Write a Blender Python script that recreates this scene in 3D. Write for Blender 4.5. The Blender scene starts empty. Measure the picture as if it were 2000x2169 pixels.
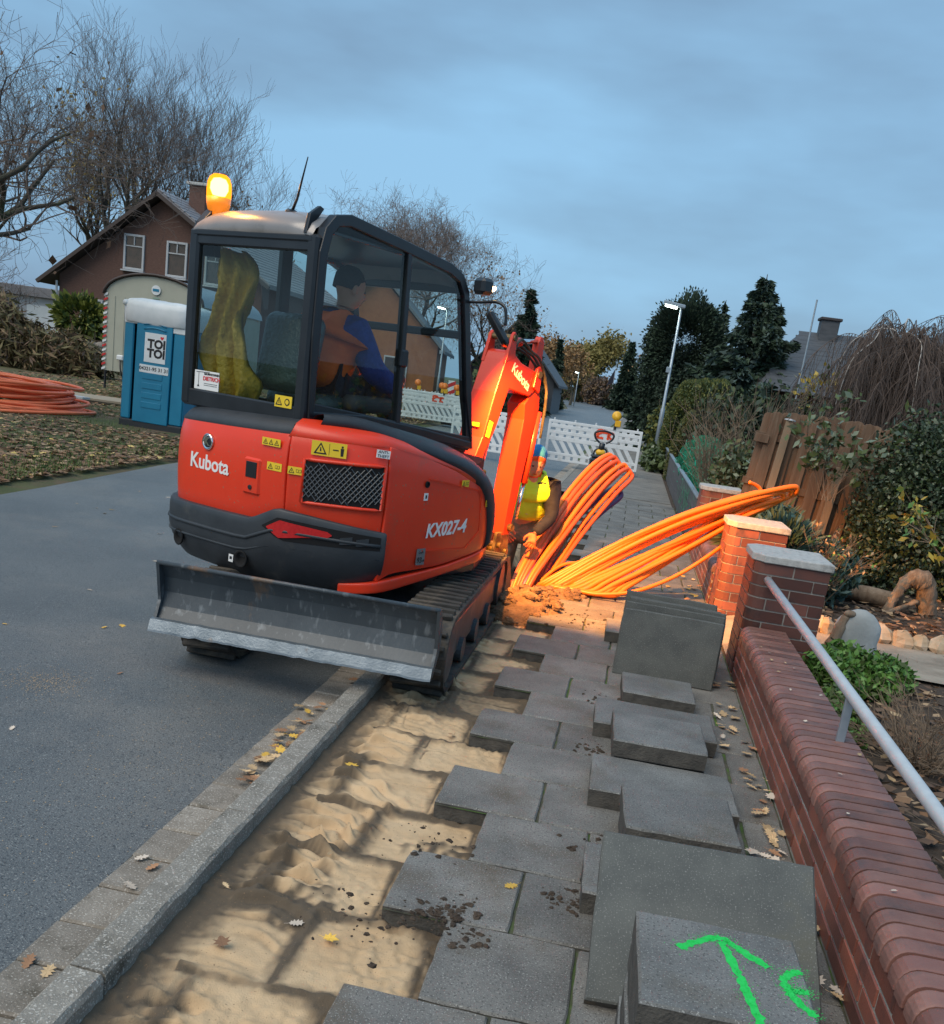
import bpy, math, random
import numpy as np
from math import sin, cos, pi, radians as RAD
from mathutils import Vector, Matrix
random.seed(7); rng = np.random.default_rng(11)
sc = bpy.context.scene
COL = sc.collection
# ------------------------------------------------------------------ camera
cd = bpy.data.cameras.new('camera'); cam = bpy.data.objects.new('camera', cd); COL.objects.link(cam)
cam.matrix_world = Matrix(((0.97678, -0.17166, 0.12822, 0), (0.16592, 0.22737, -0.95957, 0), (0.13557, 0.95856, 0.25057, 1.6), (0, 0, 0, 1)))
cd.sensor_fit = 'HORIZONTAL'; cd.sensor_width = 36; cd.lens = 36.54; cd.shift_y = 0.1243
cd.clip_start = 0.05; cd.clip_end = 3000
sc.camera = cam
# ------------------------------------------------------------------ sky
w = bpy.data.worlds.new('World'); sc.world = w; w.use_nodes = True
N = w.node_tree.nodes; K = w.node_tree.links; N.clear()
SUN_EL, SUN_AZ = RAD(52), RAD(215)
out = N.new('ShaderNodeOutputWorld'); bg = N.new('ShaderNodeBackground')
sky = N.new('ShaderNodeTexSky'); sky.sky_type = 'NISHITA'; sky.sun_disc = False
sky.sun_elevation = RAD(6); sky.sun_rotation = SUN_AZ; sky.altitude = 30; sky.air_density = 1.2; sky.dust_density = 1.0; sky.ozone_density = 2.5
tc = N.new('ShaderNodeTexCoord'); mp = N.new('ShaderNodeMapping'); mp.inputs['Scale'].default_value = (1.0, 1.0, 3.2)
no = N.new('ShaderNodeTexNoise'); no.inputs['Scale'].default_value = 1.9; no.inputs['Detail'].default_value = 5; no.inputs['Roughness'].default_value = .52
rp = N.new('ShaderNodeValToRGB'); e = rp.color_ramp.elements
e[0].position = .35; e[0].color = (.132, .216, .325, 1); e[1].position = .62; e[1].color = (.198, .368, .548, 1)
sm = N.new('ShaderNodeMixRGB'); sm.blend_type = 'MULTIPLY'; sm.inputs['Fac'].default_value = 1; sm.inputs['Color2'].default_value = (.1, .1, .1, 1)
mx = N.new('ShaderNodeMixRGB'); mx.inputs['Fac'].default_value = .86
K.new(tc.outputs['Generated'], mp.inputs['Vector']); K.new(mp.outputs[0], no.inputs['Vector']); K.new(no.outputs['Fac'], rp.inputs['Fac'])
K.new(sky.outputs[0], sm.inputs['Color1']); K.new(sm.outputs[0], mx.inputs['Color1']); K.new(rp.outputs[0], mx.inputs['Color2'])
K.new(mx.outputs[0], bg.inputs['Color']); bg.inputs['Strength'].default_value = 1.0; K.new(bg.outputs[0], out.inputs['Surface'])
# ------------------------------------------------------------------ sun behind an overcast sky
sl = bpy.data.lights.new('sun', 'SUN'); sl.energy = 1.5; sl.angle = RAD(50); sl.color = (1, .89, .74)
so = bpy.data.objects.new('sun', sl); COL.objects.link(so)
sd = Vector((sin(SUN_AZ)*cos(SUN_EL), cos(SUN_AZ)*cos(SUN_EL), sin(SUN_EL)))
so.rotation_euler = sd.to_track_quat('Z', 'Y').to_euler(); so.location = (0, -10, 30)
vs = sc.view_settings; vs.view_transform = 'Standard'; vs.look = 'None'; vs.exposure = .75; vs.gamma = 1; vs.use_curve_mapping = False
# ------------------------------------------------------------------ materials
MT = {}
def mat(name, c1, c2=None, scale=6, rough=.7, metal=0, bump=0, bscale=80, rnd=0, lo=.35, hi=.65, speck=None, speck_n=(.62, .66), sscale=220, spec=.5, stretch=(1, 1, 1), attr=None, emit=None, estr=0, bdist=.01, detail=6, dirt=None, dscale=3, d_n=(.5, .7), dirt2=None):
    m = bpy.data.materials.new(name); m.use_nodes = True; nt = m.node_tree; n = nt.nodes; k = nt.links
    b = n['Principled BSDF']; b.inputs['Roughness'].default_value = rough; b.inputs['Metallic'].default_value = metal
    b.inputs['Specular IOR Level'].default_value = spec
    c1 = (*c1, 1)
    tcn = n.new('ShaderNodeTexCoord'); mpn = n.new('ShaderNodeMapping'); mpn.inputs['Scale'].default_value = stretch
    k.new(tcn.outputs['Object'], mpn.inputs['Vector']); vec = mpn.outputs[0]
    oi = n.new('ShaderNodeObjectInfo')
    if rnd:
        ad = n.new('ShaderNodeVectorMath'); ad.operation = 'ADD'; cmb = n.new('ShaderNodeCombineXYZ'); mu = n.new('ShaderNodeMath'); mu.operation = 'MULTIPLY'; mu.inputs[1].default_value = 37
        k.new(oi.outputs['Random'], mu.inputs[0]); k.new(mu.outputs[0], cmb.inputs[0]); k.new(mu.outputs[0], cmb.inputs[1]); k.new(vec, ad.inputs[0]); k.new(cmb.outputs[0], ad.inputs[1]); vec = ad.outputs[0]
    def noise(s, d=detail, r=.6):
        q = n.new('ShaderNodeTexNoise'); q.inputs['Scale'].default_value = s; q.inputs['Detail'].default_value = d; q.inputs['Roughness'].default_value = r; k.new(vec, q.inputs['Vector']); return q.outputs['Fac']
    def ramp(src, a, bb):
        q = n.new('ShaderNodeMapRange'); q.inputs['From Min'].default_value = a; q.inputs['From Max'].default_value = bb; k.new(src, q.inputs['Value']); return q.outputs[0]
    def mixc(f, a, bb):
        q = n.new('ShaderNodeMixRGB'); 
        if hasattr(f, 'is_linked') or not isinstance(f, (int, float)): k.new(f, q.inputs['Fac'])
        else: q.inputs['Fac'].default_value = f
        for i, x in ((1, a), (2, bb)):
            if isinstance(x, tuple): q.inputs[i].default_value = x
            else: k.new(x, q.inputs[i])
        return q.outputs[0]
    colr = c1
    if c2 is not None: colr = mixc(ramp(noise(scale), lo, hi), c1, (*c2, 1))
    if attr:
        an = n.new('ShaderNodeAttribute'); an.attribute_name = attr[0]
        colr = mixc(an.outputs['Fac'], colr, (*attr[1], 1))
    if dirt is not None: colr = mixc(ramp(noise(dscale, 8, .65), *d_n), colr, (*dirt, 1))
    if dirt2 is not None:
        mb = n.new('ShaderNodeMapping'); 
        colr = mixc(ramp(noise(dirt2[1], 3, .5), dirt2[2], dirt2[3]), colr, (*dirt2[0], 1))
    if speck is not None: colr = mixc(ramp(noise(sscale, 2, .5), *speck_n), colr, (*speck, 1))
    if rnd:
        hs = n.new('ShaderNodeHueSaturation'); mr = n.new('ShaderNodeMapRange'); mr.inputs['To Min'].default_value = 1-rnd; mr.inputs['To Max'].default_value = 1+rnd
        k.new(oi.outputs['Random'], mr.inputs['Value']); k.new(mr.outputs[0], hs.inputs['Value'])
        if isinstance(colr, tuple): hs.inputs['Color'].default_value = colr
        else: k.new(colr, hs.inputs['Color'])
        colr = hs.outputs[0]
    if isinstance(colr, tuple): b.inputs['Base Color'].default_value = colr
    else: k.new(colr, b.inputs['Base Color'])
    if bump:
        bn = n.new('ShaderNodeBump'); bn.inputs['Strength'].default_value = bump; bn.inputs['Distance'].default_value = bdist
        k.new(noise(bscale, 4), bn.inputs['Height']); k.new(bn.outputs[0], b.inputs['Normal'])
    if emit:
        b.inputs['Emission Color'].default_value = (*emit, 1); b.inputs['Emission Strength'].default_value = estr
    MT[name] = m; return m
def glass(name, tint, refl=1.0, rough=0.0, base=.04):
    m = bpy.data.materials.new(name); m.use_nodes = True; nt = m.node_tree; n = nt.nodes; k = nt.links; n.clear()
    o = n.new('ShaderNodeOutputMaterial'); t = n.new('ShaderNodeBsdfTransparent'); t.inputs[0].default_value = (*tint, 1)
    g = n.new('ShaderNodeBsdfGlossy'); g.inputs['Roughness'].default_value = rough
    ge = n.new('ShaderNodeNewGeometry'); dt = n.new('ShaderNodeVectorMath'); dt.operation = 'DOT_PRODUCT'; k.new(ge.outputs['Incoming'], dt.inputs[0]); k.new(ge.outputs['Normal'], dt.inputs[1])
    ab = n.new('ShaderNodeMath'); ab.operation = 'ABSOLUTE'; k.new(dt.outputs['Value'], ab.inputs[0])
    om = n.new('ShaderNodeMath'); om.operation = 'SUBTRACT'; om.inputs[0].default_value = 1; k.new(ab.outputs[0], om.inputs[1])
    pw = n.new('ShaderNodeMath'); pw.operation = 'POWER'; pw.inputs[1].default_value = 5; k.new(om.outputs[0], pw.inputs[0])
    ml = n.new('ShaderNodeMath'); ml.operation = 'MULTIPLY_ADD'; ml.inputs[1].default_value = refl*(1-base); ml.inputs[2].default_value = base; ml.use_clamp = True
    s = n.new('ShaderNodeMixShader'); k.new(pw.outputs[0], ml.inputs[0]); k.new(ml.outputs[0], s.inputs[0]); k.new(t.outputs[0], s.inputs[1]); k.new(g.outputs[0], s.inputs[2]); k.new(s.outputs[0], o.inputs[0])
    MT[name] = m; return m
def leafmat(name, c1, c2, rough=.6, trans=.25, c3=None):
    m = mat(name, c1, c2, scale=3.5, rough=rough, lo=.3, hi=.7, detail=3, spec=.3, dirt=c3, dscale=9, d_n=(.55, .62)); return m
# ------------------------------------------------------------------ mesh helpers
class MB:
    def __init__(s): s.v = []; s.f = []; s.m = []
    def add(s, vs, fs, mi=0):
        o = len(s.v); s.v.extend([tuple(p) for p in vs]); s.f.extend([tuple(i+o for i in q) for q in fs]); s.m.extend([mi]*len(fs)); return s
    def box(s, c, d, rz=0, mi=0, M=None):
        hx, hy, hz = d[0]/2, d[1]/2, d[2]/2; vs = []
        for x, y, z in ((-hx,-hy,-hz),(hx,-hy,-hz),(hx,hy,-hz),(-hx,hy,-hz),(-hx,-hy,hz),(hx,-hy,hz),(hx,hy,hz),(-hx,hy,hz)):
            if M is not None: p = M @ Vector((x, y, z)); x, y, z = p
            elif rz: x, y = x*cos(rz)-y*sin(rz), x*sin(rz)+y*cos(rz)
            vs.append((c[0]+x, c[1]+y, c[2]+z))
        return s.add(vs, [(0,3,2,1),(4,5,6,7),(0,1,5,4),(1,2,6,5),(2,3,7,6),(3,0,4,7)], mi)
    def cbox(s, c, d, b=.004, rz=0, mi=0, M=None, jit=0):
        # box with chamfered edges
        h = [d[0]/2, d[1]/2, d[2]/2]; vs = []; ix = {}
        for sx in (-1, 1):
            for sy in (-1, 1):
                for sz in (-1, 1):
                    for a in range(3):
                        p = [sx*(h[0]-b), sy*(h[1]-b), sz*(h[2]-b)]; p[a] = (sx, sy, sz)[a]*h[a]
                        if jit: p = [q+random.uniform(-jit, jit) for q in p]
                        ix[(sx, sy, sz, a)] = len(vs); vs.append(p)
        fs = []
        for a in range(3):
            u, vv = (a+1) % 3, (a+2) % 3
            for sg in (-1, 1):
                q = []
                for (p1, p2) in ((-1,-1),(1,-1),(1,1),(-1,1)):
                    t = [0,0,0]; t[a] = sg; t[u] = p1; t[vv] = p2; q.append(ix[(*t, a)])
                fs.append(tuple(q if sg > 0 else q[::-1]))
            for s1 in (-1, 1):
                for s2 in (-1, 1):
                    t1 = [0,0,0]; t1[u] = s1; t1[vv] = s2; t1[a] = -1; t2 = t1[:]; t2[a] = 1
                    q = [ix[(*t1, u)], ix[(*t2, u)], ix[(*t2, vv)], ix[(*t1, vv)]]
                    fs.append(tuple(q if s1*s2 < 0 else q[::-1]))
        for sx in (-1, 1):
            for sy in (-1, 1):
                for sz in (-1, 1):
                    q = [ix[(sx, sy, sz, a)] for a in range(3)]; fs.append(tuple(q if sx*sy*sz > 0 else q[::-1]))
        o = []
        for x, y, z in vs:
            if M is not None: x, y, z = M @ Vector((x, y, z))
            elif rz: x, y = x*cos(rz)-y*sin(rz), x*sin(rz)+y*cos(rz)
            o.append((c[0]+x, c[1]+y, c[2]+z))
        return s.add(o, fs, mi)
    def tube(s, pts, r, n=8, caps=True, mi=0, closed=False, up=None):
        pts = [Vector(p) for p in pts]; L = len(pts); rs = r if hasattr(r, '__len__') else [r]*L; vs = []; ref = None
        for i, p in enumerate(pts):
            if closed: d = pts[(i+1) % L]-pts[i-1]
            else: d = pts[min(i+1, L-1)]-pts[max(i-1, 0)]
            if d.length < 1e-9: d = Vector((0,0,1))
            d.normalize()
            if ref is None:
                ref = Vector(up) if up else (Vector((0,0,1)) if abs(d.z) < .9 else Vector((1,0,0)))
            a = ref-d*ref.dot(d)
            if a.length < 1e-6: a = d.orthogonal()
            a.normalize(); ref = a; b = d.cross(a)
            for k in range(n):
                t = 2*pi*k/n + (pi/4 if n == 4 else 0); vs.append(p+(a*cos(t)+b*sin(t))*rs[i])
        fs = []
        for i in range(L if closed else L-1):
            j = (i+1) % L
            for k in range(n): fs.append((i*n+k, i*n+(k+1) % n, j*n+(k+1) % n, j*n+k))
        if caps and not closed: fs += [tuple(range(n))[::-1], tuple((L-1)*n+k for k in range(n))]
        return s.add(vs, fs, mi)
    def prism(s, poly, axis, a, b, mi=0, M=None):
        # poly: 2D points in the two other axes (cyclic order), extruded from a to b along axis
        n = len(poly); vs = []
        for q in (a, b):
            for (u, v) in poly: vs.append({0: (q, u, v), 1: (u, q, v), 2: (u, v, q)}[axis])
        if M is not None: vs = [M @ Vector(p) for p in vs]
        fs = [tuple(range(n))[::-1], tuple(range(n, 2*n))]+[(i, (i+1) % n, n+(i+1) % n, n+i) for i in range(n)]
        return s.add(vs, fs, mi)
    def lathe(s, prof, c=(0,0,0), n=16, mi=0, M=None):
        vs = []; m = len(prof)
        for r, z in prof:
            for k in range(n):
                t = 2*pi*k/n; p = Vector((r*cos(t), r*sin(t), z))
                if M is not None: p = M @ p
                vs.append((p.x+c[0], p.y+c[1], p.z+c[2]))
        fs = [(i*n+k, i*n+(k+1) % n, (i+1)*n+(k+1) % n, (i+1)*n+k) for i in range(m-1) for k in range(n)]
        fs += [tuple(range(n))[::-1], tuple((m-1)*n+k for k in range(n))]
        return s.add(vs, fs, mi)
    def grid(s, P, mi=0, closed=False):
        # P: rows of points
        R_ = len(P); C_ = len(P[0]); vs = [p for r in P for p in r]
        fs = [(i*C_+j, i*C_+j+1, (i+1)*C_+j+1, (i+1)*C_+j) for i in range(R_-1) for j in range(C_-1)]
        if closed: fs += [(i*C_+C_-1, i*C_, (i+1)*C_, (i+1)*C_+C_-1) for i in range(R_-1)]
        return s.add(vs, fs, mi)
    def ell(s, c, r, n=10, m=7, mi=0, jit=0, M=None):
        vs = []
        for i in range(m+1):
            t = pi*i/m
            for k in range(n):
                q = 2*pi*k/n; j = 1+random.uniform(-jit, jit)
                p = Vector((r[0]*sin(t)*cos(q)*j, r[1]*sin(t)*sin(q)*j, r[2]*cos(t)*j))
                if M is not None: p = M @ p
                vs.append((c[0]+p.x, c[1]+p.y, c[2]+p.z))
        return s.add(vs, [(i*n+k, (i+1)*n+k, (i+1)*n+(k+1) % n, i*n+(k+1) % n) for i in range(m) for k in range(n)], mi)
    def mesh(s, name, mats, smooth=False):
        me = bpy.data.meshes.new(name); me.from_pydata(s.v, [], s.f)
        for m in (mats if isinstance(mats, (list, tuple)) else [mats]): me.materials.append(MT[m] if isinstance(m, str) else m)
        if len(set(s.m)) > 1: me.polygons.foreach_set('material_index', s.m)
        if smooth: me.polygons.foreach_set('use_smooth', [True]*len(s.f))
        me.update(); return me
    def build(s, name, mats, parent=None, loc=(0,0,0), rz=0, smooth=False, bevel=0, rot=None, seg=2):
        return place(s.mesh(name, mats, smooth), name, parent, loc, rz, bevel, rot, seg, fix=True)
def recalc(me):
    import bmesh
    b = bmesh.new(); b.from_mesh(me); bmesh.ops.recalc_face_normals(b, faces=b.faces); b.to_mesh(me); b.free()
def place(me, name, parent=None, loc=(0,0,0), rz=0, bevel=0, rot=None, seg=2, fix=False):
    if fix and len(me.polygons) < 40000: recalc(me)
    o = bpy.data.objects.new(name, me); COL.objects.link(o); o.location = loc; o.rotation_euler = rot if rot else (0, 0, rz)
    if parent: o.parent = parent
    if bevel:
        bm = o.modifiers.new('bevel', 'BEVEL'); bm.width = bevel; bm.segments = seg; bm.limit_method = 'ANGLE'; bm.angle_limit = RAD(35); bm.harden_normals = False
    return o
def tag(o, label=None, cat=None, group=None, kind=None):
    if label: o['label'] = label
    if cat: o['category'] = cat
    if group: o['group'] = group
    if kind: o['kind'] = kind
    return o
def empty(name, loc=(0,0,0), rz=0, label=None, cat=None, group=None):
    o = bpy.data.objects.new(name, None); COL.objects.link(o); o.location = loc; o.rotation_euler = (0, 0, rz); o.empty_display_size = .1
    return tag(o, label, cat, group)
def copy_tree(o, parent=None):
    c = o.copy(); COL.objects.link(c); c.parent = parent
    for ch in list(o.children): copy_tree(ch, c)
    return c
def quads(name, Q, mats, mi=None, parent=None, attr=None):
    # Q: (n,k,3) array of k-gons as one mesh
    n, kk, _ = Q.shape; me = bpy.data.meshes.new(name); me.vertices.add(n*kk); me.vertices.foreach_set('co', Q.reshape(-1).astype(np.float32))
    me.loops.add(n*kk); me.loops.foreach_set('vertex_index', np.arange(n*kk, dtype=np.int32)); me.polygons.add(n)
    me.polygons.foreach_set('loop_start', np.arange(0, n*kk, kk, dtype=np.int32)); me.polygons.foreach_set('loop_total', np.full(n, kk, dtype=np.int32))
    for m in (mats if isinstance(mats, (list, tuple)) else [mats]): me.materials.append(MT[m])
    if mi is not None: me.polygons.foreach_set('material_index', mi.astype(np.int32))
    me.update(calc_edges=True); o = bpy.data.objects.new(name, me); COL.objects.link(o)
    if parent: o.parent = parent
    return o
def leafquads(P, size, aspect=1.6, tilt=None, jitter=.4, seed=0, droop=0):
    # P (n,3) centres -> randomly turned diamond leaves
    r = np.random.default_rng(seed); n = len(P); d = r.normal(size=(n, 3))
    if tilt is not None: d = d*.55+tilt
    d[:, 2] -= droop
    d /= np.linalg.norm(d, axis=1)[:, None]; e = np.cross(d, r.normal(size=(n, 3))); e /= np.linalg.norm(e, axis=1)[:, None]+1e-9
    s = size*(1+jitter*r.uniform(-1, 1, n))[:, None]
    a = d*s*aspect*.5; b = e*s*.5
    return np.stack([P-a, P+b*.9-a*.1, P+a, P-b*.9-a*.1], 1)
def textmesh(body, size, mats, name='lettering', parent=None, M=None, extr=.001, bold=0, shear=0, align='CENTER', spacing=1.0):
    cu = bpy.data.curves.new(name, 'FONT'); cu.body = body; cu.size = size; cu.extrude = extr; cu.align_x = align; cu.align_y = 'CENTER'; cu.offset = bold; cu.shear = shear; cu.space_character = spacing; cu.resolution_u = 3
    t = bpy.data.objects.new(name, cu); COL.objects.link(t); dg = bpy.context.evaluated_depsgraph_get(); me = bpy.data.meshes.new_from_object(t.evaluated_get(dg))
    bpy.data.objects.remove(t); bpy.data.curves.remove(cu); me.name = name; me.materials.clear(); me.materials.append(MT[mats])
    if M is not None: me.transform(M)
    o = bpy.data.objects.new(name, me); COL.objects.link(o)
    if parent: o.parent = parent
    return o
def frame(o, x, y):
    # matrix whose local X runs along x, local Y along y, local Z outward
    x = Vector(x).normalized(); y = Vector(y); y = (y-x*y.dot(x)).normalized(); z = x.cross(y)
    return Matrix(((x.x, y.x, z.x, o[0]), (x.y, y.y, z.y, o[1]), (x.z, y.z, z.z, o[2]), (0, 0, 0, 1)))
def spline(P, n=8, closed=False):
    P = [Vector(p) for p in P]; L = len(P); out = []
    rngi = range(L if closed else L-1)
    for i in rngi:
        g = lambda j: P[j % L] if closed else P[max(0, min(L-1, j))]
        p0, p1, p2, p3 = g(i-1), g(i), g(i+1), g(i+2)
        for k in range(n):
            t = k/n; out.append(.5*((2*p1)+(p2-p0)*t+(2*p0-5*p1+4*p2-p3)*t*t+(3*p1-p0-3*p2+p3)*t**3))
    if not closed: out.append(P[-1])
    return out
def vnoise(x, y, s=1.0, seed=0):
    # smooth value noise on arrays
    x = np.asarray(x)*s+seed*13.7; y = np.asarray(y)*s+seed*7.3; xi = np.floor(x).astype(int); yi = np.floor(y).astype(int); fx = x-xi; fy = y-yi
    fx = fx*fx*(3-2*fx); fy = fy*fy*(3-2*fy)
    h = lambda a, b: ((np.sin(a*127.1+b*311.7+seed)*43758.5453) % 1.0)
    return (h(xi, yi)*(1-fx)+h(xi+1, yi)*fx)*(1-fy)+(h(xi, yi+1)*(1-fx)+h(xi+1, yi+1)*fx)*fy
# ================================================================== materials of the setting
mat('asphalt', (.100, .111, .116), (.150, .160, .162), scale=1.1, rough=.47, bump=.9, bscale=170, bdist=.006, speck=(.30, .31, .30), speck_n=(.60, .67), sscale=165, dirt=(.24, .225, .20), dscale=.7, d_n=(.50, .78), dirt2=((.055, .062, .068), 110, .56, .64), lo=.3, hi=.72)
mat('paver', (.215, .185, .15), (.32, .28, .235), scale=9, rough=.8, bump=.6, bscale=130, rnd=.18, speck=(.50, .46, .40), speck_n=(.60, .65), sscale=140, dirt=(.10, .085, .06), dscale=6, d_n=(.56, .72))
mat('curbstone', (.215, .195, .165), (.32, .295, .255), scale=14, rough=.85, bump=.9, bscale=120, bdist=.008, rnd=.1, speck=(.52, .485, .43), speck_n=(.58, .64), sscale=150, dirt=(.10, .09, .07), dscale=7, d_n=(.54, .70))
mat('slab', (.115, .111, .103), (.215, .206, .188), scale=3.2, rough=.78, bump=.7, bscale=170, bdist=.005, rnd=.16, speck=(.34, .33, .305), speck_n=(.60, .68), sscale=190, dirt=(.105, .08, .052), dscale=2.4, d_n=(.52, .74), dirt2=((.085, .082, .076), 120, .57, .64))
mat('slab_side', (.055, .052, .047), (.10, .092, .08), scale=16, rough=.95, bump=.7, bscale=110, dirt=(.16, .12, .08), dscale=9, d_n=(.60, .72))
mat('slab_dark', (.066, .070, .066), (.10, .104, .095), scale=6, rough=.7, bump=.6, bscale=180, bdist=.004, rnd=.1, speck=(.20, .20, .185), speck_n=(.61, .69), sscale=190, dirt=(.09, .085, .06), dscale=3, d_n=(.58, .75))
mat('slab_stack', (.112, .112, .107), (.205, .205, .195), scale=3.4, rough=.75, bump=.7, bscale=170, bdist=.005, rnd=.14, speck=(.33, .33, .31), speck_n=(.60, .68), sscale=190, dirt=(.12, .10, .07), dscale=2.6, d_n=(.52, .76), dirt2=((.085, .084, .08), 120, .57, .64))
mat('joint', (.05, .055, .035), (.11, .10, .07), scale=14, rough=.95, bump=.8, bscale=90, dirt=(.075, .14, .025), dscale=4, d_n=(.47, .58))
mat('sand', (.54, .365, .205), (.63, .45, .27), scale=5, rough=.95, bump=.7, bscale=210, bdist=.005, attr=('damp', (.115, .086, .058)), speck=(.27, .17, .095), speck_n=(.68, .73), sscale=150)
mat('soil', (.16, .095, .055), (.27, .165, .09), scale=7, rough=.97, bump=.9, bscale=60, bdist=.015, dirt=(.09, .06, .04), dscale=5, d_n=(.5, .7))
mat('soil_dark', (.045, .032, .024), (.085, .06, .042), scale=8, rough=.97, bump=.9, bscale=50, bdist=.02)
mat('grass_ground', (.055, .075, .025), (.10, .105, .04), scale=2.2, rough=.95, bump=.9, bscale=60, bdist=.02, dirt=(.13, .09, .055), dscale=1.3, d_n=(.46, .6))
mat('far_grass', (.06, .08, .03), (.10, .11, .045), scale=.3, rough=.95)
mat('mortar', (.30, .285, .255), (.40, .38, .34), scale=20, rough=.95, bump=.5, bscale=160)
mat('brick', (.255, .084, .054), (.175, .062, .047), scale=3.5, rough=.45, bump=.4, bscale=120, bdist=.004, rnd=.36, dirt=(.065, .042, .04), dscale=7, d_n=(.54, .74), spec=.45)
mat('brick_unlit', (.13, .05, .037), (.085, .04, .034), scale=3.5, rough=.45, bump=.4, bscale=120, bdist=.004, rnd=.36, dirt=(.05, .036, .036), dscale=7, d_n=(.54, .74), spec=.45)  # darker, purpler copy of brick, with the unlit pillar's shade in its colour
mat('brick_coping', (.175, .078, .062), (.25, .125, .098), scale=5, rough=.46, bump=.4, bscale=110, bdist=.004, rnd=.34, dirt=(.10, .065, .06), dscale=9, d_n=(.54, .75))
mat('concrete_cap', (.36, .36, .35), (.50, .50, .48), scale=30, rough=.85, bump=.5, bscale=150, dirt=(.20, .20, .19), dscale=10, d_n=(.55, .7))
mat('galv', (.50, .53, .55), (.58, .61, .62), scale=14, rough=.45, metal=.25, bump=.05, bscale=60)
mat('galv_post', (.30, .36, .41), (.38, .44, .48), scale=14, rough=.5, metal=.6)
mat('path_stone', (.26, .22, .175), (.36, .31, .25), scale=4, rough=.9, bump=.6, bscale=70, dirt=(.15, .12, .09), dscale=3, d_n=(.5, .75))
mat('leaf_yellow', (.72, .40, .05), (.80, .52, .10), scale=25, rough=.6, rnd=.25)
mat('leaf_tan', (.50, .33, .17), (.62, .45, .26), scale=25, rough=.7, rnd=.3)
mat('leaf_brown', (.30, .15, .075), (.40, .22, .12), scale=25, rough=.75, rnd=.35)
mat('leaf_pale', (.55, .45, .36), (.66, .57, .47), scale=25, rough=.75, rnd=.2)
mat('litter1', (.16, .088, .048), (.26, .15, .082), scale=6, rough=.85); mat('litter2', (.29, .19, .11), (.40, .28, .17), scale=6, rough=.85); mat('litter3', (.10, .06, .04), (.16, .10, .065), scale=6, rough=.85); mat('litter4', (.55, .38, .10), (.62, .47, .2), scale=6, rough=.8)
mat('grassblade', (.07, .12, .03), (.13, .18, .05), scale=2, rough=.7)
# ================================================================== ground
g = MB(); g.add([(-600, -60, -.9), (600, -60, -.9), (600, 900, -.9), (-600, 900, -.9)], [(0, 1, 2, 3)]); tag(g.build('ground', 'far_grass'), kind='structure')
def roadL(y): return float(np.interp(y, [-6, 6, 9, 12, 20, 63, 104, 142, 200, 260], [-5.55, -5.6, -5.75, -6.0, -6.2, -6.75, -7.1, -10.2, -22, -60]))
def roadR(y): return float(np.interp(y, [-6, 95, 130, 170, 220, 260], [-1.412, -1.412, -1.5, -2.2, -6, -40]))
ys = [-6, 0, 3, 6, 9, 12, 16, 20, 30, 45, 63, 80, 104, 120, 142, 170, 200, 220, 260]
rd = MB(); NX = 8
rd.grid([[(roadL(y)+(roadR(y)-roadL(y))*i/NX, y, -.045-.062*(i/NX)+.022*sin(pi*i/NX)) for i in range(NX+1)] for y in ys]); tag(rd.build('road', 'asphalt', smooth=True), kind='structure')
lv = MB(); rows = []
for y in ys:
    e = roadL(y); rows.append([(e-d, y+ (0 if d < 5 else 0), -.052+min(.085, d*.06)*(1 if d > 0 else 0)-(.03 if d < 0 else 0)) for d in (400, 60, 25, 12, 6, 3, 1.2, .3, -.25)])
lv.grid(rows); tag(lv.build('verge', 'grass_ground', smooth=True), kind='structure')
rv = MB(); rows = []
for y in (-6, 12, 16, 20, 30, 60, 95, 130, 170, 220, 260): rows.append([(max(roadR(y)+2.4, -60) if y > 100 else .86, y, -.02), (max(roadR(y)+3, -55) if y > 100 else 1.15, y, .06), (12, y, .08), (400, y, .08)])
rv.grid(rows); tag(rv.build('garden_ground', 'soil_dark', smooth=True), kind='structure')
bk = MB(); bk.add([(-400, 258, .0), (400, 258, .0), (400, 880, .0), (-400, 880, .0)], [(0, 1, 2, 3)]); tag(bk.build('terrain', 'far_grass'), kind='structure')
# ---- gutter of pavers
gut = MB(); gut.add([(-1.47, -1, -.112), (-1.195, -1, -.112), (-1.195, 95, -.112), (-1.47, 95, -.112)], [(0, 1, 2, 3)]); gut = tag(gut.build('gutter', 'joint'), kind='structure')
pm = MB().cbox((0, 0, -.03), (.205, .203, .06), .006, jit=.0015).mesh('paver', 'paver'); recalc(pm)
y = .95; i = 0
while y < 26:
    o = place(pm, 'paver', gut, (-1.306+random.uniform(-.003, .003), y, -.094+random.uniform(-.003, .003)), random.uniform(-.02, .02)); o.rotation_euler.y = random.uniform(-.015, .015); y += .211
# ---- curb
cb = MB(); cb.box((-1.143, 47, -.09), (.09, 96, .10)); cb = tag(cb.build('curb', 'soil_dark'), kind='structure')
def curbstone(seed):
    random.seed(seed); m = MB(); rows = []; prof = [(-.056, -.2), (-.056, -.012), (-.046, .004), (.044, .006), (.055, -.006), (.057, -.2)]
    for k in range(21):
        y = -.495+.99*k/20; rows.append([(x+random.uniform(-.0022, .0022)*(1 if j in (1, 2, 3, 4) else 0), y, z+random.uniform(-.0035, .002)*(1 if 0 < j < 5 else 0)) for j, (x, z) in enumerate(prof)])
    m.grid(rows); m.add(rows[0], [tuple(range(6))]); m.add(rows[-1], [tuple(range(6))[::-1]]); me = m.mesh('curbstone', 'curbstone'); recalc(me); return me
cms = [curbstone(s) for s in range(4)]
for i in range(46): place(cms[i % 4], 'curbstone', cb, (-1.143, .51+i*1.0, 0), pi*(i % 2)+random.uniform(-.003, .003))
fc = MB().box((-1.143, 71, -.05), (.1, 50, .1)); fc.build('far_curbstones', 'curbstone', cb)
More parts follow.
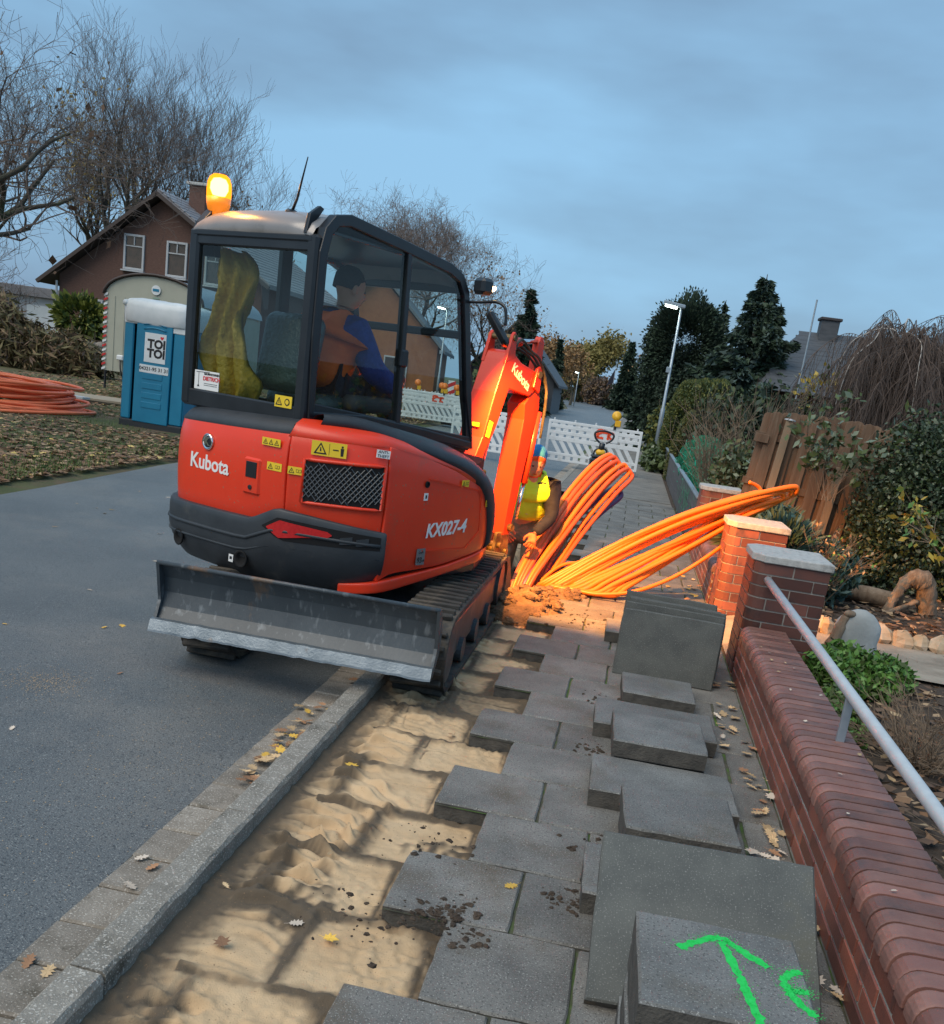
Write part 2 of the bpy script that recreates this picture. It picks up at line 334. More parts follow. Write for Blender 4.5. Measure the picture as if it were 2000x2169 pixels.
# ---- sand bed with track marks and the trench
def rowinfo(y): return np.floor((y-2.2)/.403)
def sandz(X, Y):
    z = np.full(X.shape, -.078); k = rowinfo(Y+(vnoise(X, Y, 4, 2)-.5)*.03); odd = (k.astype(int) % 2 != 0); fy = np.clip((Y-2.2)/.403-k, 0, 1)
    edge = np.where(odd, -.51, -.305)
    dj = np.minimum(fy, 1-fy)*.403
    lx = np.abs(((X-edge)/.408)-np.round((X-edge)/.408))*.408
    d = np.minimum(dj, np.where(X < edge-.02, lx, 1))
    z += ((np.sin(k*12.9+np.round((X-edge)/.408-.5)*78.2)*43758.5) % 1.0-.5)*.022*(X > -.95)
    n1, n2, n3 = vnoise(X, Y, 4, 1), vnoise(X, Y, 11, 3), vnoise(X, Y, 30, 4)
    band = np.clip(1.25-d/(.009+.030*n1**1.7), 0, 1)                      # earth left in the old joints
    damp = band*np.clip(2.6*n1*(.45+n2)-.35, 0, 1)
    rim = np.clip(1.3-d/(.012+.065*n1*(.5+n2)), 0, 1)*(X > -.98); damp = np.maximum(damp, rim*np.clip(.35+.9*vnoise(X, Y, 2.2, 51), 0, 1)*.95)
    z += band*(.010*n2+.008*(n3-.5))+rim*.006
    tr = np.clip((-.66-X+(vnoise(X, Y, 3, 9)-.5)*.26)/.13, 0, 1); tr = tr*tr*(3-2*tr)*np.clip((X+1.05)/.08, 0, 1)*np.clip(.25+1.5*(vnoise(X, Y, 1.9, 5)-.22), 0, 1)
    ph = Y*9.6+.75*np.sin((X+.72)*9)+1.0*vnoise(X, Y, 3.3, 6)+.5*n2
    rip = (.5+.5*np.sin(2*pi*ph+1.1*np.sin(2*pi*ph)))**1.25; lat = .55+.45*np.sin((X+.5*np.sin(Y*3))*2*pi/.21+2*vnoise(X, Y, 5, 22))
    z += tr*(.046*rip*(.30+.9*lat)*(.5+.8*vnoise(X, Y, 6, 7))-.014)
    damp += tr*np.clip(.34-rip, 0, 1)*2.4*np.clip(vnoise(X, Y, 3, 12)-.2, 0, 1)
    rough = np.clip(vnoise(X, Y, 2.6, 23)-.35, 0, 1)
    z += (vnoise(X, Y, 5, 10)-.5)*(.004+.012*tr)+(n3-.5)*.008*(.5+2.5*rough)+(vnoise(X, Y, 62, 11)-.5)*.006*(.5+2.5*rough)
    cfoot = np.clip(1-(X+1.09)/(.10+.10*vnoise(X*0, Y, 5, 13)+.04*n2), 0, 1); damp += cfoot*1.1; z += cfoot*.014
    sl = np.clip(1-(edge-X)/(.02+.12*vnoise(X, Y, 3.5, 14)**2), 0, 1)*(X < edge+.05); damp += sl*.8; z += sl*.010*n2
    cr = np.clip((vnoise(X, Y, 3.3, 15)-.70)*6, 0, 1)*vnoise(X, Y, 40, 16); damp += cr*1.0; z += cr*.014
    cv = np.abs(vnoise(X, Y, 5.0, 17)-.5); ck = np.clip(1-cv/.014, 0, 1)*np.clip((vnoise(X, Y, 2, 18)-.58)*5, 0, 1)*(1-tr*.6); z -= ck*.007; damp += ck*.55
    damp += np.clip((vnoise(X, Y, 1.7, 19)-.66)*2.6, 0, .55)
    t = np.clip((Y-7.55)/.25, 0, 1)*np.clip((X+1.0)/.16, 0, 1); far = np.clip((Y-9.6)/.5, 0, 1)
    z -= t*(1-far)*.42+far*(.03+.40*np.clip((X+.66)/.06, 0, 1)); damp = np.where(Y > 7.3, damp*.4+.45*np.clip((Y-7.3)*2, 0, 1)*vnoise(X, Y, 5, 21), damp)
    fine = (vnoise(X, Y, 34, 41)-.5)*.4+(vnoise(X, Y, 66, 42)-.5)*.6
    damp = np.clip((damp+fine*.26-.40)*1.7+.36, 0, 1)*np.clip(damp*3, 0, 1)
    return z, damp
def sheet(name, x0, x1, y0, y1, nx, ny, parent=None):
    xs = np.linspace(x0, x1, nx); yy = np.linspace(y0, y1, ny); X, Y = np.meshgrid(xs, yy); z, dm = sandz(X, Y)
    V = np.stack([X, Y, z], -1).reshape(-1, 3); me = bpy.data.meshes.new(name); idx = np.arange(nx*ny).reshape(ny, nx)
    F = np.stack([idx[:-1, :-1], idx[:-1, 1:], idx[1:, 1:], idx[1:, :-1]], -1).reshape(-1, 4)
    me.vertices.add(len(V)); me.vertices.foreach_set('co', V.reshape(-1).astype(np.float32)); me.loops.add(F.size); me.loops.foreach_set('vertex_index', F.reshape(-1).astype(np.int32)); me.polygons.add(len(F))
    me.polygons.foreach_set('loop_start', np.arange(0, F.size, 4, dtype=np.int32)); me.polygons.foreach_set('loop_total', np.full(len(F), 4, dtype=np.int32)); me.polygons.foreach_set('use_smooth', np.ones(len(F), dtype=bool))
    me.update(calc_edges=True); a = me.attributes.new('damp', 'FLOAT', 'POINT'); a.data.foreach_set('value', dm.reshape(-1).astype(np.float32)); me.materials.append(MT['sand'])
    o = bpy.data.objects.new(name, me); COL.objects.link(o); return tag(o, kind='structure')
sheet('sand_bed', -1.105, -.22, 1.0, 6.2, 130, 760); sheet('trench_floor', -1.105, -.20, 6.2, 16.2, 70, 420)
# ---- pavement: joint bed and single slabs
pv = MB()
for k in range(-3, 35):
    y0 = 2.2+.403*k; x0 = -.51 if k % 2 else -.305
    pv.add([(x0+.01, y0, -.010), (.89, y0, -.010), (.89, y0+.403, -.010), (x0+.01, y0+.403, -.010)], [(0, 1, 2, 3)])
pav = tag(pv.build('pavement', 'joint'), kind='structure')
def slabmesh(wd, dp, th, seed, top='slab', side='slab_side', chip=True):
    random.seed(seed); m = MB(); n = 6; b = .006
    ring = []
    for (ax, ay, bx, by) in ((-1, -1, 1, -1), (1, -1, 1, 1), (1, 1, -1, 1), (-1, 1, -1, -1)):
        for i in range(n):
            t = i/n; x = ax+(bx-ax)*t; yv = ay+(by-ay)*t; ring.append((x*wd/2+random.uniform(-.002, .002), yv*dp/2+random.uniform(-.002, .002)))
    if chip:
        c = random.randrange(4)*n; ring[c] = (ring[c][0]*.972, ring[c][1]*.972)
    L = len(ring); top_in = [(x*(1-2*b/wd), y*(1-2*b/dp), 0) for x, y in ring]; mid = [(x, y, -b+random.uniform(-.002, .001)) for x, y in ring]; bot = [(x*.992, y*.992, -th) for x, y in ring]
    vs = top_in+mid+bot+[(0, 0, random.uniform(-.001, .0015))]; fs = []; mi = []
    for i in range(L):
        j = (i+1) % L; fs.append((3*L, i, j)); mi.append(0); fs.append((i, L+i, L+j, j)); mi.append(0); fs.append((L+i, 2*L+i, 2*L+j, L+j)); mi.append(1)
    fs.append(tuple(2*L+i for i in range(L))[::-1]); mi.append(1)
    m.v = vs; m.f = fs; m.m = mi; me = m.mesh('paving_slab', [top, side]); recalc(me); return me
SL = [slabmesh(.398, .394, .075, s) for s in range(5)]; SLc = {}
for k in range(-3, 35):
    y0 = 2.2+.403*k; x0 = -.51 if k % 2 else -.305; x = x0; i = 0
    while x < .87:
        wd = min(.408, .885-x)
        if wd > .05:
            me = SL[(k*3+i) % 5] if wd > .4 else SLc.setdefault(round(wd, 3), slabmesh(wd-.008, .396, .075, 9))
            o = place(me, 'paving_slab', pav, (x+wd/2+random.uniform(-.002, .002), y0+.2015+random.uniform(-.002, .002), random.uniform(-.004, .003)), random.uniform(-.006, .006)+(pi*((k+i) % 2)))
            o.rotation_euler.x = random.uniform(-.006, .006); o.rotation_euler.y = random.uniform(-.006, .006)
        x += wd if wd > .02 else 1; i += 1
mat('far_slabs', (.16, .15, .135), (.22, .205, .18), scale=2, rough=.85, bump=.3, bscale=50, dirt=(.11, .105, .095), dscale=1.5, d_n=(.5, .7))
fp = MB(); fp.add([(-1.09, 16.25, -.004), (.86, 16.25, -.004), (.86, 95, -.004), (-1.09, 95, -.004)], [(0, 1, 2, 3)])
fp.build('far_slabs', 'far_slabs', pav)
# coarse joints of the far pavement, cut as narrow raised ribs of slab edges
fj = MB()
for k in range(36, 70): fj.box((-.115, 2.2+.403*k+.2, .001), (1.93, .39, .006))
fj.build('far_slab_rows', 'far_slabs', pav)
# ---- loose slabs
def loose(name, wd, dp, th, seed, loc, rz, label, cat='paving slab', rot=None, top='slab_stack', group=None):
    o = place(slabmesh(wd, dp, th, seed, top), name, None, loc, rz, rot=rot); return tag(o, label, cat, group)
T_ = .078
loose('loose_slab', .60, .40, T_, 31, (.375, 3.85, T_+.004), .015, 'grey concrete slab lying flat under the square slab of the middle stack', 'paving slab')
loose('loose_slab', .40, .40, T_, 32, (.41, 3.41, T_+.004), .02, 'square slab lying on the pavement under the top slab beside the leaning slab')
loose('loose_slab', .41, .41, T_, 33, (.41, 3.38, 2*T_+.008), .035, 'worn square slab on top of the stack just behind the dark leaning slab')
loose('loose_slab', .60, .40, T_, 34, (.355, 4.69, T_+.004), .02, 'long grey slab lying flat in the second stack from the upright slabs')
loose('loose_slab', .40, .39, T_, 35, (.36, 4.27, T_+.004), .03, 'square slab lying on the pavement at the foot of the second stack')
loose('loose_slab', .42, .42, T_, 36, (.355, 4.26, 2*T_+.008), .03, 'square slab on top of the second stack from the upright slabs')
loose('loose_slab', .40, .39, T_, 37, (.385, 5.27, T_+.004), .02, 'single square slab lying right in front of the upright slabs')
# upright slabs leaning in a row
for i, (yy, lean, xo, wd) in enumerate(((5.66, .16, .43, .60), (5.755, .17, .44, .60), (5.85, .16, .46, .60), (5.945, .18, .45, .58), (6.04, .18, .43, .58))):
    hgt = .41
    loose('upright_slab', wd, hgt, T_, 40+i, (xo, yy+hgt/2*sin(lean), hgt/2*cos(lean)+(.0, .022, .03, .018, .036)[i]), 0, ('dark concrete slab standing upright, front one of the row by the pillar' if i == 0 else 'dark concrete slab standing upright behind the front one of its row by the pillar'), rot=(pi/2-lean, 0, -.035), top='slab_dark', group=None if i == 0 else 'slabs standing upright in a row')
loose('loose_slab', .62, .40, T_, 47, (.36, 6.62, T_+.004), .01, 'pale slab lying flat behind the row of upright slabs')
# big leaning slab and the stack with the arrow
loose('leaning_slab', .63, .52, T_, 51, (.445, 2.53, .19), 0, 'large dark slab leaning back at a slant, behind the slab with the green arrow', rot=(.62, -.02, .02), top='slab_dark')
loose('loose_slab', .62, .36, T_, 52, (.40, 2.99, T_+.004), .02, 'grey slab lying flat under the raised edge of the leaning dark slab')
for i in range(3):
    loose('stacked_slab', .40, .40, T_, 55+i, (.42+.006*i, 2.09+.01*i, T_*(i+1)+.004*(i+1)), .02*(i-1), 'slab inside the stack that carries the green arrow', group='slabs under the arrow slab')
mat('green_paint', (.012, .52, .07), (.03, .62, .12), scale=60, rough=.6, spec=.3)
arrow = loose('arrow_slab', .405, .40, T_, 60, (.43, 2.115, 4*T_+.016), .02, 'slab with a sprayed bright green arrow on top of its stack')
def spray(parent, segs, wd, seed, z=.0006, name='spray_mark', m='green_paint'):
    # broken-edged paint film: strokes of short uneven quads plus overspray dots
    r = np.random.default_rng(seed); mb = MB()
    for P in segs:
        Pv = spline([(*p, 0) for p in P], 10); L = []; Rr = []
        for i, p in enumerate(Pv):
            d = (Pv[min(i+1, len(Pv)-1)]-Pv[max(i-1, 0)]).normalized(); nrm = Vector((-d.y, d.x, 0)); h = wd*(.5+.12*r.normal())*(.8 if i in (0, len(Pv)-1) else 1)
            L.append(p+nrm*h); Rr.append(p-nrm*wd*(.5+.12*r.normal()))
        mb.grid([[(*L[i][:2], z), (*Rr[i][:2], z)] for i in range(len(L))])
        for i in range(len(Pv)*14):
            p = Pv[r.integers(len(Pv))]; q = (p.x+r.normal()*wd*.62, p.y+r.normal()*wd*.62); s = .0007+.0012*r.random()
            mb.add([(q[0]-s, q[1]-s, z+.0004), (q[0]+s, q[1]-s*.6, z+.0004), (q[0]+s*.3, q[1]+s, z+.0004)], [(0, 1, 2)])
    return mb.build(name, m, parent)
spray(arrow, [[(.065, -.199), (.052, -.10), (.035, .0), (.012, .125)], [(-.10, .055), (-.05, .10), (.012, .14), (.06, .095), (.115, .045)], [(.196, .055), (.158, .03), (.148, -.02), (.165, -.075), (.199, -.12)], [(.16, -.035), (.18, -.03), (.199, -.028)]], .022, 3)
# ================================================================== brick garden walls and pillars
def wall_run(name, y0, y1, label, x0=.885, x1=1.13, courses=4, pitch=.0685, coping=True, ztop=.355):
    zc = courses*pitch
    t = empty(name, ((x0+x1)/2, (y0+y1)/2, 0), 0, label, 'wall'); ox, oy = (x0+x1)/2, (y0+y1)/2
    m = MB(); m.box(((x0+x1)/2-ox, 0, zc/2-.03), (x1-x0-.008, y1-y0-.01, zc+.1)); m.build('mortar_core', 'mortar', t)
    bm = MB().cbox((0, 0, 0), (.105, .2375, pitch-.009), .004, jit=.0012).mesh('brick', 'brick'); recalc(bm)
    for c in range(courses):
        y = y0+.004-(.1235 if c % 2 else 0)
        while y < y1-.02:
            a, b = max(y, y0+.004), min(y+.2375, y1-.004); ln = b-a
            if ln > .04:
                o = place(bm, 'brick', t, (x0+.0525-ox+random.uniform(-.0015, .0015), (a+b)/2-oy, (c+.5)*pitch+.002)); o.scale.y = ln/.2375
            y += .247
    if coping:
        r = .055; prof = [(x0-.012, zc+.006), (x0-.012, ztop-r)]+[(x0-.012+r-r*cos(q), ztop-r+r*sin(q)) for q in [pi/2*i/5 for i in range(1, 6)]]+[(x1+.01, ztop), (x1+.012, ztop-.004), (x1+.012, zc+.006)]
        cm = MB(); n = len(prof); px = ox
        ringa = [(x-px, -.0325, z) for x, z in prof]; rb = [(x-px, -.0340+.0035, z) for x, z in prof]
        cxm = sum(p[0] for p in prof)/n-px; czm = sum(p[1] for p in prof)/n
        ins = lambda s, yv: [((x-px-cxm)*s+cxm, yv, (z-czm)*(s if s == 1 else .95)+czm) for x, z in prof]
        rows = [ins(.965, -.0330), ins(.99, -.0305), ins(1, -.026), ins(1, .026), ins(.99, .0305), ins(.965, .0330)]
        cm.grid(rows, closed=True); cm.add(rows[0], [tuple(range(n))]); cm.add(rows[-1], [tuple(range(n))[::-1]]); me = cm.mesh('coping_brick', 'brick_coping'); recalc(me)
        y = y0+.037
        while y < y1-.03:
            o = place(me, 'coping_brick', t, (random.uniform(-.002, .002), y-oy, random.uniform(-.0015, .0015)), random.uniform(-.012, .012)); y += .0755
        mc = MB(); mc.box((x0+.055-ox+(x1-x0-.06)/2, 0, (zc+ztop-.012)/2), (x1-x0-.06, y1-y0-.02, ztop-.012-zc)); mc.build('coping_mortar', 'soil_dark', t)
    return t
wall_run('garden_wall', .9, 6.09, 'low red brick garden wall with rounded coping bricks, carrying the steel handrail')
wall_run('garden_wall', 8.38, 11.15, 'short low brick wall behind the orange lit pillar')
def outline(w_, d_, r, n=5):
    # rounded on the street side (left), square on the garden side; starts at the right front corner
    P = [(w_/2, -d_/2)]
    for i in range(n+1): a = -pi/2-pi/2*i/n; P.append((-w_/2+r+r*cos(a), -d_/2+r+r*sin(a)))
    for i in range(n+1): a = pi-pi/2*i/n; P.append((-w_/2+r+r*cos(a), d_/2-r+r*sin(a)))
    P.append((w_/2, d_/2)); return P
def pillar(x, y, w_, d_, h, label, courses=10, bmat='brick'):
    t = empty('brick_pillar', (x, y, 0), 0, label, 'pillar'); pitch = (h-.045)/courses
    P = outline(w_-.012, d_-.012, .085); m = MB(); m.prism(P, 2, -.08, h-.05); m.build('mortar_core', 'mortar', t)
    O = outline(w_, d_, .09); O = O+[O[0]]; S = [0]
    for i in range(len(O)-1): S.append(S[-1]+math.dist(O[i], O[i+1]))
    tot = S[-1]
    def at(s):
        s %= tot
        for i in range(len(S)-1):
            if s <= S[i+1]+1e-9: t_ = (s-S[i])/max(1e-9, S[i+1]-S[i]); return (O[i][0]+(O[i+1][0]-O[i][0])*t_, O[i][1]+(O[i+1][1]-O[i][1])*t_)
    nb = round(tot/.25); ln = tot/nb
    for c in range(courses):
        for b in range(nb):
            s0 = b*ln+(ln/2 if c % 2 else 0)+.09; s1 = s0+ln-.010; stops = [s0]+[q for q in sorted([a for a in S]+[a+tot for a in S]) if s0+.002 < q < s1-.002]+[s1]
            m = MB(); z0 = c*pitch+.005; z1 = (c+1)*pitch-.005; rows = []
            jx = random.uniform(-.001, .001)
            for q in stops:
                px, py = at(q); k = .80
                rows.append([(px*k, py*k, z0), (px+jx, py+jx, z0), (px+jx, py+jx, z1), (px*k, py*k, z1)])
            m.grid(rows, closed=True); m.add(rows[0], [(0, 1, 2, 3)]); m.add(rows[-1], [(3, 2, 1, 0)]); m.build('brick', bmat, t)
    cw, cdp = w_+.03, d_+.03; cp = [(cw/2, -cdp/2), (-cw/2+.07, -cdp/2), (-cw/2, -cdp/2+.09), (-cw/2, cdp/2-.09), (-cw/2+.07, cdp/2), (cw/2, cdp/2)]
    m = MB(); m.prism(cp, 2, h-.047, h); m.build('cap_slab', 'concrete_cap', t, bevel=.006)
    return t
pillar(1.115, 6.36, .46, .50, .80, 'shade darkened brick gate pillar with pale stone cap, where the handrail ends', bmat='brick_unlit')
pillar(1.115, 8.10, .46, .50, .80, 'brick gate pillar lit orange by the work lamp')
pillar(1.10, 11.40, .44, .46, .80, 'small brick pillar between the low wall and the grey board fence')
# handrail
hr = empty('handrail', (1.07, 4.0, .355), 0, 'galvanised steel handrail running above the brick wall coping', 'handrail')
m = MB(); m.tube([(-.09, 2.09, .295), (0, 0, .205), (.085, -1.9, .125), (.12, -2.8, .09)], .0245, 14); m.build('rail', 'galv', hr, smooth=True)
for yy, xx, zt in ((0, 0, .20), (-2.2, .1, .11)):
    m = MB(); m.prism([(xx-.017, yy-.010), (xx+.017, yy-.010), (xx+.017, yy+.010), (xx-.017, yy+.010)], 2, -.005, zt); m.build('rail_post', 'galv_post', hr, bevel=.002)
# entrance paving between the pillars
ep = MB(); ep.add([(.895, 6.62, .010), (1.16, 6.62, .075), (3.4, 6.4, .10), (3.4, 7.7, .10), (1.16, 7.84, .075), (.895, 7.84, .010)], [(0, 1, 4, 5), (1, 2, 3, 4)]); tag(ep.build('garden_path', 'path_stone'), kind='structure')
# ================================================================== excavator
mat('red_paint', (.78, .050, .016), (.72, .042, .014), scale=2, rough=.32, bump=.03, bscale=20, dirt=(.50, .075, .04), dscale=5, d_n=(.58, .85), dirt2=((.30, .16, .10), 75, .665, .71), spec=.5)
mat('boom_paint', (.66, .042, .014), (.60, .036, .012), scale=3, rough=.36, bump=.06, bscale=40, spec=.5)
mat('dark_plastic', (.022, .027, .033), (.034, .040, .047), scale=6, rough=.5, bump=.25, bscale=400, bdist=.002, dirt=(.09, .085, .075), dscale=5, d_n=(.60, .85))
mat('cab_black', (.012, .014, .018), (.02, .023, .028), scale=5, rough=.3)
mat('rubber', (.03, .028, .026), (.055, .05, .044), scale=9, rough=.75, bump=.4, bscale=90, dirt=(.16, .125, .085), dscale=5, d_n=(.48, .72))
mat('track_steel', (.05, .055, .06), (.09, .10, .11), scale=8, rough=.5, metal=.3, dirt=(.17, .14, .10), dscale=6, d_n=(.52, .75))
mat('blade_paint', (.035, .047, .058), (.065, .08, .092), scale=3, rough=.42, bump=.15, bscale=60, stretch=(1, 1, .35), dirt=(.20, .115, .06), dscale=3.5, d_n=(.58, .70), dirt2=((.15, .17, .185), 26, .57, .72))
mat('bare_steel', (.13, .16, .185), (.21, .245, .275), scale=7, rough=.38, metal=.55, bump=.2, bscale=80, dirt=(.15, .09, .05), dscale=6, d_n=(.63, .75))
mat('chrome', (.75, .76, .78), rough=.12, metal=1.0)
mat('brass_pin', (.36, .25, .10), (.22, .14, .06), scale=20, rough=.5, metal=.6, dirt=(.06, .045, .03), dscale=14, d_n=(.45, .65))
mat('cab_roof', (.24, .225, .22), (.30, .28, .27), scale=3, rough=.28, metal=.2, dirt=(.16, .15, .14), dscale=4, d_n=(.55, .8))
mat('mesh_black', (.016, .018, .02), rough=.6); mat('hole_black', (.004, .004, .005), rough=.9)
mat('grille_wire', (.075, .08, .085), rough=.45, metal=.4)
mat('reflector_red', (.46, .010, .012), (.54, .015, .015), scale=60, rough=.25)
mat('white_vinyl', (.78, .78, .77), rough=.45); mat('yellow_vinyl', (.80, .56, .03), rough=.45); mat('ink_black', (.012, .012, .014), rough=.5); mat('ink_red', (.66, .02, .03), rough=.5); mat('grey_vinyl', (.16, .16, .16), rough=.5)
mat('seat_cover', (.03, .05, .048), (.05, .075, .07), scale=8, rough=.25, bump=.5, bscale=30, bdist=.02)
mat('seat_grey', (.03, .032, .034), (.05, .052, .055), scale=10, rough=.75)
mat('beacon_glow', (.95, .45, .05), rough=.3, emit=(1, .36, .03), estr=2.6); mat('beacon_core', (1, .9, .6), emit=(1, .86, .5), estr=20)
mat('beacon_amber', (.85, .25, .02), rough=.25, emit=(1, .26, .015), estr=.3)
mat('lamp_glass', (1, .8, .5), emit=(1, .62, .22), estr=14)
def amber(name, col, em, est, f):
    m = bpy.data.materials.new(name); m.use_nodes = True; n = m.node_tree.nodes; k = m.node_tree.links; n.clear(); o = n.new('ShaderNodeOutputMaterial'); t = n.new('ShaderNodeBsdfTransparent'); t.inputs[0].default_value = (*col, 1); e_ = n.new('ShaderNodeEmission'); e_.inputs[0].default_value = (*em, 1); e_.inputs[1].default_value = est; x = n.new('ShaderNodeMixShader'); x.inputs[0].default_value = f; k.new(t.outputs[0], x.inputs[1]); k.new(e_.outputs[0], x.inputs[2]); k.new(x.outputs[0], o.inputs[0]); MT[name] = m
amber('beacon_glow', (1, .55, .12), (1, .30, .015), 1.9, .6)
glass('cab_glass', (.82, .89, .87), 1.0, 0, .055); glass('rear_glass', (.62, .72, .70), 1.0, .0, .05)
EX, EY, PHI = -1.6, 6.05, RAD(24)
ex = empty('mini_excavator', (EX, EY, 0), -PHI, 'red compact excavator with black trim straddling the kerb and digging at the trench', 'excavator')
def U(x, y, z):   # world -> machine frame
    dx, dy = x-EX, y-EY; return (dx*cos(PHI)-dy*sin(PHI), dx*sin(PHI)+dy*cos(PHI), z)
def part(m, name, mats, parent=None, **k): return m.build(name, mats, parent or ex, **k)
def dense(P, n=6): return [(p.x, p.y) for p in spline([(a, b, 0) for a, b in P], n)]
def offs(P, d):
    out = []
    for i in range(len(P)):
        a = P[max(0, i-1)]; b = P[min(len(P)-1, i+1)]; tx, ty = b[0]-a[0], b[1]-a[1]; L = math.hypot(tx, ty) or 1; out.append((P[i][0]+ty/L*d, P[i][1]-tx/L*d))
    return out
def shell(name, path, zb, zt, mats, parent=None, th=.03, out=0, rows=6, lean=None, bevel=.006):
    # curved panel standing on a plan path (outward = right of travel); zb, zt functions of the path fraction; lean(v) pushes outwards with height fraction
    L = [0]
    for i in range(len(path)-1): L.append(L[-1]+math.dist(path[i], path[i+1]))
    F, B = [], []
    for r in range(rows+1):
        v = r/rows; d = out+(lean(v) if lean else 0); po = offs(path, d); pi_ = offs(path, d-th); fr, br = [], []
        for i in range(len(path)):
            s = L[i]/L[-1]; z = zb(s)+(zt(s)-zb(s))*v; fr.append((*po[i], z)); br.append((*pi_[i], z))
        F.append(fr); B.append(br)
    m = MB(); R_, C_ = len(F), len(F[0]); m.v = [p for r in F for p in r]+[p for r in B for p in r]; o = R_*C_
    for i in range(R_-1):
        for j in range(C_-1):
            a = i*C_+j; m.f += [(a, a+1, a+C_+1, a+C_), (o+a+C_, o+a+C_+1, o+a+1, o+a)]
    for j in range(C_-1): m.f += [(o+j, o+j+1, j+1, j), ((R_-1)*C_+j, (R_-1)*C_+j+1, o+(R_-1)*C_+j+1, o+(R_-1)*C_+j)]
    for i in range(R_-1): m.f += [(i*C_, (i+1)*C_, o+(i+1)*C_, o+i*C_), (o+i*C_+C_-1, o+(i+1)*C_+C_-1, (i+1)*C_+C_-1, i*C_+C_-1)]
    m.m = [0]*len(m.f); ob = part(m, name, mats, parent, smooth=True, bevel=bevel)
    return ob
itp = lambda xs, vs_: (lambda s: float(np.interp(s, xs, vs_)))
# body panels -------------------------------------------------------
pr_ = dense([(-.76, -.35), (-.765, -.74), (-.70, -.93), (-.52, -1.08), (-.2, -1.125), (.08, -1.13), (.33, -1.115)])
rear_p = shell('rear_engine_cover', pr_, itp([0, .3, .5, .55, .86, 1], [.72, .70, .69, .685, .70, .79]), itp([0, .4, 1], [1.10, 1.16, 1.20]), 'red_paint', lean=lambda v: .012*sin(pi*v)-.03*max(0, v-.8)*5*.4)
pc_ = dense([(.337, -1.114), (.50, -1.03), (.66, -.91), (.752, -.80)])
corner_p = shell('corner_cover', pc_, itp([0, .35, 1], [.79, .765, .70]), itp([0, 1], [1.205, 1.20]), 'red_paint', lean=lambda v: .012*sin(pi*v)-.012*max(0, v-.8)*5)
ps_ = dense([(.757, -.795), (.785, -.45), (.785, -.1), (.772, .16), (.735, .30)])
side_p = shell('side_tank_cover', ps_, itp([0, .1, .5, 1], [.46, .50, .515, .58]), itp([0, .25, .55, .8, .93, 1], [1.195, 1.15, 1.07, .98, .90, .74]), 'red_paint', lean=lambda v: .012*sin(pi*v))
low_ = dense([(.60, -.93), (.765, -.80), (.792, -.45), (.792, -.1), (.775, .18), (.70, .36)])
shell('lower_skirt', low_, itp([0, .2, 1], [.375, .405, .52]), itp([0, .2, .6, 1], [.43, .47, .512, .585]), 'red_paint', th=.05, rows=3, out=.004)
cw_ = dense([(-.775, -.5), (-.79, -.74), (-.72, -.96), (-.53, -1.12), (-.2, -1.165), (.08, -1.17), (.33, -1.15), (.50, -1.06), (.67, -.94), (.80, -.80)])
cwt = itp([0, .12, .2, .27, .64, .72, .80, 1], [.82, .80, .70, .70, .715, .80, .785, .735]); cwb = itp([0, .3, .7, .95, 1], [.44, .37, .36, .38, .44])
cwo = shell('counterweight', cw_, cwb, cwt, 'dark_plastic', th=.12, rows=9, lean=lambda v: -.10*(1-min(1, v*2.0))**1.6+.006*(1 if .52 < v < .95 else 0), bevel=.01)
# sculpted swage line along the counterweight
def curve_on(path, s0, s1, zf, d, n=24):
    L = [0]
    for i in range(len(path)-1): L.append(L[-1]+math.dist(path[i], path[i+1]))
    po = offs(path, d); out_ = []
    for i in range(n+1):
        s = s0+(s1-s0)*i/n; t = s*L[-1]; x = np.interp(t, L, [p[0] for p in po]); y = np.interp(t, L, [p[1] for p in po]); out_.append((float(x), float(y), zf(s)))
    return out_
m = MB(); m.tube(curve_on(cw_, .05, .985, itp([0, .15, .63, .72, 1], [.66, .585, .60, .685, .665]), .004), .012, 6); part(m, 'swage_line', 'dark_plastic', cwo, smooth=True)
m = MB(); m.tube(curve_on(cw_, .14, .985, itp([0, .2, .62, .72, 1], [.58, .515, .53, .60, .59]), -.002), .008, 6); part(m, 'swage_line', 'dark_plastic', cwo, smooth=True)
# red reflector insert, vents and lifting holes in the counterweight
def patch(path, poly, d, th=.012):
    # polygon given as (path fraction, z) pulled onto the curved path
    L = [0]
    for i in range(len(path)-1): L.append(L[-1]+math.dist(path[i], path[i+1]))
    def P(s, z, dd):
        po = offs(path, dd); t = s*L[-1]; return (float(np.interp(t, L, [p[0] for p in po])), float(np.interp(t, L, [p[1] for p in po])), z)
    m = MB(); n = len(poly); m.v = [P(s, z, d) for s, z in poly]+[P(s, z, d-th) for s, z in poly]
    m.f = [tuple(range(n)), tuple(range(n, 2*n))[::-1]]+[(i, n+i, n+(i+1) % n, (i+1) % n) for i in range(n)]; m.m = [0]*len(m.f); return m
def densep(poly, k=5):
    o = []
    for i in range(len(poly)):
        a, b = poly[i], poly[(i+1) % len(poly)]
        for j in range(k): o.append((a[0]+(b[0]-a[0])*j/k, a[1]+(b[1]-a[1])*j/k))
    return o
rec = [(.70, .70), (.735, .735), (.97, .705), (.985, .665), (.93, .635), (.755, .63)]
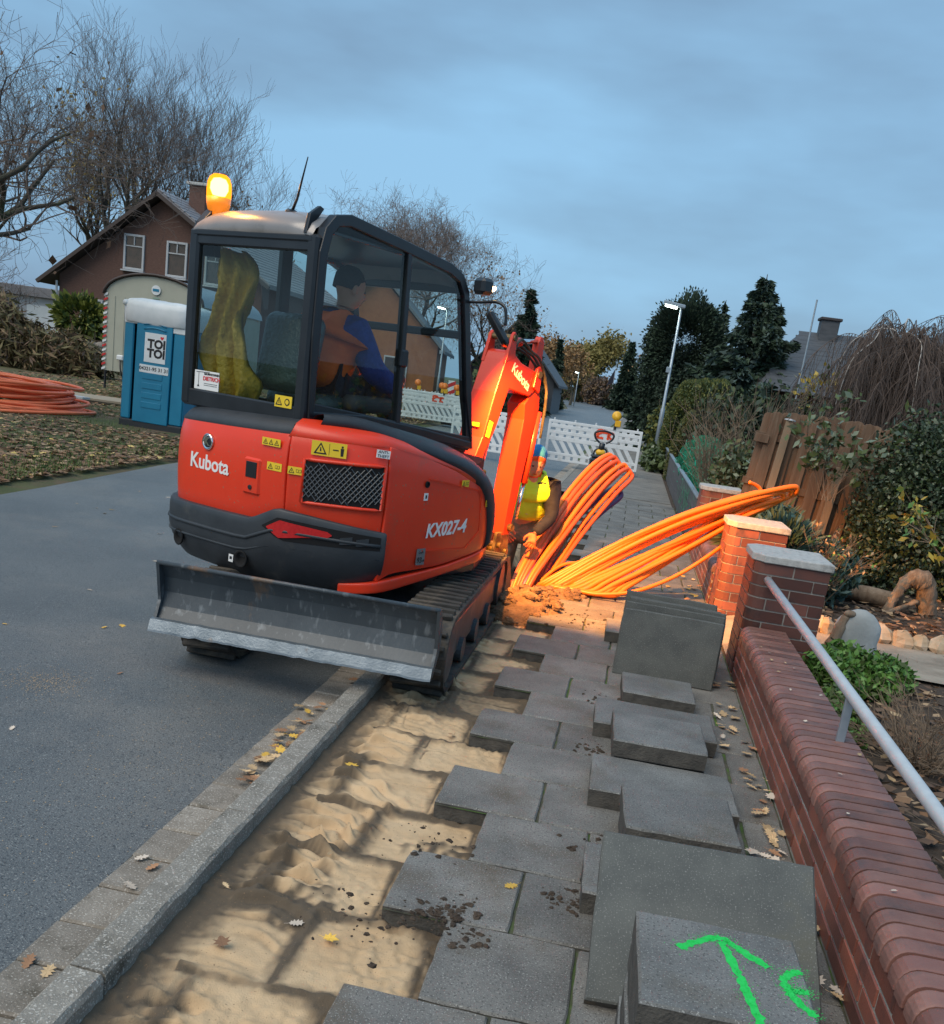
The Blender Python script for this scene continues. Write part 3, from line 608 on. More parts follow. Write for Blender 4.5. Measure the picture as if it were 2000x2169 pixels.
def strip_patch(path, s0, s1, zt, zb, d, n=14):
    # strip between two heights following the path
    A = curve_on(path, s0, s1, zt, d, n); B = curve_on(path, s0, s1, zb, d, n); A2 = curve_on(path, s0, s1, zt, d-.012, n); B2 = curve_on(path, s0, s1, zb, d-.012, n)
    m = MB(); m.grid([[A[i], B[i], B2[i], A2[i]] for i in range(n+1)], closed=True); m.add([A[0], B[0], B2[0], A2[0]], [(0, 1, 2, 3)]); m.add([A[-1], B[-1], B2[-1], A2[-1]], [(3, 2, 1, 0)]); return m
CL = .0
part(strip_patch(cw_, .685, .985, itp([.685, .73, .985], [.695, .755, .712]), itp([.685, .74, .985], [.690, .632, .640]), .008), 'reflector_recess', 'hole_black', cwo)
part(strip_patch(cw_, .70, .865, itp([.70, .735, .86, .865], [.695, .74, .712, .70]), itp([.70, .735, .80, .85, .865], [.690, .645, .668, .676, .695]), .013), 'red_reflector', 'reflector_red', cwo)
for a in (.885, .925):
    part(strip_patch(cw_, a, a+.03, itp([a, a+.03], [.69, .702]), itp([a, a+.03], [.655, .662]), .012, 3), 'vent_slot', 'dark_plastic', cwo)
for s_, z_ in ((.37, .49), (.62, .475)):
    c = curve_on(cw_, s_, s_+.01, lambda q: z_, -.006, 1); d = Vector(c[1])-Vector(c[0]); nrm = Vector((d.y, -d.x, 0)).normalized()
    mm = Matrix.Translation(Vector(c[0])) @ nrm.to_track_quat('Z', 'Y').to_matrix().to_4x4()
    m = MB(); m.lathe([(.03, -.01), (.046, .0), (.050, .009), (.046, .013), (.034, .006), (.03, -.008)], n=18, M=mm); part(m, 'lifting_hole', 'hole_black', cwo, smooth=True)
# deck above the panels, dark trim
m = MB(); rear_top = offs(pr_, .0); inner = [(-.66, -.35), (-.64, -.60), (-.62, -.80), (-.52, -.93), (-.2, -.965), (.08, -.965), (.31, -.955)]
inner = dense(inner); L1 = len(rear_top)
trz = itp([0, .4, 1], [1.095, 1.155, 1.195]); rows = []
for i in range(L1):
    s = i/(L1-1); o_ = offs(pr_, -.006)[i]; q_ = inner[i]; z0 = trz(s)
    rows.append([(*offs(pr_, -.02)[i], z0-.02), (*o_, z0+.006), (o_[0]*.97, o_[1]*.97, z0+.05), (q_[0]*.6+o_[0]*.4, q_[1]*.6+o_[1]*.4, z0+.075), (*q_, z0+.082)])
m.grid(rows); part(m, 'rear_shelf_trim', 'dark_plastic', smooth=True)
tops = [(.337, -1.114, 1.205), (.50, -1.03, 1.205), (.66, -.91, 1.20), (.745, -.80, 1.195), (.775, -.62, 1.165), (.785, -.40, 1.125), (.785, -.15, 1.075), (.775, .05, 1.01), (.75, .2, .93)]
ins_ = [(.30, -.95, 1.275), (.31, -.85, 1.275), (.31, -.70, 1.275), (.31, -.55, 1.265), (.31, -.40, 1.25), (.31, -.20, 1.225), (.31, .05, 1.195), (.31, .25, 1.165), (.31, .42, 1.14)]
A = spline(tops, 5); B = spline(ins_, 5); m = MB(); rows = []
for a, b in zip(A, B):
    rows.append([tuple(a+Vector((-.02, 0, -.025))), tuple(a), tuple(a.lerp(b, .25)+Vector((0, 0, .03))), tuple(a.lerp(b, .6)+Vector((0, 0, .03))), tuple(b)])
m.grid(rows); part(m, 'side_deck', 'red_paint', smooth=True)
# black arching trim over the side deck, down the front edge
edge = spline([(.42, -.985, 1.262), (.52, -.86, 1.272), (.60, -.72, 1.248), (.69, -.52, 1.19), (.765, -.30, 1.138), (.79, -.12, 1.09), (.795, .04, 1.03), (.795, .14, .95), (.785, .21, .85), (.77, .27, .70), (.75, .30, .58)], 5)
inn = spline([(.33, -.93, 1.30), (.34, -.80, 1.30), (.35, -.66, 1.295), (.36, -.44, 1.28), (.37, -.22, 1.25), (.40, .0, 1.215), (.46, .22, 1.16), (.58, .36, 1.05), (.66, .42, .92), (.68, .45, .75), (.66, .47, .58)], 5)
m = MB(); rows = []
for a, b in zip(edge, inn):
    c = a.lerp(b, .45)+Vector((.03, 0, .035)); rows.append([tuple(a+Vector((-.03, .01, -.03))), tuple(a), tuple(a.lerp(c, .5)+Vector((.012, 0, .012))), tuple(c), tuple(b), tuple(b-Vector((.02, .02, .03)))])
m.grid(rows); part(m, 'side_arch_trim', 'dark_plastic', smooth=True, bevel=0)
# inner core so that nothing is hollow
m = MB(); m.prism([(-.70, .75), (-.70, -.70), (-.5, -1.02), (.3, -1.05), (.68, -.78), (.70, .15), (.45, .62), (.2, .75)], 2, .48, 1.10); part(m, 'engine_bay', 'hole_black')
m = MB(); m.prism([(-.68, .8), (-.70, -.66), (-.5, -.98), (.3, -1.0), (.66, -.74), (.68, .30), (.45, .8)], 2, .40, .50); part(m, 'slew_deck', 'cab_black', bevel=.01)
m = MB(); m.lathe([(.36, .26), (.36, .40)], n=28); part(m, 'slew_ring', 'track_steel', smooth=False)
# grille in the corner cover
gA = .10; gB = .93
m = strip_patch(pc_, .17, .97, itp([0, 1], [1.075, 1.09]), itp([0, 1], [.85, .855]), .020, 12); gr = part(m, 'grille_recess', 'hole_black')
fr = MB()
top = curve_on(pc_, .17, .97, itp([0, 1], [1.075, 1.09]), .018, 12); bot = curve_on(pc_, .17, .97, itp([0, 1], [.85, .855]), .018, 12)
m = MB(); loop = top+bot[::-1]; m.tube(loop, .011, 6, closed=True); part(m, 'grille_rim', 'red_paint', smooth=True)
m = MB()
for k in range(-9, 22):
    for sg in (1, -1):
        pts = []
        for i in range(13):
            s = .18+.78*i/12; v = (s*26-k*1.32)*.1*1.15 if sg > 0 else 1-((s*26-k*1.32)*.1*1.15)
            if 0 <= v <= 1:
                z0 = .855+.215*v+.012*s; c = curve_on(pc_, s, s+.001, lambda q: z0, .024, 1)[0]; pts.append(c)
        if len(pts) > 1: m.tube(pts, .0028, 3, caps=False)
part(m, 'grille_wires', 'grille_wire')
# lettering and badges --------------------------------------------------
def on_path(path, s, z, d=.0):
    c = curve_on(path, s, min(.999, s+.01), lambda q: z, d, 1); x = Vector(c[1])-Vector(c[0]); return frame(c[0], x, (0, 0, 1))
def sticker(path, s, z, w_, h_, m_, name, d=.0145, parent=None, rz=0):
    M = on_path(path, s, z, d) @ Matrix.Rotation(rz, 4, 'Z'); q = MB(); v = [M @ Vector(p) for p in ((-w_/2, -h_/2, 0), (w_/2, -h_/2, 0), (w_/2, h_/2, 0), (-w_/2, h_/2, 0))]; nz = (M.to_3x3() @ Vector((0, 0, 1)))*.0025
    q.add([tuple(p) for p in v]+[tuple(p-nz) for p in v], [(0, 1, 2, 3), (0, 4, 5, 1), (1, 5, 6, 2), (2, 6, 7, 3), (3, 7, 4, 0)]); return part(q, name, m_, parent), M @ Matrix.Translation((0, 0, .001))
def glyph(M, polys, m_, parent, name='pictogram'):
    q = MB()
    for p in polys: q.add([tuple(M @ Vector((x, y, 0))) for x, y in p], [tuple(range(len(p)))])
    return part(q, name, m_, parent)
def warn(M, s, cx, parent):
    t = [(cx-s*.55, -s*.45), (cx+s*.55, -s*.45), (cx, s*.5)]; i = [(cx-s*.36, -s*.34), (cx+s*.36, -s*.34), (cx, s*.32)]
    q = [[t[0], t[1], i[1], i[0]], [t[1], t[2], i[2], i[1]], [t[2], t[0], i[0], i[2]], [(cx-s*.05, -s*.22), (cx+s*.08, -s*.22), (cx+s*.04, s*.1), (cx-s*.04, s*.1)]]
    glyph(M, q, 'ink_black', parent)
def book(M, s, cx, parent):
    glyph(M, [[(cx-s*.6, -s*.3), (cx-s*.04, -s*.38), (cx-s*.04, s*.3), (cx-s*.6, s*.36)], [(cx+s*.04, -s*.38), (cx+s*.6, -s*.3), (cx+s*.6, s*.36), (cx+s*.04, s*.3)]], 'ink_black', parent)
    glyph(M @ Matrix.Translation((0, 0, .0006)), [[(cx-s*.5, -s*.22), (cx-s*.1, -s*.28), (cx-s*.1, s*.22), (cx-s*.5, s*.27)], [(cx+s*.1, -s*.28), (cx+s*.5, -s*.22), (cx+s*.5, s*.27), (cx+s*.1, s*.22)]], 'yellow_vinyl', parent)
textmesh('Kubota', .118, 'white_vinyl', 'lettering', ex, on_path(pr_, .660, .945, .0125), extr=.0008, bold=.0022, spacing=.98)
M = on_path(pr_, .648, 1.065, .006)
m = MB(); m.lathe([(.046, 0), (.046, .012), (.040, .018), (.034, .012)], n=24, M=M); bd = part(m, 'round_badge', 'chrome', smooth=True)
m = MB(); m.lathe([(.034, .011), (.030, .014)], n=20, M=M); part(m, 'badge_field', 'ink_black', bd)
textmesh('K', .062, 'chrome', 'badge_mark', bd, M @ Matrix.Translation((0, 0, .016)), extr=.003, bold=.003)
m = MB(); m.cbox((0, 0, .006), (.12, .17, .022), .008, M=None); me_ = m
lk = part(MB().cbox((0, 0, 0), (.125, .20, .026), .012), 'latch_plate', 'red_paint'); lk.matrix_local = on_path(pr_, .865, .935, .008)
lo_ = part(MB().cbox((0, .035, .014), (.078, .085, .006), .002), 'latch_handle', 'cab_black', lk); part(MB().lathe([(.013, .010), (.013, .018), (.009, .019)], (0, -.06, 0), 12), 'key_lock', 'cab_black', lk)
for (pt, s_, z_, w_, h_, kind) in ((pr_, .935, 1.135, .125, .04, 'w3'), (pr_, .955, 1.01, .10, .042, 'wb'), (pc_, .115, 1.005, .10, .042, 'wb_'), (pc_, .40, 1.145, .185, .075, 'big'), (ps_, .63, 1.0, .075, .04, 'wb'), (ps_, .905, .87, .05, .04, 'wb')):
    if kind == 'wb_': continue
    st, MM = sticker(pt, s_, z_, w_, h_, 'yellow_vinyl', 'warning_sticker')
    if kind == 'w3': [warn(MM, h_*.75, c, st) for c in (-.038, 0, .038)]
    if kind == 'wb': warn(MM, h_*.75, -w_*.25, st); book(MM, h_*.6, w_*.22, st)
    if kind == 'big':
        warn(MM, h_*.85, -.045, st); glyph(MM, [[(.02, -.003), (.05, -.003), (.05, .003), (.02, .003)], [(.062, -.028), (.076, -.028), (.078, .012), (.06, .012)], [(.064, .014), (.074, .014), (.074, .025), (.064, .025)], [(.0, -.03), (.002, -.03), (.002, .03), (.0, .03)]], 'ink_black', st)
st, MM = sticker(pc_, .085, 1.01, .082, .04, 'yellow_vinyl', 'warning_sticker', d=.02); warn(MM, .03, -.02, st); book(MM, .024, .02, st)
st, MM = sticker(pc_, .93, 1.155, .075, .042, 'white_vinyl', 'label_sticker', d=.02, rz=-.05); textmesh('ANTI-\nTHEFT', .022, 'ink_black', 'lettering', st, MM, extr=.0004)
textmesh('KX027-4', .112, 'white_vinyl', 'lettering', ex, on_path(ps_, .50, .735, .0125) @ Matrix.Rotation(.03, 4, 'Z'), bold=.003, shear=.22)
st, MM = sticker(ps_, .30, .585, .075, .095, 'grey_vinyl', 'noise_label'); textmesh('93', .045, 'ink_black', 'lettering', st, MM @ Matrix.Translation((-.008, -.02, 0)), extr=.0004, bold=.001); textmesh('dB', .018, 'ink_black', 'lettering', st, MM @ Matrix.Translation((.026, -.024, 0)), extr=.0004); textmesh('LwA', .022, 'ink_black', 'lettering', st, MM @ Matrix.Translation((0, .026, 0)), extr=.0004)
st, MM = sticker(ps_, .285, .93, .034, .042, 'white_vinyl', 'label_sticker'); glyph(MM, [[(-.007, -.01), (.007, -.01), (.007, .01), (-.007, .01)]], 'ink_black', st)
st, MM = sticker(cw_, .585, .465, .034, .042, 'white_vinyl', 'label_sticker', d=-.002); glyph(MM, [[(-.009, -.006), (.009, -.006), (.009, .010), (-.009, .010)]], 'ink_black', st)
M = on_path(ps_, .285, 1.0, .012); part(MB().lathe([(.019, 0), (.019, .005), (.013, .007), (.012, -.004)], n=16, M=M), 'key_lock', 'hole_black')
m = MB(); m.tube(curve_on(ps_, .30, .80, itp([.3, .8], [1.03, .955]), .012, 8)+curve_on(ps_, .82, .84, itp([.82, .84], [.92, .70]), .012, 3)+curve_on(ps_, .72, .3, itp([.3, .72], [.62, .60]), .012, 6), .004, 4); part(m, 'panel_swage', 'red_paint', side_p)
# cab ------------------------------------------------------------------
XR, XL = .29, -.64
sideo = [(-.975, 1.27), (-1.0, 1.7), (-1.0, 2.12), (-.97, 2.24), (-.90, 2.315), (-.78, 2.34), (-.3, 2.30), (.17, 2.255), (.30, 2.215), (.385, 2.12), (.45, 1.9), (.56, 1.5), (.66, 1.14), (.1, 1.195), (-.5, 1.255)]
def band(outline, x, wd, dep):
    # frame band: outline in (y,z), inset copy, extruded in x
    c = (np.mean([p[0] for p in outline]), np.mean([p[1] for p in outline])); n = len(outline); inn = []
    for i in range(n):
        a, b, p = outline[i-1], outline[(i+1) % n], outline[i]; t = Vector((b[0]-a[0], b[1]-a[1])).normalized(); nr = Vector((t.y, -t.x))
        if nr.dot(Vector((c[0]-p[0], c[1]-p[1]))) < 0: nr = -nr
        inn.append((p[0]+nr.x*wd, p[1]+nr.y*wd))
    m = MB(); m.v = [(x+dep/2, *p) for p in outline]+[(x+dep/2, *p) for p in inn]+[(x-dep/2, *p) for p in inn]+[(x-dep/2, *p) for p in outline]
    for i in range(n):
        j = (i+1) % n
        for r in range(4): q = (r+1) % 4; m.f.append((r*n+i, r*n+j, q*n+j, q*n+i))
    m.m = [0]*len(m.f); return m, inn
smooth_side = [(p.x, p.y) for p in spline([(a, b, 0) for a, b in sideo], 3, True)]
for X_ in (XR, XL):
    m, innr = band(sideo, X_, .062, .06); part(m, 'cab_side_frame', 'cab_black', bevel=.012)
def pane(outl, x, name='side_window'):
    m = MB(); m.add([(x, *p) for p in outl], [tuple(range(len(outl)))]); return part(m, name, 'cab_glass')
m, innr = band(sideo, XR, .058, .06)
pane(innr, XR+.012); pane(innr, XL)
ob = MB(); ob.prism([(-.275, 2.27), (-.235, 2.27), (-.165, 1.22), (-.205, 1.22)], 0, XR-.02, XR+.028); part(ob, 'window_divider', 'cab_black', bevel=.004)
ob = MB(); ob.prism([(.395, 2.06), (.44, 1.94), (.64, 1.2), (.58, 1.2), (.40, 1.9)], 0, XR-.015, XR+.02); part(ob, 'window_seal', 'cab_black')
ob = MB(); ob.cbox((XR+.03, -.215, 1.66), (.03, .07, .10), .01); part(ob, 'window_catch', 'cab_black')
ob = MB(); ob.prism([(-.96, 1.30), (.62, 1.13), (.64, 1.22), (-.95, 1.36)], 0, XR-.025, XR+.024); part(ob, 'window_sill_band', 'cab_black', bevel=.006)
# rear frame and window
YR = -.985
for (xa, xb, za, zb_) in ((XL, XR, 1.235, 1.33), (XL, XR, 2.115, 2.20)): part(MB().cbox(((xa+xb)/2, YR, (za+zb_)/2), (xb-xa, .05, zb_-za), .008), 'rear_frame_bar', 'cab_black')
for xa in (XL+.02, XR-.02): part(MB().cbox((xa, YR-.004, 1.72), (.075, .056, .96), .014), 'rear_pillar', 'cab_black')
part(MB().add([(XL+.05, YR-.006, 1.305), (XR-.05, YR-.006, 1.305), (XR-.05, YR-.006, 2.145), (XL+.05, YR-.006, 2.145)], [(0, 1, 2, 3)]), 'rear_window', 'rear_glass')
st = part(MB().box((-.46, YR-.013, 1.385), (.20, .004, .105)), 'dealer_sticker', 'white_vinyl')
MF = frame((-.43, YR-.0165, 1.395), (1, 0, 0), (0, 0, 1)); textmesh('DIETRICH', .032, 'ink_red', 'lettering', st, MF @ Matrix.Translation((.012, .0, 0)), extr=.0004, bold=.0008); textmesh('BAUMASCHINEN', .0165, 'ink_black', 'lettering', st, MF @ Matrix.Translation((.012, .026, 0)), extr=.0004, bold=.0005)
glyph(MF @ Matrix.Translation((-.105, -.008, 0)), [[(-.012, .042), (.10, .046), (.10, .043), (-.012, .039)], [(.008, -.035), (.011, -.035), (.011, .04), (.008, .04)], [(0, -.04), (.018, -.04), (.013, -.03), (.005, -.03)]], 'ink_black', st)
glyph(MF, [[(-.05, -.028), (.06, -.028), (.06, -.025), (-.05, -.025)], [(-.05, -.038), (.06, -.038), (.06, -.035), (-.05, -.035)]], 'grey_vinyl', st)
st = part(MB().box((.165, YR-.030, 1.345), (.125, .004, .062)), 'warning_sticker', 'yellow_vinyl'); MF = frame((.165, YR-.0335, 1.345), (1, 0, 0), (0, 0, 1)); warn(MF, .045, -.03, st); glyph(MF, [[(.03+.019*cos(2*pi*i/12), .019*sin(2*pi*i/12)) for i in range(12)]], 'ink_black', st); glyph(MF @ Matrix.Translation((0, 0, .0006)), [[(.03+.013*cos(2*pi*i/12), .013*sin(2*pi*i/12)) for i in range(12)]], 'yellow_vinyl', st)
# roof shell
rows = []
for i, (yy, zz, xi) in enumerate(((-1.0, 2.165, .0), (-1.015, 2.21, .0), (-.985, 2.26, .015), (-.93, 2.295, .03), (-.80, 2.325, .03), (-.3, 2.30, .03), (.17, 2.255, .03), (.30, 2.21, .02), (.38, 2.12, .0))):
    rows.append([(XL-.005+xi, yy, zz-.03), (XL+.05+xi, yy, zz-.006), (XL+.2, yy-.008*(i < 3), zz+.012), (-.175, yy-.012*(i < 3), zz+.018), (XR-.2, yy-.008*(i < 3), zz+.012), (XR-.055, yy, zz-.004), (XR-.03, yy, zz-.03)])
m = MB(); m.grid(rows); part(m, 'cab_roof', 'cab_roof', smooth=True)
part(MB().cbox((-.175, -.25, 2.235), (.88, 1.2, .02), .004), 'headliner', 'cab_black')
part(MB().cbox((-.175, -1.004, 2.178), (.90, .03, .035), .008), 'roof_lip', 'cab_black')
part(MB().prism([(-1.02, 2.20), (-.93, 2.30), (-.90, 2.34), (-.93, 2.35), (-1.0, 2.30)], 0, XR-.085, XR-.06), 'lift_lug', 'cab_black', bevel=.004)
# front window and bars
m = MB(); m.add([(XL, .38, 2.12), (XR, .38, 2.12), (XR, .655, 1.15), (XL, .655, 1.15)], [(0, 1, 2, 3)]); part(m, 'front_window', 'cab_glass')
for (ya, za) in ((.385, 2.13), (.46, 1.86), (.655, 1.16)): part(MB().cbox(((XL+XR)/2, ya, za), (XR-XL, .045, .05), .008), 'front_bar', 'cab_black')
part(MB().cbox((-.175, -.15, 1.14), (.90, 1.6, .06), .01), 'cab_floor', 'cab_black')
part(MB().cbox((XL+.03, -.3, 1.72), (.05, .09, 1.05), .01), 'door_post', 'cab_black')
# seat
m = MB(); m.cbox((-.2, -.36, 1.33), (.46, .46, .13), .04); part(m, 'seat_cushion', 'seat_cover', smooth=True, bevel=.02)
mm = Matrix.Rotation(-.16, 3, 'X'); m = MB(); m.cbox((-.2, -.62, 1.60), (.44, .13, .46), .045, M=mm); sb = part(m, 'seat_back', 'seat_cover', smooth=True, bevel=.02)
m = MB(); m.cbox((-.2, -.50, 1.22), (.42, .5, .12), .02); part(m, 'seat_base', 'seat_grey')
for sx in (-.46, .06):
    part(MB().cbox((sx, -.18, 1.36), (.13, .40, .10), .03), 'console', 'seat_grey', smooth=True)
    jm = MB(); jm.tube([(sx, .10, 1.38), (sx, .115, 1.43), (sx, .12, 1.50)], [.03, .014, .014], 8); jm.ell((sx, .125, 1.53), (.024, .03, .045), 8, 6); part(jm, 'joystick', 'cab_black', smooth=True)
# mirror, antenna, beacon, work lamp
mr = MB(); mr.tube(spline([(.29, .40, 2.062), (.40, .42, 2.072), (.50, .42, 2.08), (.565, .42, 2.06), (.588, .42, 2.01), (.592, .42, 1.945)], 5), .010, 7); ma = part(mr, 'mirror_arm', 'cab_black', smooth=True)
mm = Matrix.Rotation(-.72, 3, 'Y') @ Matrix.Rotation(.5, 3, 'Z'); part(MB().cbox((.542, .42, 1.922), (.055, .10, .255), .025, M=mm), 'mirror_head', 'cab_black', smooth=True, bevel=.008)
m = MB(); m.ell((-.10, -.80, 2.335), (.03, .045, .018), 10, 6); m.tube([(-.10, -.80, 2.34), (-.05, -.82, 2.40), (.10, -.92, 2.585)], [.009, .007, .003], 6); part(m, 'antenna', 'cab_black', smooth=True)
bc = part(MB().lathe([(.045, 2.27), (.045, 2.31), (.058, 2.32), (.066, 2.35), (.069, 2.385)], (-.615, -.86, 0), 20), 'beacon_base', 'beacon_amber', smooth=True)
m = MB(); m.tube([(-.625, -.86, 2.10), (-.615, -.86, 2.28)], .018, 8); m.box((-.60, -.9, 2.12), (.09, .05, .11)); part(m, 'beacon_bracket', 'cab_black')
part(MB().lathe([(.068, 2.386), (.069, 2.43), (.066, 2.465), (.056, 2.492), (.036, 2.508), (.0, 2.513)], (-.615, -.86, 0), 20), 'beacon_dome', 'beacon_glow', bc, smooth=True)
part(MB().lathe([(.0, 2.395), (.035, 2.40), (.050, 2.43), (.048, 2.462), (.034, 2.485), (.0, 2.494)], (-.615, -.86, 0), 14), 'beacon_bulb', 'beacon_core', bc)
bl = bpy.data.lights.new('beacon_light', 'POINT'); bl.energy = 9; bl.color = (1, .42, .06); bl.shadow_soft_size = .06
blo = bpy.data.objects.new('beacon_light', bl); COL.objects.link(blo); blo.parent = ex; blo.location = (-.615, -.98, 2.60)
wl = part(MB().cbox((.36, .47, 2.17), (.11, .10, .10), .02, M=Matrix.Rotation(-.3, 3, 'Z')), 'work_lamp', 'cab_black')
WL = Vector((.41, .535, 2.14)); WT = Vector((.66, 2.0, .72)); wd_ = (WT-WL).normalized()
mm = wd_.to_track_quat('Z', 'Y').to_matrix().to_4x4(); part(MB().lathe([(.024, 0), (.022, .006)], tuple(WL-wd_*.036), 16, M=mm), 'lamp_lens', 'lamp_glass', wl)
spl = bpy.data.lights.new('work_light', 'SPOT'); spl.energy = 900; spl.color = (1, .38, .06); spl.spot_size = RAD(72); spl.spot_blend = .55; spl.shadow_soft_size = .035
spo = bpy.data.objects.new('work_light', spl); COL.objects.link(spo); spo.parent = ex; spo.location = WL+wd_*.03; spo.rotation_euler = (-wd_).to_track_quat('Z', 'Y').to_euler()
# boom, arm, bucket ------------------------------------------------------
bo = [(.78, .52), (1.00, .45), (1.08, .62), (1.20, 1.08), (1.31, 1.27), (1.42, 1.565), (1.73, 1.53), (1.80, 1.575), (1.83, 1.66), (1.80, 1.715), (1.55, 1.765), (1.39, 1.84), (1.345, 1.82), (1.325, 1.77), (1.24, 1.53), (1.15, 1.20), (.98, .84)]
m = MB(); m.prism(bo, 0, -.135, .075); boom = part(m, 'boom', 'boom_paint', bevel=.008)
for sx in (-.125, .065):
    part(MB().prism([(1.31, 1.74), (1.37, 1.95), (1.395, 1.975), (1.425, 1.95), (1.44, 1.80)], 0, sx-.014, sx+.014), 'pin_lug', 'boom_paint', boom, bevel=.006)
    part(MB().prism([(1.74, 1.60), (1.77, 1.745), (1.81, 1.765), (1.85, 1.72), (1.84, 1.56)], 0, sx-.012+.02*(1 if sx > 0 else -1), sx+.012+.02*(1 if sx > 0 else -1)), 'pin_lug', 'boom_paint', boom, bevel=.006)
part(MB().tube([(-.15, 1.395, 1.93), (.09, 1.395, 1.93)], .024, 12), 'pin', 'brass_pin', boom); part(MB().tube([(-.17, 1.80, 1.70), (.11, 1.80, 1.70)], .028, 12), 'pin', 'brass_pin', boom)
textmesh('Kubota', .105, 'white_vinyl', 'lettering', boom, frame((.077, 1.565, 1.66), (0, .9, -.42), (0, .42, .9)), bold=.002)
M = frame((0, 1.195, 1.375), (1, 0, 0), (0, .28, .96)); st = part(MB().box((-.015, 1.151, 1.285), (.085, .004, .03), M=None), 'warning_sticker', 'yellow_vinyl', boom); st.rotation_euler = (0, 0, 0)
part(MB().box((.077, 1.22, 1.26), (.004, .05, .12), M=Matrix.Rotation(-.25, 3, 'X')), 'warning_sticker', 'yellow_vinyl', boom)
ao = [(1.70, 1.47), (1.80, 1.58), (1.90, 1.60), (1.93, 1.45), (1.83, .95), (1.75, .44), (1.65, .44), (1.69, .95), (1.72, 1.35)]
m = MB(); m.prism(ao, 0, -.095, .065); arm = part(m, 'dipper_arm', 'boom_paint', bevel=.007)
part(MB().prism([(1.80, 1.50), (1.84, 1.94), (1.87, 1.985), (1.90, 1.985), (1.93, 1.94), (1.94, 1.50)], 0, -.026, .026), 'arm_lever', 'boom_paint', arm, bevel=.005)
part(MB().tube([(-.1, 1.73, .50), (.1, 1.73, .50)], .03, 12), 'pin', 'brass_pin', arm)
m = MB(); m.tube([(0, 1.43, 1.90), (0, 1.60, 1.915)], .034, 12); m.tube([(0, 1.43, 1.905), (0, 1.9, 1.95)], .018, 10, mi=1); part(m, 'arm_cylinder', ['boom_paint', 'chrome'], boom, smooth=True)
m = MB(); m.tube([(.05, 1.95, 1.42), (.05, 1.89, .85)], .030, 12); m.tube([(.05, 1.89, .85), (.05, 1.84, .56)], .016, 10, mi=1); part(m, 'bucket_cylinder', ['boom_paint', 'chrome'], arm, smooth=True)
for k in range(3):
    m = MB(); m.tube(spline([(.07-.05*k, 1.42, 1.84), (.06-.05*k, 1.52, 1.93-.02*k), (.07-.05*k, 1.68, 1.86), (.09-.04*k, 1.80, 1.80), (.115, 1.91, 1.60), (.12, 1.92, 1.30-.04*k)], 6), .011, 6); part(m, 'hydraulic_hose', 'rubber', boom, smooth=True)
m = MB(); m.tube([(.0, 1.16, .72), (.0, 1.30, 1.20)], .045, 12); m.tube([(0, 1.29, 1.18), (0, 1.36, 1.42)], .024, 10, mi=1); part(m, 'boom_cylinder', ['boom_paint', 'chrome'], boom, smooth=True)
part(MB().prism([(.72, .40), (1.02, .42), (1.05, .70), (.90, .82), (.70, .62)], 0, -.16, .16), 'swing_bracket', 'boom_paint', bevel=.02)
part(MB().cbox((.16, 1.05, .88), (.07, .06, .20), .01), 'hose_guard', 'hole_black')
# quick hitch and narrow bucket
m = MB(); m.prism([(1.58, .46), (1.76, .46), (1.78, .30), (1.68, .20), (1.56, .30)], 0, -.10, -.075); m.prism([(1.58, .46), (1.76, .46), (1.78, .30), (1.68, .20), (1.56, .30)], 0, .03, .055); m.tube([(-.13, 1.62, .36), (.08, 1.62, .36)], .024, 12); m.tube([(-.13, 1.73, .30), (.08, 1.73, .30)], .024, 12); part(m, 'quick_hitch', 'brass_pin', arm, bevel=.004)
bk_ = [(1.60, .26), (1.88, .26), (1.96, .02), (1.90, -.24), (1.74, -.36), (1.66, -.30), (1.80, -.16), (1.82, .02), (1.70, .10), (1.55, .06)]
m = MB(); bk_ = [(a-.10, b) for a, b in bk_]; m.prism(bk_, 0, -.13, -.115); m.prism(bk_, 0, .075, .09); sp = [(1.50, .26), (1.78, .26), (1.86, .02), (1.80, -.24), (1.64, -.36)]
for i in range(len(sp)-1):
    a, b = sp[i], sp[i+1]; m.add([(-.115, *a), (.075, *a), (.075, *b), (-.115, *b)], [(0, 1, 2, 3)])
part(m, 'bucket', 'track_steel', arm)
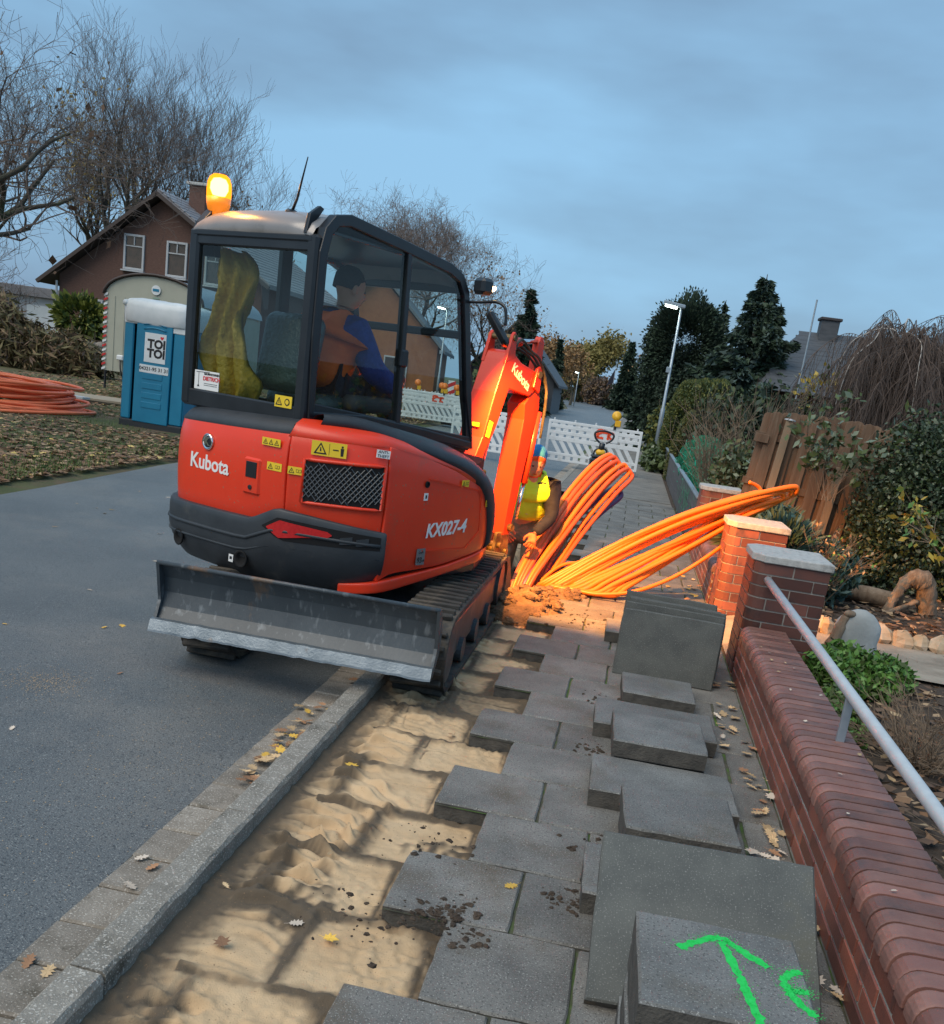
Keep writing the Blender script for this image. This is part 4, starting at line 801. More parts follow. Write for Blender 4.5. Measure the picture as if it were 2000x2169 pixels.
# undercarriage ----------------------------------------------------------
ZB = -.075
def track(xw):
    # crawler: stadium loop in world (y,z), width .30
    y0, y1, r = 4.95, 6.98, .215; hw = .15; zc = (ZB if xw > -1.5 else ZB-.012)+r+.012
    L = []; N_ = 60
    def pt(s, rr):
        ln = y1-y0; per = 2*ln+2*pi*r; s = (s % 1)*per
        if s < ln: return (y0+s, zc-rr, 0)
        s -= ln
        if s < pi*r: a = -pi/2+s/r; return (y1+rr*cos(a), zc+rr*sin(a), a+pi/2)
        s -= pi*r
        if s < ln: return (y1-s, zc+rr, pi)
        s -= ln; a = pi/2+s/r; return (y0+rr*cos(a), zc+rr*sin(a), a+pi/2)
    m = MB(); rows = []
    for i in range(N_):
        row = []
        for (dx, rr) in ((-hw, r-.03), (-hw, r), (hw, r), (hw, r-.03)):
            p = pt(i/N_, rr); row.append(U(xw+dx, p[0], p[1]))
        rows.append(row)
    rows.append(rows[0]); m.grid(rows, closed=True); tr = part(m, 'rubber_track', 'rubber', smooth=False)
    lug = MB().cbox((0, 0, 0), (.275, .030, .034), .006).mesh('track_lug', 'rubber'); recalc(lug)
    for i in range(54):
        p = pt(i/54, r+.010); o = place(lug, 'track_lug', tr); c = U(xw, p[0], p[1])
        o.matrix_local = Matrix.Translation(c) @ Matrix.Rotation(PHI, 4, 'Z') @ Matrix.Rotation(p[2], 4, 'X') @ Matrix.Rotation(.10*(1 if i % 2 else -1), 4, 'Z')
    # frame and rollers
    m = MB(); sg = 1 if xw > -1.5 else -1; poly = [(y0+.02, zc-.10), (y1-.05, zc-.10), (y1+.02, zc), (y1-.05, zc+.10), (y0+.05, zc+.12), (y0-.05, zc)]
    m.v = [U(xw+sg*.11, *p) for p in poly]+[U(xw-sg*.11, *p) for p in poly]; n = len(poly); m.f = [tuple(range(n)), tuple(range(n, 2*n))[::-1]]+[(i, n+i, n+(i+1) % n, (i+1) % n) for i in range(n)]; m.m = [0]*len(m.f); part(m, 'track_frame', 'track_steel', tr, bevel=.01)
    for k, yy in enumerate((y0, y0+.5, y0+1.0, y0+1.5, y1)):
        rr = .165 if k in (0, 4) else .075; z_ = zc if k in (0, 4) else ZB+.045+rr
        m = MB(); m.tube([U(xw-.13, yy, z_), U(xw+.135, yy, z_)], rr, 18); part(m, 'roller', 'track_steel', tr, smooth=False)
    m = MB(); q = [U(xw+sg*.152, 5.62, zc+.02), U(xw+sg*.152, 5.70, zc+.02), U(xw+sg*.152, 5.70, zc+.08), U(xw+sg*.152, 5.62, zc+.08)]; 
    return tr
track(-.90); track(-2.08)
m = MB(); P8 = [U(x, y, z) for z in (.10, .30) for (x, y) in ((-1.95, 5.3), (-1.05, 5.3), (-1.05, 6.8), (-1.95, 6.8))]; m.add(P8, [(0, 3, 2, 1), (4, 5, 6, 7), (0, 1, 5, 4), (1, 2, 6, 5), (2, 3, 7, 6), (3, 0, 4, 7)]); part(m, 'track_crossmember', 'track_steel', bevel=.03)
bx0, bx1 = -2.252, -.775; prof = [(4.505, .482), (4.535, .478), (4.575, .40), (4.585, .32), (4.560, .245), (4.505, .165), (4.490, .135)]
m = MB(); rows = []
for i in range(21):
    x = bx0+(bx1-bx0)*i/20; rows.append([U(x, y, z) for y, z in prof]+[U(x, y+.03, z) for y, z in prof[::-1]])
m.grid(rows, closed=True); n = len(rows[0]); m.add(rows[0], [tuple(range(n))]); m.add(rows[-1], [tuple(range(n))[::-1]]); blade = part(m, 'dozer_blade', 'blade_paint', smooth=False)
m = MB(); rows = []; random.seed(3)
for i in range(41):
    x = bx0-.012+(bx1-bx0+.02)*i/40; j = random.uniform(-.003, .003)*(3 if i in (22, 7) else 1); rows.append([U(x, 4.505, .196+j*.4), U(x, 4.478, .193+j*.4), U(x, 4.455, .142+j), U(x, 4.452, .132+j), U(x, 4.485, .132)])
m.grid(rows, closed=True); m.add(rows[0], [(0, 1, 2, 3, 4)]); m.add(rows[-1], [(4, 3, 2, 1, 0)]); part(m, 'cutting_edge', 'bare_steel', blade)
for x in (bx0, bx1):
    m = MB(); pl_ = [(4.50, .487), (4.545, .487), (4.63, .36), (4.62, .24), (4.52, .145), (4.475, .135), (4.545, .28)]; m.v = [U(x-.008, *p) for p in pl_]+[U(x+.008, *p) for p in pl_]; n = 7; m.f = [tuple(range(n))[::-1], tuple(range(n, 2*n))]+[(i, (i+1) % n, n+(i+1) % n, n+i) for i in range(n)]; m.m = [0]*len(m.f); part(m, 'blade_end_plate', 'blade_paint', blade)
m = MB(); m.tube([U(bx0-.005, 4.512, .485), U(bx1+.005, 4.512, .485)], .012, 8); part(m, 'blade_top_tube', 'blade_paint', blade, smooth=True)
for x in (-1.85, -1.17):
    m = MB(); m.tube([U(x, 4.6, .26), U(x+.1*(1 if x < -1.5 else -1), 5.5, .22)], .05, 4); part(m, 'blade_arm', 'track_steel', blade)
# ================================================================== trench surroundings, ducts, crew
mat('duct_orange', (.76, .165, .010), (.80, .19, .013), scale=4, rough=.42, bump=.05, bscale=50, dirt=(.40, .15, .05), dscale=8, d_n=(.55, .78)); mat('duct_red', (.50, .085, .022), (.56, .105, .03), scale=4, rough=.45, dirt=(.28, .09, .04), dscale=8, d_n=(.55, .78))
mat('duct_violet', (.10, .03, .13), (.13, .045, .16), scale=4, rough=.4); mat('tape_white', (.7, .68, .66), rough=.6)
mat('duct_salmon', (.80, .17, .065), (.86, .21, .085), scale=5, rough=.42, bump=.03, bscale=60)
# spoil heap with clods
random.seed(21)
def heap(name, cx, cy, rx, ry, h, label, seed, n=44, m_='soil', clods=60, cs=(.012, .05)):
    xs = np.linspace(-1, 1, n); X, Y = np.meshgrid(xs, xs); R2 = np.sqrt(X*X+Y*Y); wx, wy = cx+X*rx, cy+Y*ry
    z = h*np.clip(1-R2**1.6, 0, 1)*(.6+.8*vnoise(wx, wy, 4.2, seed))+(vnoise(wx, wy, 16, seed+1)-.5)*.05*np.clip(1.1-R2, 0, 1)+(vnoise(wx, wy, 42, seed+2)-.5)*.022*np.clip(1.1-R2, 0, 1)-.10*np.clip(R2-.86, 0, 1)*4-.03
    m = MB(); m.grid([[(float(wx[i, j]), float(wy[i, j]), float(z[i, j])) for j in range(n)] for i in range(n)])
    r = np.random.default_rng(seed)
    for _ in range(clods):
        a, q = r.uniform(0, 2*pi), r.uniform(.1, 1.15)**.7; i = int(np.clip((q*sin(a)+1)/2*(n-1), 0, n-1)); j = int(np.clip((q*cos(a)+1)/2*(n-1), 0, n-1)); s = r.uniform(*cs)
        m.ell((cx+q*cos(a)*rx, cy+q*sin(a)*ry, max(float(z[i, j]), -.05)+s*.2), (s, s*r.uniform(.7, 1.1), s*r.uniform(.5, .8)), 7, 5, jit=.22)
    o = m.build(name, m_, smooth=False); return tag(o, label, 'soil', kind='stuff')
heap('spoil_heap', -.60, 7.12, .36, .40, .13, 'heap of brown excavated soil beside the crawler track', 3, clods=110)
heap('spoil_heap', -.36, 7.72, .26, .26, .06, 'small mound of loose sand under the bent duct bundle', 5, clods=60)
heap('spoil_heap', -1.0, 8.2, .22, .8, .12, 'long mound of sandy soil along the far side of the trench', 8, clods=60)
# duct bundles: loops of stiff orange pipe
def duct(name, P, r, m_, label, group=None, n=8, closed=False):
    m = MB(); pts = spline(P, n, closed); m.tube(pts, r, 9, closed=closed); return tag(m.build(name, m_, smooth=True), label, 'pipe', group)
random.seed(5)
# bundle A: upright narrow loops rising out of the trench
for i, (mt_, ox, dz) in enumerate((('duct_red', -.075, -.06), ('duct_orange', -.045, .0), ('duct_red', .0, -.015), ('duct_red', .035, -.05), ('duct_violet', .07, -.30), ('duct_orange', .105, -.075), ('duct_red', .145, -.11))):
    lab = {'duct_red': 'reddish duct pipe in the upright loop rising from the trench', 'duct_orange': 'orange duct pipe in the upright loop rising from the trench', 'duct_violet': 'dark violet duct pipe in the upright loop rising from the trench'}[mt_]
    s_ = random.uniform(-.012, .012); tz = 1.08+dz; ty = 9.32 if i < 4 else 9.36; k = (tz-.05)/1.03
    duct('duct_pipe', [(-.76+ox*.5, 7.80, -.22), (-.70+ox*.7, 7.97, .08*k), (-.58+ox*.9, 8.28+s_, .40*k), (-.43+ox, 8.66, .73*k+s_), (-.27+ox, 9.04, .98*k), (-.15+ox, ty, tz), (-.10+ox, ty+.05, tz-.02), (-.08+ox, ty+.02, tz-.08), (-.20+ox, 9.06, .84*k), (-.37+ox, 8.68, .57*k+s_), (-.50+ox*.9, 8.36, .27*k), (-.58+ox*.7, 8.10, .0), (-.62+ox*.6, 7.98, -.25)], .0215 if mt_ != 'duct_violet' else .026, mt_, lab, 'upright duct loop')
# bundle B: broad slanting loops reaching over the wall
ENDS = [(1.40, 1.09, 0), (1.36, 1.06, .03), (1.12, 1.00, .06), (1.10, .965, .10), (1.30, 1.02, .13), (1.02, .90, .16), (1.22, .955, .19), (1.05, .86, .22)]
for i, (ext, z1, gx) in enumerate(ENDS):
    j = random.uniform(-1, 1); k = random.uniform(-1, 1); q = i/7; y1 = 8.58+.03*j; low = .15+.06*q
    up = lambda f: (-.50+gx+(ext+.50-gx)*f, 7.93+(y1-7.93)*f+.012*k, .05+(z1-.05)*f+.115*(1-.35*q)*sin(pi*f)+.008*j)
    dn = lambda f: (-.30+gx*1.7+(ext+.24-gx*1.7)*f, 7.86+.03*k+(y1-7.80)*f, .035+(z1-.05-low*.5)*f-.02*sin(pi*f)+.012*k*sin(pi*f))
    P = [(-.62+gx*.6, 7.98, -.15), (-.56+gx*.8, 7.95, -.02)]+[up(f) for f in (.0, .2, .4, .6, .8, .94)]+[(ext+.04, y1+.03, z1), (ext+.065, y1+.06, z1-.04), (ext+.03, y1+.09, z1-.085)]+[dn(f) for f in (.86, .7, .5, .3, .12, .0)]+[(-.46+gx*1.2, 7.84, .022+.006*abs(k)), (-.6+gx, 7.95, -.1)]
    duct('duct_pipe', P, .0225, 'duct_orange', 'orange duct pipe in the broad bundle slanting over the low wall', 'slanting duct bundle', n=6)
duct('duct_pipe', [(-.30, 7.80, .05), (-.05, 7.76, .05), (.25, 7.80, .12), (.55, 7.95, .27), (.82, 8.12, .48), (1.0, 8.42, .62), (1.15, 8.7, .82), (1.20, 8.85, 1.0), (1.08, 8.8, 1.06)], .0165, 'duct_orange', 'single orange duct pipe sagging below the broad bundle to the wall')
duct('duct_pipe', [(-.55, 8.05, .02), (-.40, 8.2, .16), (-.15, 8.3, .22), (.15, 8.3, .34), (.4, 8.4, .52)], .0165, 'duct_orange', 'single orange duct pipe arching between the two bundles')
for (x, y, z, a) in ((.02, 8.06, .20, .5), (-.10, 7.98, .14, .2)):
    o = MB().cbox((0, 0, 0), (.07, .045, .004), .001).build('paper_tag', 'tape_white', None, (x, y, z), a, rot=(.5, .2, a)); tag(o, 'white paper tag stuck on the orange ducts', 'tag', 'paper tags on the ducts')
# ------------------------------------------------------------------ people
mat('skin', (.50, .26, .17), (.55, .30, .20), scale=12, rough=.55); mat('hivis_yellow', (.55, .80, .02), (.60, .86, .04), scale=14, rough=.6, bump=.4, bscale=16, bdist=.03); mat('hivis_orange', (.90, .13, .01), (.95, .16, .02), scale=14, rough=.6, bump=.3, bscale=16, bdist=.02)
mat('reflective', (.42, .43, .42), rough=.35, metal=.3); mat('navy_cloth', (.009, .010, .022), (.016, .018, .034), scale=18, rough=.85, bump=.4, bscale=20, bdist=.03); mat('blue_knit', (.012, .035, .20), (.02, .05, .27), scale=30, rough=.9, bump=.4, bscale=22, bdist=.03); mat('cap_blue', (.02, .20, .52), (.03, .25, .60), scale=30, rough=.8); mat('orange_knit', (.78, .09, .015), rough=.85)
mat('tan_cloth', (.24, .165, .10), (.33, .235, .15), scale=12, rough=.9, bump=.5, bscale=24, bdist=.03); mat('glove', (.62, .13, .05), (.70, .18, .07), scale=20, rough=.75); mat('boot', (.04, .03, .025), (.07, .055, .04), scale=16, rough=.8); mat('hair_dark', (.02, .015, .012), (.035, .028, .022), scale=60, rough=.8, bump=.6, bscale=160)
def skin(name, nodes, edges, m_, parent=None, root=0, sub=2):
    me = bpy.data.meshes.new(name); me.from_pydata([n[0] for n in nodes], edges, [])
    import bmesh
    b_ = bmesh.new(); b_.from_mesh(me); b_.verts.layers.skin.verify(); b_.to_mesh(me); b_.free()
    o = bpy.data.objects.new(name, me); COL.objects.link(o); o.modifiers.new('skin', 'SKIN').use_smooth_shade = True
    for i, n in enumerate(nodes):
        r = n[1]; me.skin_vertices[0].data[i].radius = (r, r) if not hasattr(r, '__len__') else r
    me.skin_vertices[0].data[root].use_root = True
    sb = o.modifiers.new('sub', 'SUBSURF'); sb.levels = sub; sb.render_levels = sub
    dg = bpy.context.evaluated_depsgraph_get(); ne = bpy.data.meshes.new_from_object(o.evaluated_get(dg)); bpy.data.objects.remove(o); bpy.data.meshes.remove(me)
    ne.name = name; ne.materials.clear(); ne.materials.append(MT[m_]); ne.polygons.foreach_set('use_smooth', [True]*len(ne.polygons))
    r = bpy.data.objects.new(name, ne); COL.objects.link(r)
    if parent: r.parent = parent
    return r
def chain(a, b): return [(i, i+1) for i in range(a, b)]
def head(parent, M, hair='hair_dark'):
    # face: skull, jaw, nose, brow, ears, eyes, mouth; M places it (origin neck top, y forward, z up), 0.235 high
    m = MB(); rows = []
    prof = [(0, .0, .052, .055), (.025, .010, .058, .068), (.055, .014, .064, .080), (.09, .008, .070, .092), (.125, .0, .075, .098), (.16, -.006, .074, .098), (.19, -.010, .066, .086), (.215, -.012, .048, .062), (.230, -.012, .022, .028)]
    for z, yo, rx, ry in prof:
        row = []
        for k in range(20):
            a = 2*pi*k/20; x = rx*cos(a); y = yo+ry*sin(a); f = max(0, sin(a))**6
            if .07 < z < .10: y += .024*f*(abs(x) < .02)
            if .10 < z < .13: y -= .010*f*(.012 < abs(x) < .05)
            row.append(tuple(M @ Vector((x, y, z))))
        rows.append(row)
    m.grid(rows, closed=True); m.add(rows[0], [tuple(range(20))[::-1]]); m.add(rows[-1], [tuple(range(20))])
    m.ell(tuple(M @ Vector((0, .098, .085))), (.013, .02, .024), 8, 6, M=M.to_3x3())
    for s in (-1, 1): m.ell(tuple(M @ Vector((s*.074, -.005, .105))), (.012, .022, .034), 8, 6, M=M.to_3x3())
    h = m.build('head', 'skin', parent, smooth=True)
    for s in (-1, 1): MB().ell(tuple(M @ Vector((s*.030, .085, .118))), (.012, .008, .008), 8, 6, M=M.to_3x3()).build('eye', 'ink_black', h, smooth=True)
    MB().ell(tuple(M @ Vector((0, .086, .045))), (.024, .008, .006), 8, 5, M=M.to_3x3()).build('mouth', 'duct_red', h, smooth=True)
    return h
def hand(parent, wrist, d, up, m_, name='hand', curl=.9, s=1.0, flip=1):
    # palm, four fingers and a thumb, curled about something; d = pointing direction, up = back of the hand
    d = Vector(d).normalized(); up = Vector(up); up = (up-d*up.dot(d)).normalized(); sd_ = d.cross(up)*flip; W = Vector(wrist)
    P = lambda a, b, c: tuple(W+(d*a+sd_*b+up*c)*s); nd = [(P(0, 0, 0), .026*s), (P(.035, 0, 0), (.034*s, .018*s)), (P(.075, 0, 0), (.038*s, .016*s))]; ed = [(0, 1), (1, 2)]
    for k, (b, ln) in enumerate(((-.030, .068), (-.010, .076), (.010, .072), (.029, .056))):
        o = len(nd); a0 = .082; nd += [(P(a0, b, 0), .0095*s)]; x, c, ang = a0, 0, 0
        for q in (.42, .33, .25):
            ang += curl*(.55 if q > .4 else 1.0); x += ln*q*cos(ang); c -= ln*q*sin(ang); nd.append((P(x, b, c), (.0095-.0012*(len(nd)-o))*s))
        ed += [(2, o)]+chain(o, o+3)
    o = len(nd); nd += [(P(.025, -.034, -.008), .011*s), (P(.05, -.05, -.026), .010*s), (P(.074, -.042, -.045), .008*s)]; ed += [(1, o)]+chain(o, o+2)
    return skin(name, nd, ed, m_, parent, root=0, sub=1)
# --- worker in the trench
wk = empty('person', (-.79, 8.28, -.40), 0, 'worker in yellow safety vest and orange balaclava bending over the trench with the ducts', 'person')
hip = (-.03, .12, .84); che = (.02, -.02, 1.16); nk = (.03, -.13, 1.27); hd = (.035, -.17, 1.31)
bn = [(hip, .12), ((0, .06, 1.0), .12), (che, .13), (nk, .055), (hd, .05), ((-.11, .12, .80), .085), ((-.13, .04, .45), .062), ((-.13, .12, .09), .045), ((-.13, .0, .03), .04), ((.08, .12, .80), .085), ((.10, .0, .45), .062), ((.10, .08, .09), .045), ((.10, -.05, .03), .04),
      ((-.17, -.05, 1.20), .065), ((-.20, -.20, .98), .047), ((-.12, -.38, .84), .033), ((.20, -.05, 1.20), .065), ((.245, -.10, .96), .047), ((.13, -.27, .82), .033)]
be = [(0, 1), (1, 2), (2, 3), (3, 4), (0, 5), (5, 6), (6, 7), (7, 8), (0, 9), (9, 10), (10, 11), (11, 12), (2, 13), (13, 14), (14, 15), (2, 16), (16, 17), (17, 18)]
skin('body', bn, be, 'skin', wk)
gw = lambda idx, ed, add: ([(bn[i][0], bn[i][1]+add) for i in idx], [(idx.index(a), idx.index(b)) for a, b in ed])
n_, e_ = gw([0, 1, 2, 3, 13, 14, 15, 16, 17, 18], [(0, 1), (1, 2), (2, 3), (2, 13), (13, 14), (14, 15), (2, 16), (16, 17), (17, 18)], .014); n_ = [(p, r-(.008 if i in (1, 2) else 0)) for i, (p, r) in enumerate(n_)]; skin('jacket', n_, e_, 'navy_cloth', wk)
n_, e_ = gw([0, 5, 6, 7, 9, 10, 11], [(0, 5), (5, 6), (6, 7), (0, 9), (9, 10), (10, 11)], .024); skin('trousers', n_, e_, 'tan_cloth', wk)
for a in (7, 11): skin('boot', [(bn[a][0], .055), (bn[a+1][0], .05), (tuple(Vector(bn[a+1][0])+Vector((0, -.10, 0))), .04)], [(0, 1), (1, 2)], 'boot', wk)
vest = skin('safety_vest', [((-.012, .085, .90), (.20, .20)), ((0, .055, 1.02), (.20, .20)), ((.015, -.0, 1.14), (.215, .20)), ((.02, -.05, 1.22), (.18, .15)), ((.03, -.08, 1.27), .10), ((-.11, -.04, 1.215), .13), ((.14, -.04, 1.215), .13)], [(0, 1), (1, 2), (2, 3), (3, 4), (3, 5), (3, 6)], 'hivis_yellow', wk)
skin('reflective_band', [((-.008, .072, .965), (.222, .222)), ((0, .06, 1.025), (.222, .222))], [(0, 1)], 'reflective', vest)
MH = Matrix.Translation(hd) @ Matrix.Rotation(pi+.25, 4, 'Z') @ Matrix.Rotation(-.45, 4, 'X')
head(wk, MH)
m = MB(); rows = []
for z, yo, rx, ry in [(-.03, -.01, .070, .075), (.02, .0, .072, .080), (.06, -.012, .076, .085), (.10, -.016, .082, .094), (.14, -.012, .084, .102), (.18, -.012, .079, .10), (.212, -.012, .06, .078), (.235, -.012, .03, .04)]:
    rows.append([tuple(MH @ Vector((rx*cos(2*pi*k/18), yo+ry*sin(2*pi*k/18)-(.035 if z < .13 and sin(2*pi*k/18) > .5 else 0), z))) for k in range(18)])
m.grid(rows, closed=True); m.add(rows[-1], [tuple(range(18))]); m.build('balaclava', 'orange_knit', wk, smooth=True)
m = MB(); rows = []
for z, rx, ry, yo in [(.135, .088, .104, -.03), (.17, .090, .106, -.03), (.21, .078, .092, -.03), (.245, .048, .058, -.03), (.255, .02, .025, -.03)]: rows.append([tuple(MH @ Vector((rx*cos(2*pi*k/18), yo+ry*sin(2*pi*k/18), z+.02*sin(2*pi*k/18)))) for k in range(18)])
m.grid(rows, closed=True); m.add(rows[-1], [tuple(range(18))]); cp_ = m.build('cap', 'cap_blue', wk, smooth=True)
m = MB(); m.grid([[tuple(MH @ Vector((x*(1-.25*v), -.10-.03*v, .16-.16*v-.02*abs(x)*8))) for x in (-.09, -.05, 0, .05, .09)] for v in (0, .4, .8, 1)]); m.build('neck_flap', 'cap_blue', cp_, smooth=True)
hand(wk, (-.12, -.38, .84), (.5, -.6, -.5), (-.5, -.6, .5), 'glove', 'glove_hand', 1.0, 1.15); hand(wk, (.13, -.27, .82), (-.1, -.6, -.7), (.5, -.6, .4), 'glove', 'glove_hand', 1.0, 1.15, -1)
# --- operator in the cab (machine frame -> world)
def XW(l): return (EX+l[0]*cos(PHI)+l[1]*sin(PHI), EY-l[0]*sin(PHI)+l[1]*cos(PHI), l[2])
op = empty('person', (*XW((-.2, -.3, 0))[:2], 1.39), -PHI, 'operator in blue jumper and orange safety vest sitting in the excavator cab', 'person')
q = lambda x, y, z: (x+.2, y+.3, z-1.39)
on = [(q(-.2, -.36, 1.47), .13), (q(-.19, -.34, 1.62), .125), (q(-.17, -.29, 1.77), .13), (q(-.155, -.25, 1.87), .055), (q(-.15, -.235, 1.91), .05), (q(-.31, -.30, 1.44), .085), (q(-.33, .08, 1.44), .068), (q(-.33, .22, 1.18+.05), .045), (q(-.08, -.30, 1.44), .085), (q(-.06, .08, 1.44), .068), (q(-.06, .22, 1.18+.05), .045),
      (q(-.36, -.29, 1.78), .065), (q(-.46, -.17, 1.56), .047), (q(-.46, .05, 1.50), .033), (q(.0, -.27, 1.79), .065), (q(.085, -.20, 1.56), .050), (q(.075, .045, 1.475), .035), (q(-.33, .33, 1.2), .04), (q(-.06, .33, 1.2), .04)]
oe = [(0, 1), (1, 2), (2, 3), (3, 4), (0, 5), (5, 6), (6, 7), (0, 8), (8, 9), (9, 10), (2, 11), (11, 12), (12, 13), (2, 14), (14, 15), (15, 16), (7, 17), (10, 18)]
skin('body', on, oe, 'skin', op)
def gp(idx, ed, add): return [(on[i][0], on[i][1]+add) for i in idx], [(idx.index(a), idx.index(b)) for a, b in ed]
n_, e_ = gp([0, 1, 2, 3, 11, 12, 13, 14, 15, 16], [(0, 1), (1, 2), (2, 3), (2, 11), (11, 12), (12, 13), (2, 14), (14, 15), (15, 16)], .020); n_ = [(p, r-(.02 if i in (0, 1, 2) else -.006 if i in (3, 4, 7) else -.014)) for i, (p, r) in enumerate(n_)]; skin('jumper', n_, e_, 'blue_knit', op)
n_, e_ = gp([0, 5, 6, 7, 8, 9, 10], [(0, 5), (5, 6), (6, 7), (0, 8), (8, 9), (9, 10)], .018); skin('trousers', n_, e_, 'navy_cloth', op)
v_ = skin('safety_vest', [(q(-.2, -.36, 1.40), .20), (q(-.19, -.35, 1.58), .215), (q(-.175, -.325, 1.72), .225), (q(-.165, -.31, 1.81), .17), (q(-.27, -.31, 1.81), .105), (q(-.08, -.31, 1.81), .10)], [(0, 1), (1, 2), (2, 3), (3, 4), (3, 5)], 'hivis_orange', op)
skin('reflective_band', [(q(-.196, -.352, 1.49), .212), (q(-.194, -.35, 1.55), .212)], [(0, 1)], 'reflective', v_)
MH = Matrix.Translation(on[4][0]) @ Matrix.Rotation(-.35, 4, 'Z') @ Matrix.Rotation(-.18, 4, 'X'); head(op, MH)
m = MB(); rows = []
for z, yo, rx, ry in [(.10, -.035, .078, .075), (.14, -.022, .082, .090), (.18, -.015, .080, .096), (.215, -.014, .060, .075), (.24, -.014, .03, .04)]: rows.append([tuple(MH @ Vector((rx*cos(2*pi*k/18), yo+ry*sin(2*pi*k/18), z))) for k in range(18)])
m.grid(rows, closed=True); m.add(rows[-1], [tuple(range(18))]); m.build('hair', 'hair_dark', op, smooth=True)
hand(op, on[16][0], (-.1, .85, .45), (.9, -.1, .3), 'skin', 'hand', .8, 1.05); hand(op, on[13][0], (.05, .85, .4), (-.8, -.1, .5), 'skin', 'hand', .8, 1.05, -1)
# jacket hanging behind the rear window
mat('rain_yellow', (.42, .24, .012), (.52, .31, .02), scale=9, rough=.5, bump=.5, bscale=9, bdist=.05)
m = MB(); rows = []
for i in range(25):
    v = i/24; z = 2.11-.84*v; wd = (.05+.07*min(1, v*6))*(1+.25*sin(v*9+1))+.012*sin(v*23); cx = -.475+.05*v+.03*sin(v*8); A = [(cx+wd*(t-.5)*2, -.87+(.02+.03*v)*sin(t*15+v*6)+.022*sin(t*31+v*17)+.05*(t-.5), z+.012*sin(t*7+v*15)) for t in [k/21 for k in range(22)]]
    rows.append(A+[(x, y+.03, z_) for x, y, z_ in A[::-1]])
m.grid(rows, closed=True); n = 44; m.add(rows[0], [tuple(range(n))]); m.add(rows[-1], [tuple(range(n))[::-1]])
m.v = [XW(p) for p in m.v]; tag(m.build('rain_jacket', 'rain_yellow', smooth=True), 'yellow rain jacket hanging inside the cab rear window', 'jacket')
# ------------------------------------------------------------------ barriers
mat('barrier_white', (.66, .69, .70), (.74, .76, .77), scale=3, rough=.5, dirt=(.48, .49, .48), dscale=4, d_n=(.55, .8)); mat('spray_orange', (.85, .08, .02), rough=.7); mat('lamp_yellow', (.80, .42, .02), (.85, .47, .03), scale=8, rough=.35); mat('lamp_orange', (.90, .22, .02), rough=.3); mat('stripe_red', (.55, .03, .03), rough=.4)
def barrier(loc, rz, label, group=None, spraytxt=False, wd=2.06, hgt=1.0):
    t = empty('site_barrier', loc, rz, label, 'barrier', group); th = .035
    B = lambda nm, c, d, M=None, par=t: MB().cbox(c, d, .006, M=M).build(nm, 'barrier_white', par)
    z0 = .12
    for z, h in ((z0+.02, .05), (z0+.15, .06), (.60, .09), (.735, .075), (.865, .075), (.965, .06)): B('rail', (0, 0, z), (wd, th, h))
    for x in (-wd/2+.03, wd/2-.03): B('end_post', (x, 0, (z0+.97)/2), (.06, th+.01, .97-z0))
    for i in range(10):
        x = -wd/2+.14+(wd-.28)*(i+.5)/10; B('slat', (x, 0, .435), (.085, th*.8, .40), Matrix.Rotation(-.62, 3, 'Y'))
    for zz, off, hh in ((.672, 0, .06), (.80, .5, .06), (.918, 0, .04), (z0+.085, .3, .08)):
        for i in range(11):
            x = -wd/2+.10+(wd-.2)*((i+off) % 11+.25)/11; B('web', (x, 0, zz), (.115, th*.8, hh))
    for i in range(5): B('stub', (-wd/2+.12+i*(wd-.24)/4, 0, 1.0), (.035, .03, .08))
    for x in (-wd/2+.03, wd/2-.03): MB().tube([(x, 0, .0), (x, 0, .14)], .021, 8).build('foot_pin', 'galv_post', t)
    if spraytxt:
        M = frame((.22, -th/2-.012, .82), (1, 0, 0), (0, 0, 1)); pl = MB().box((.22, -th/2-.004, .80), (.60, .004, .26)).build('blank_panel', 'barrier_white', t)
        s = spray(t, [[(-.16, .09), (-.15, -.08)], [(-.16, .09), (-.02, .08), (-.10, .02), (-.14, .0)], [(-.18, -.07), (-.02, -.08)], [(.07, .07), (.08, -.10)], [(.17, .06), (.09, -.02), (.18, -.09)], [(-.04, .04), (.2, .045)]], .05, 9, 0, 'spray_mark', 'spray_orange'); s.matrix_local = M
    return t
barrier((-.80, 21.55, 0), .05, 'white plastic site barrier with orange sprayed letters closing the pavement', spraytxt=True)
barrier((-2.92, 21.15, 0), -.16, 'white plastic site barrier on the road beside the sprayed one')
def wlamp(loc, rz, label, group=None, m_='lamp_yellow', s=1.0):
    t = empty('warning_lamp', loc, rz, label, 'lamp', group)
    MB().cbox((.05, .0, .05), (.13, .08, .14), .015).build('battery_box', 'lamp_yellow', t); MB().tube([(0, 0, -.08), (0, 0, .05)], .03, 8).build('bracket', 'cab_black', t)
    m = MB(); m.lathe([(.0, -.055), (.07, -.05), (.098, -.03), (.105, 0), (.098, .03), (.07, .05), (0, .055)], (0, 0, .21), 22, M=Matrix.Rotation(pi/2, 3, 'X')); m.build('lens', m_, t, smooth=True); return t
wlamp((-.39, 21.55, 1.04), .1, 'round yellow warning lamp on the barrier that closes the pavement')
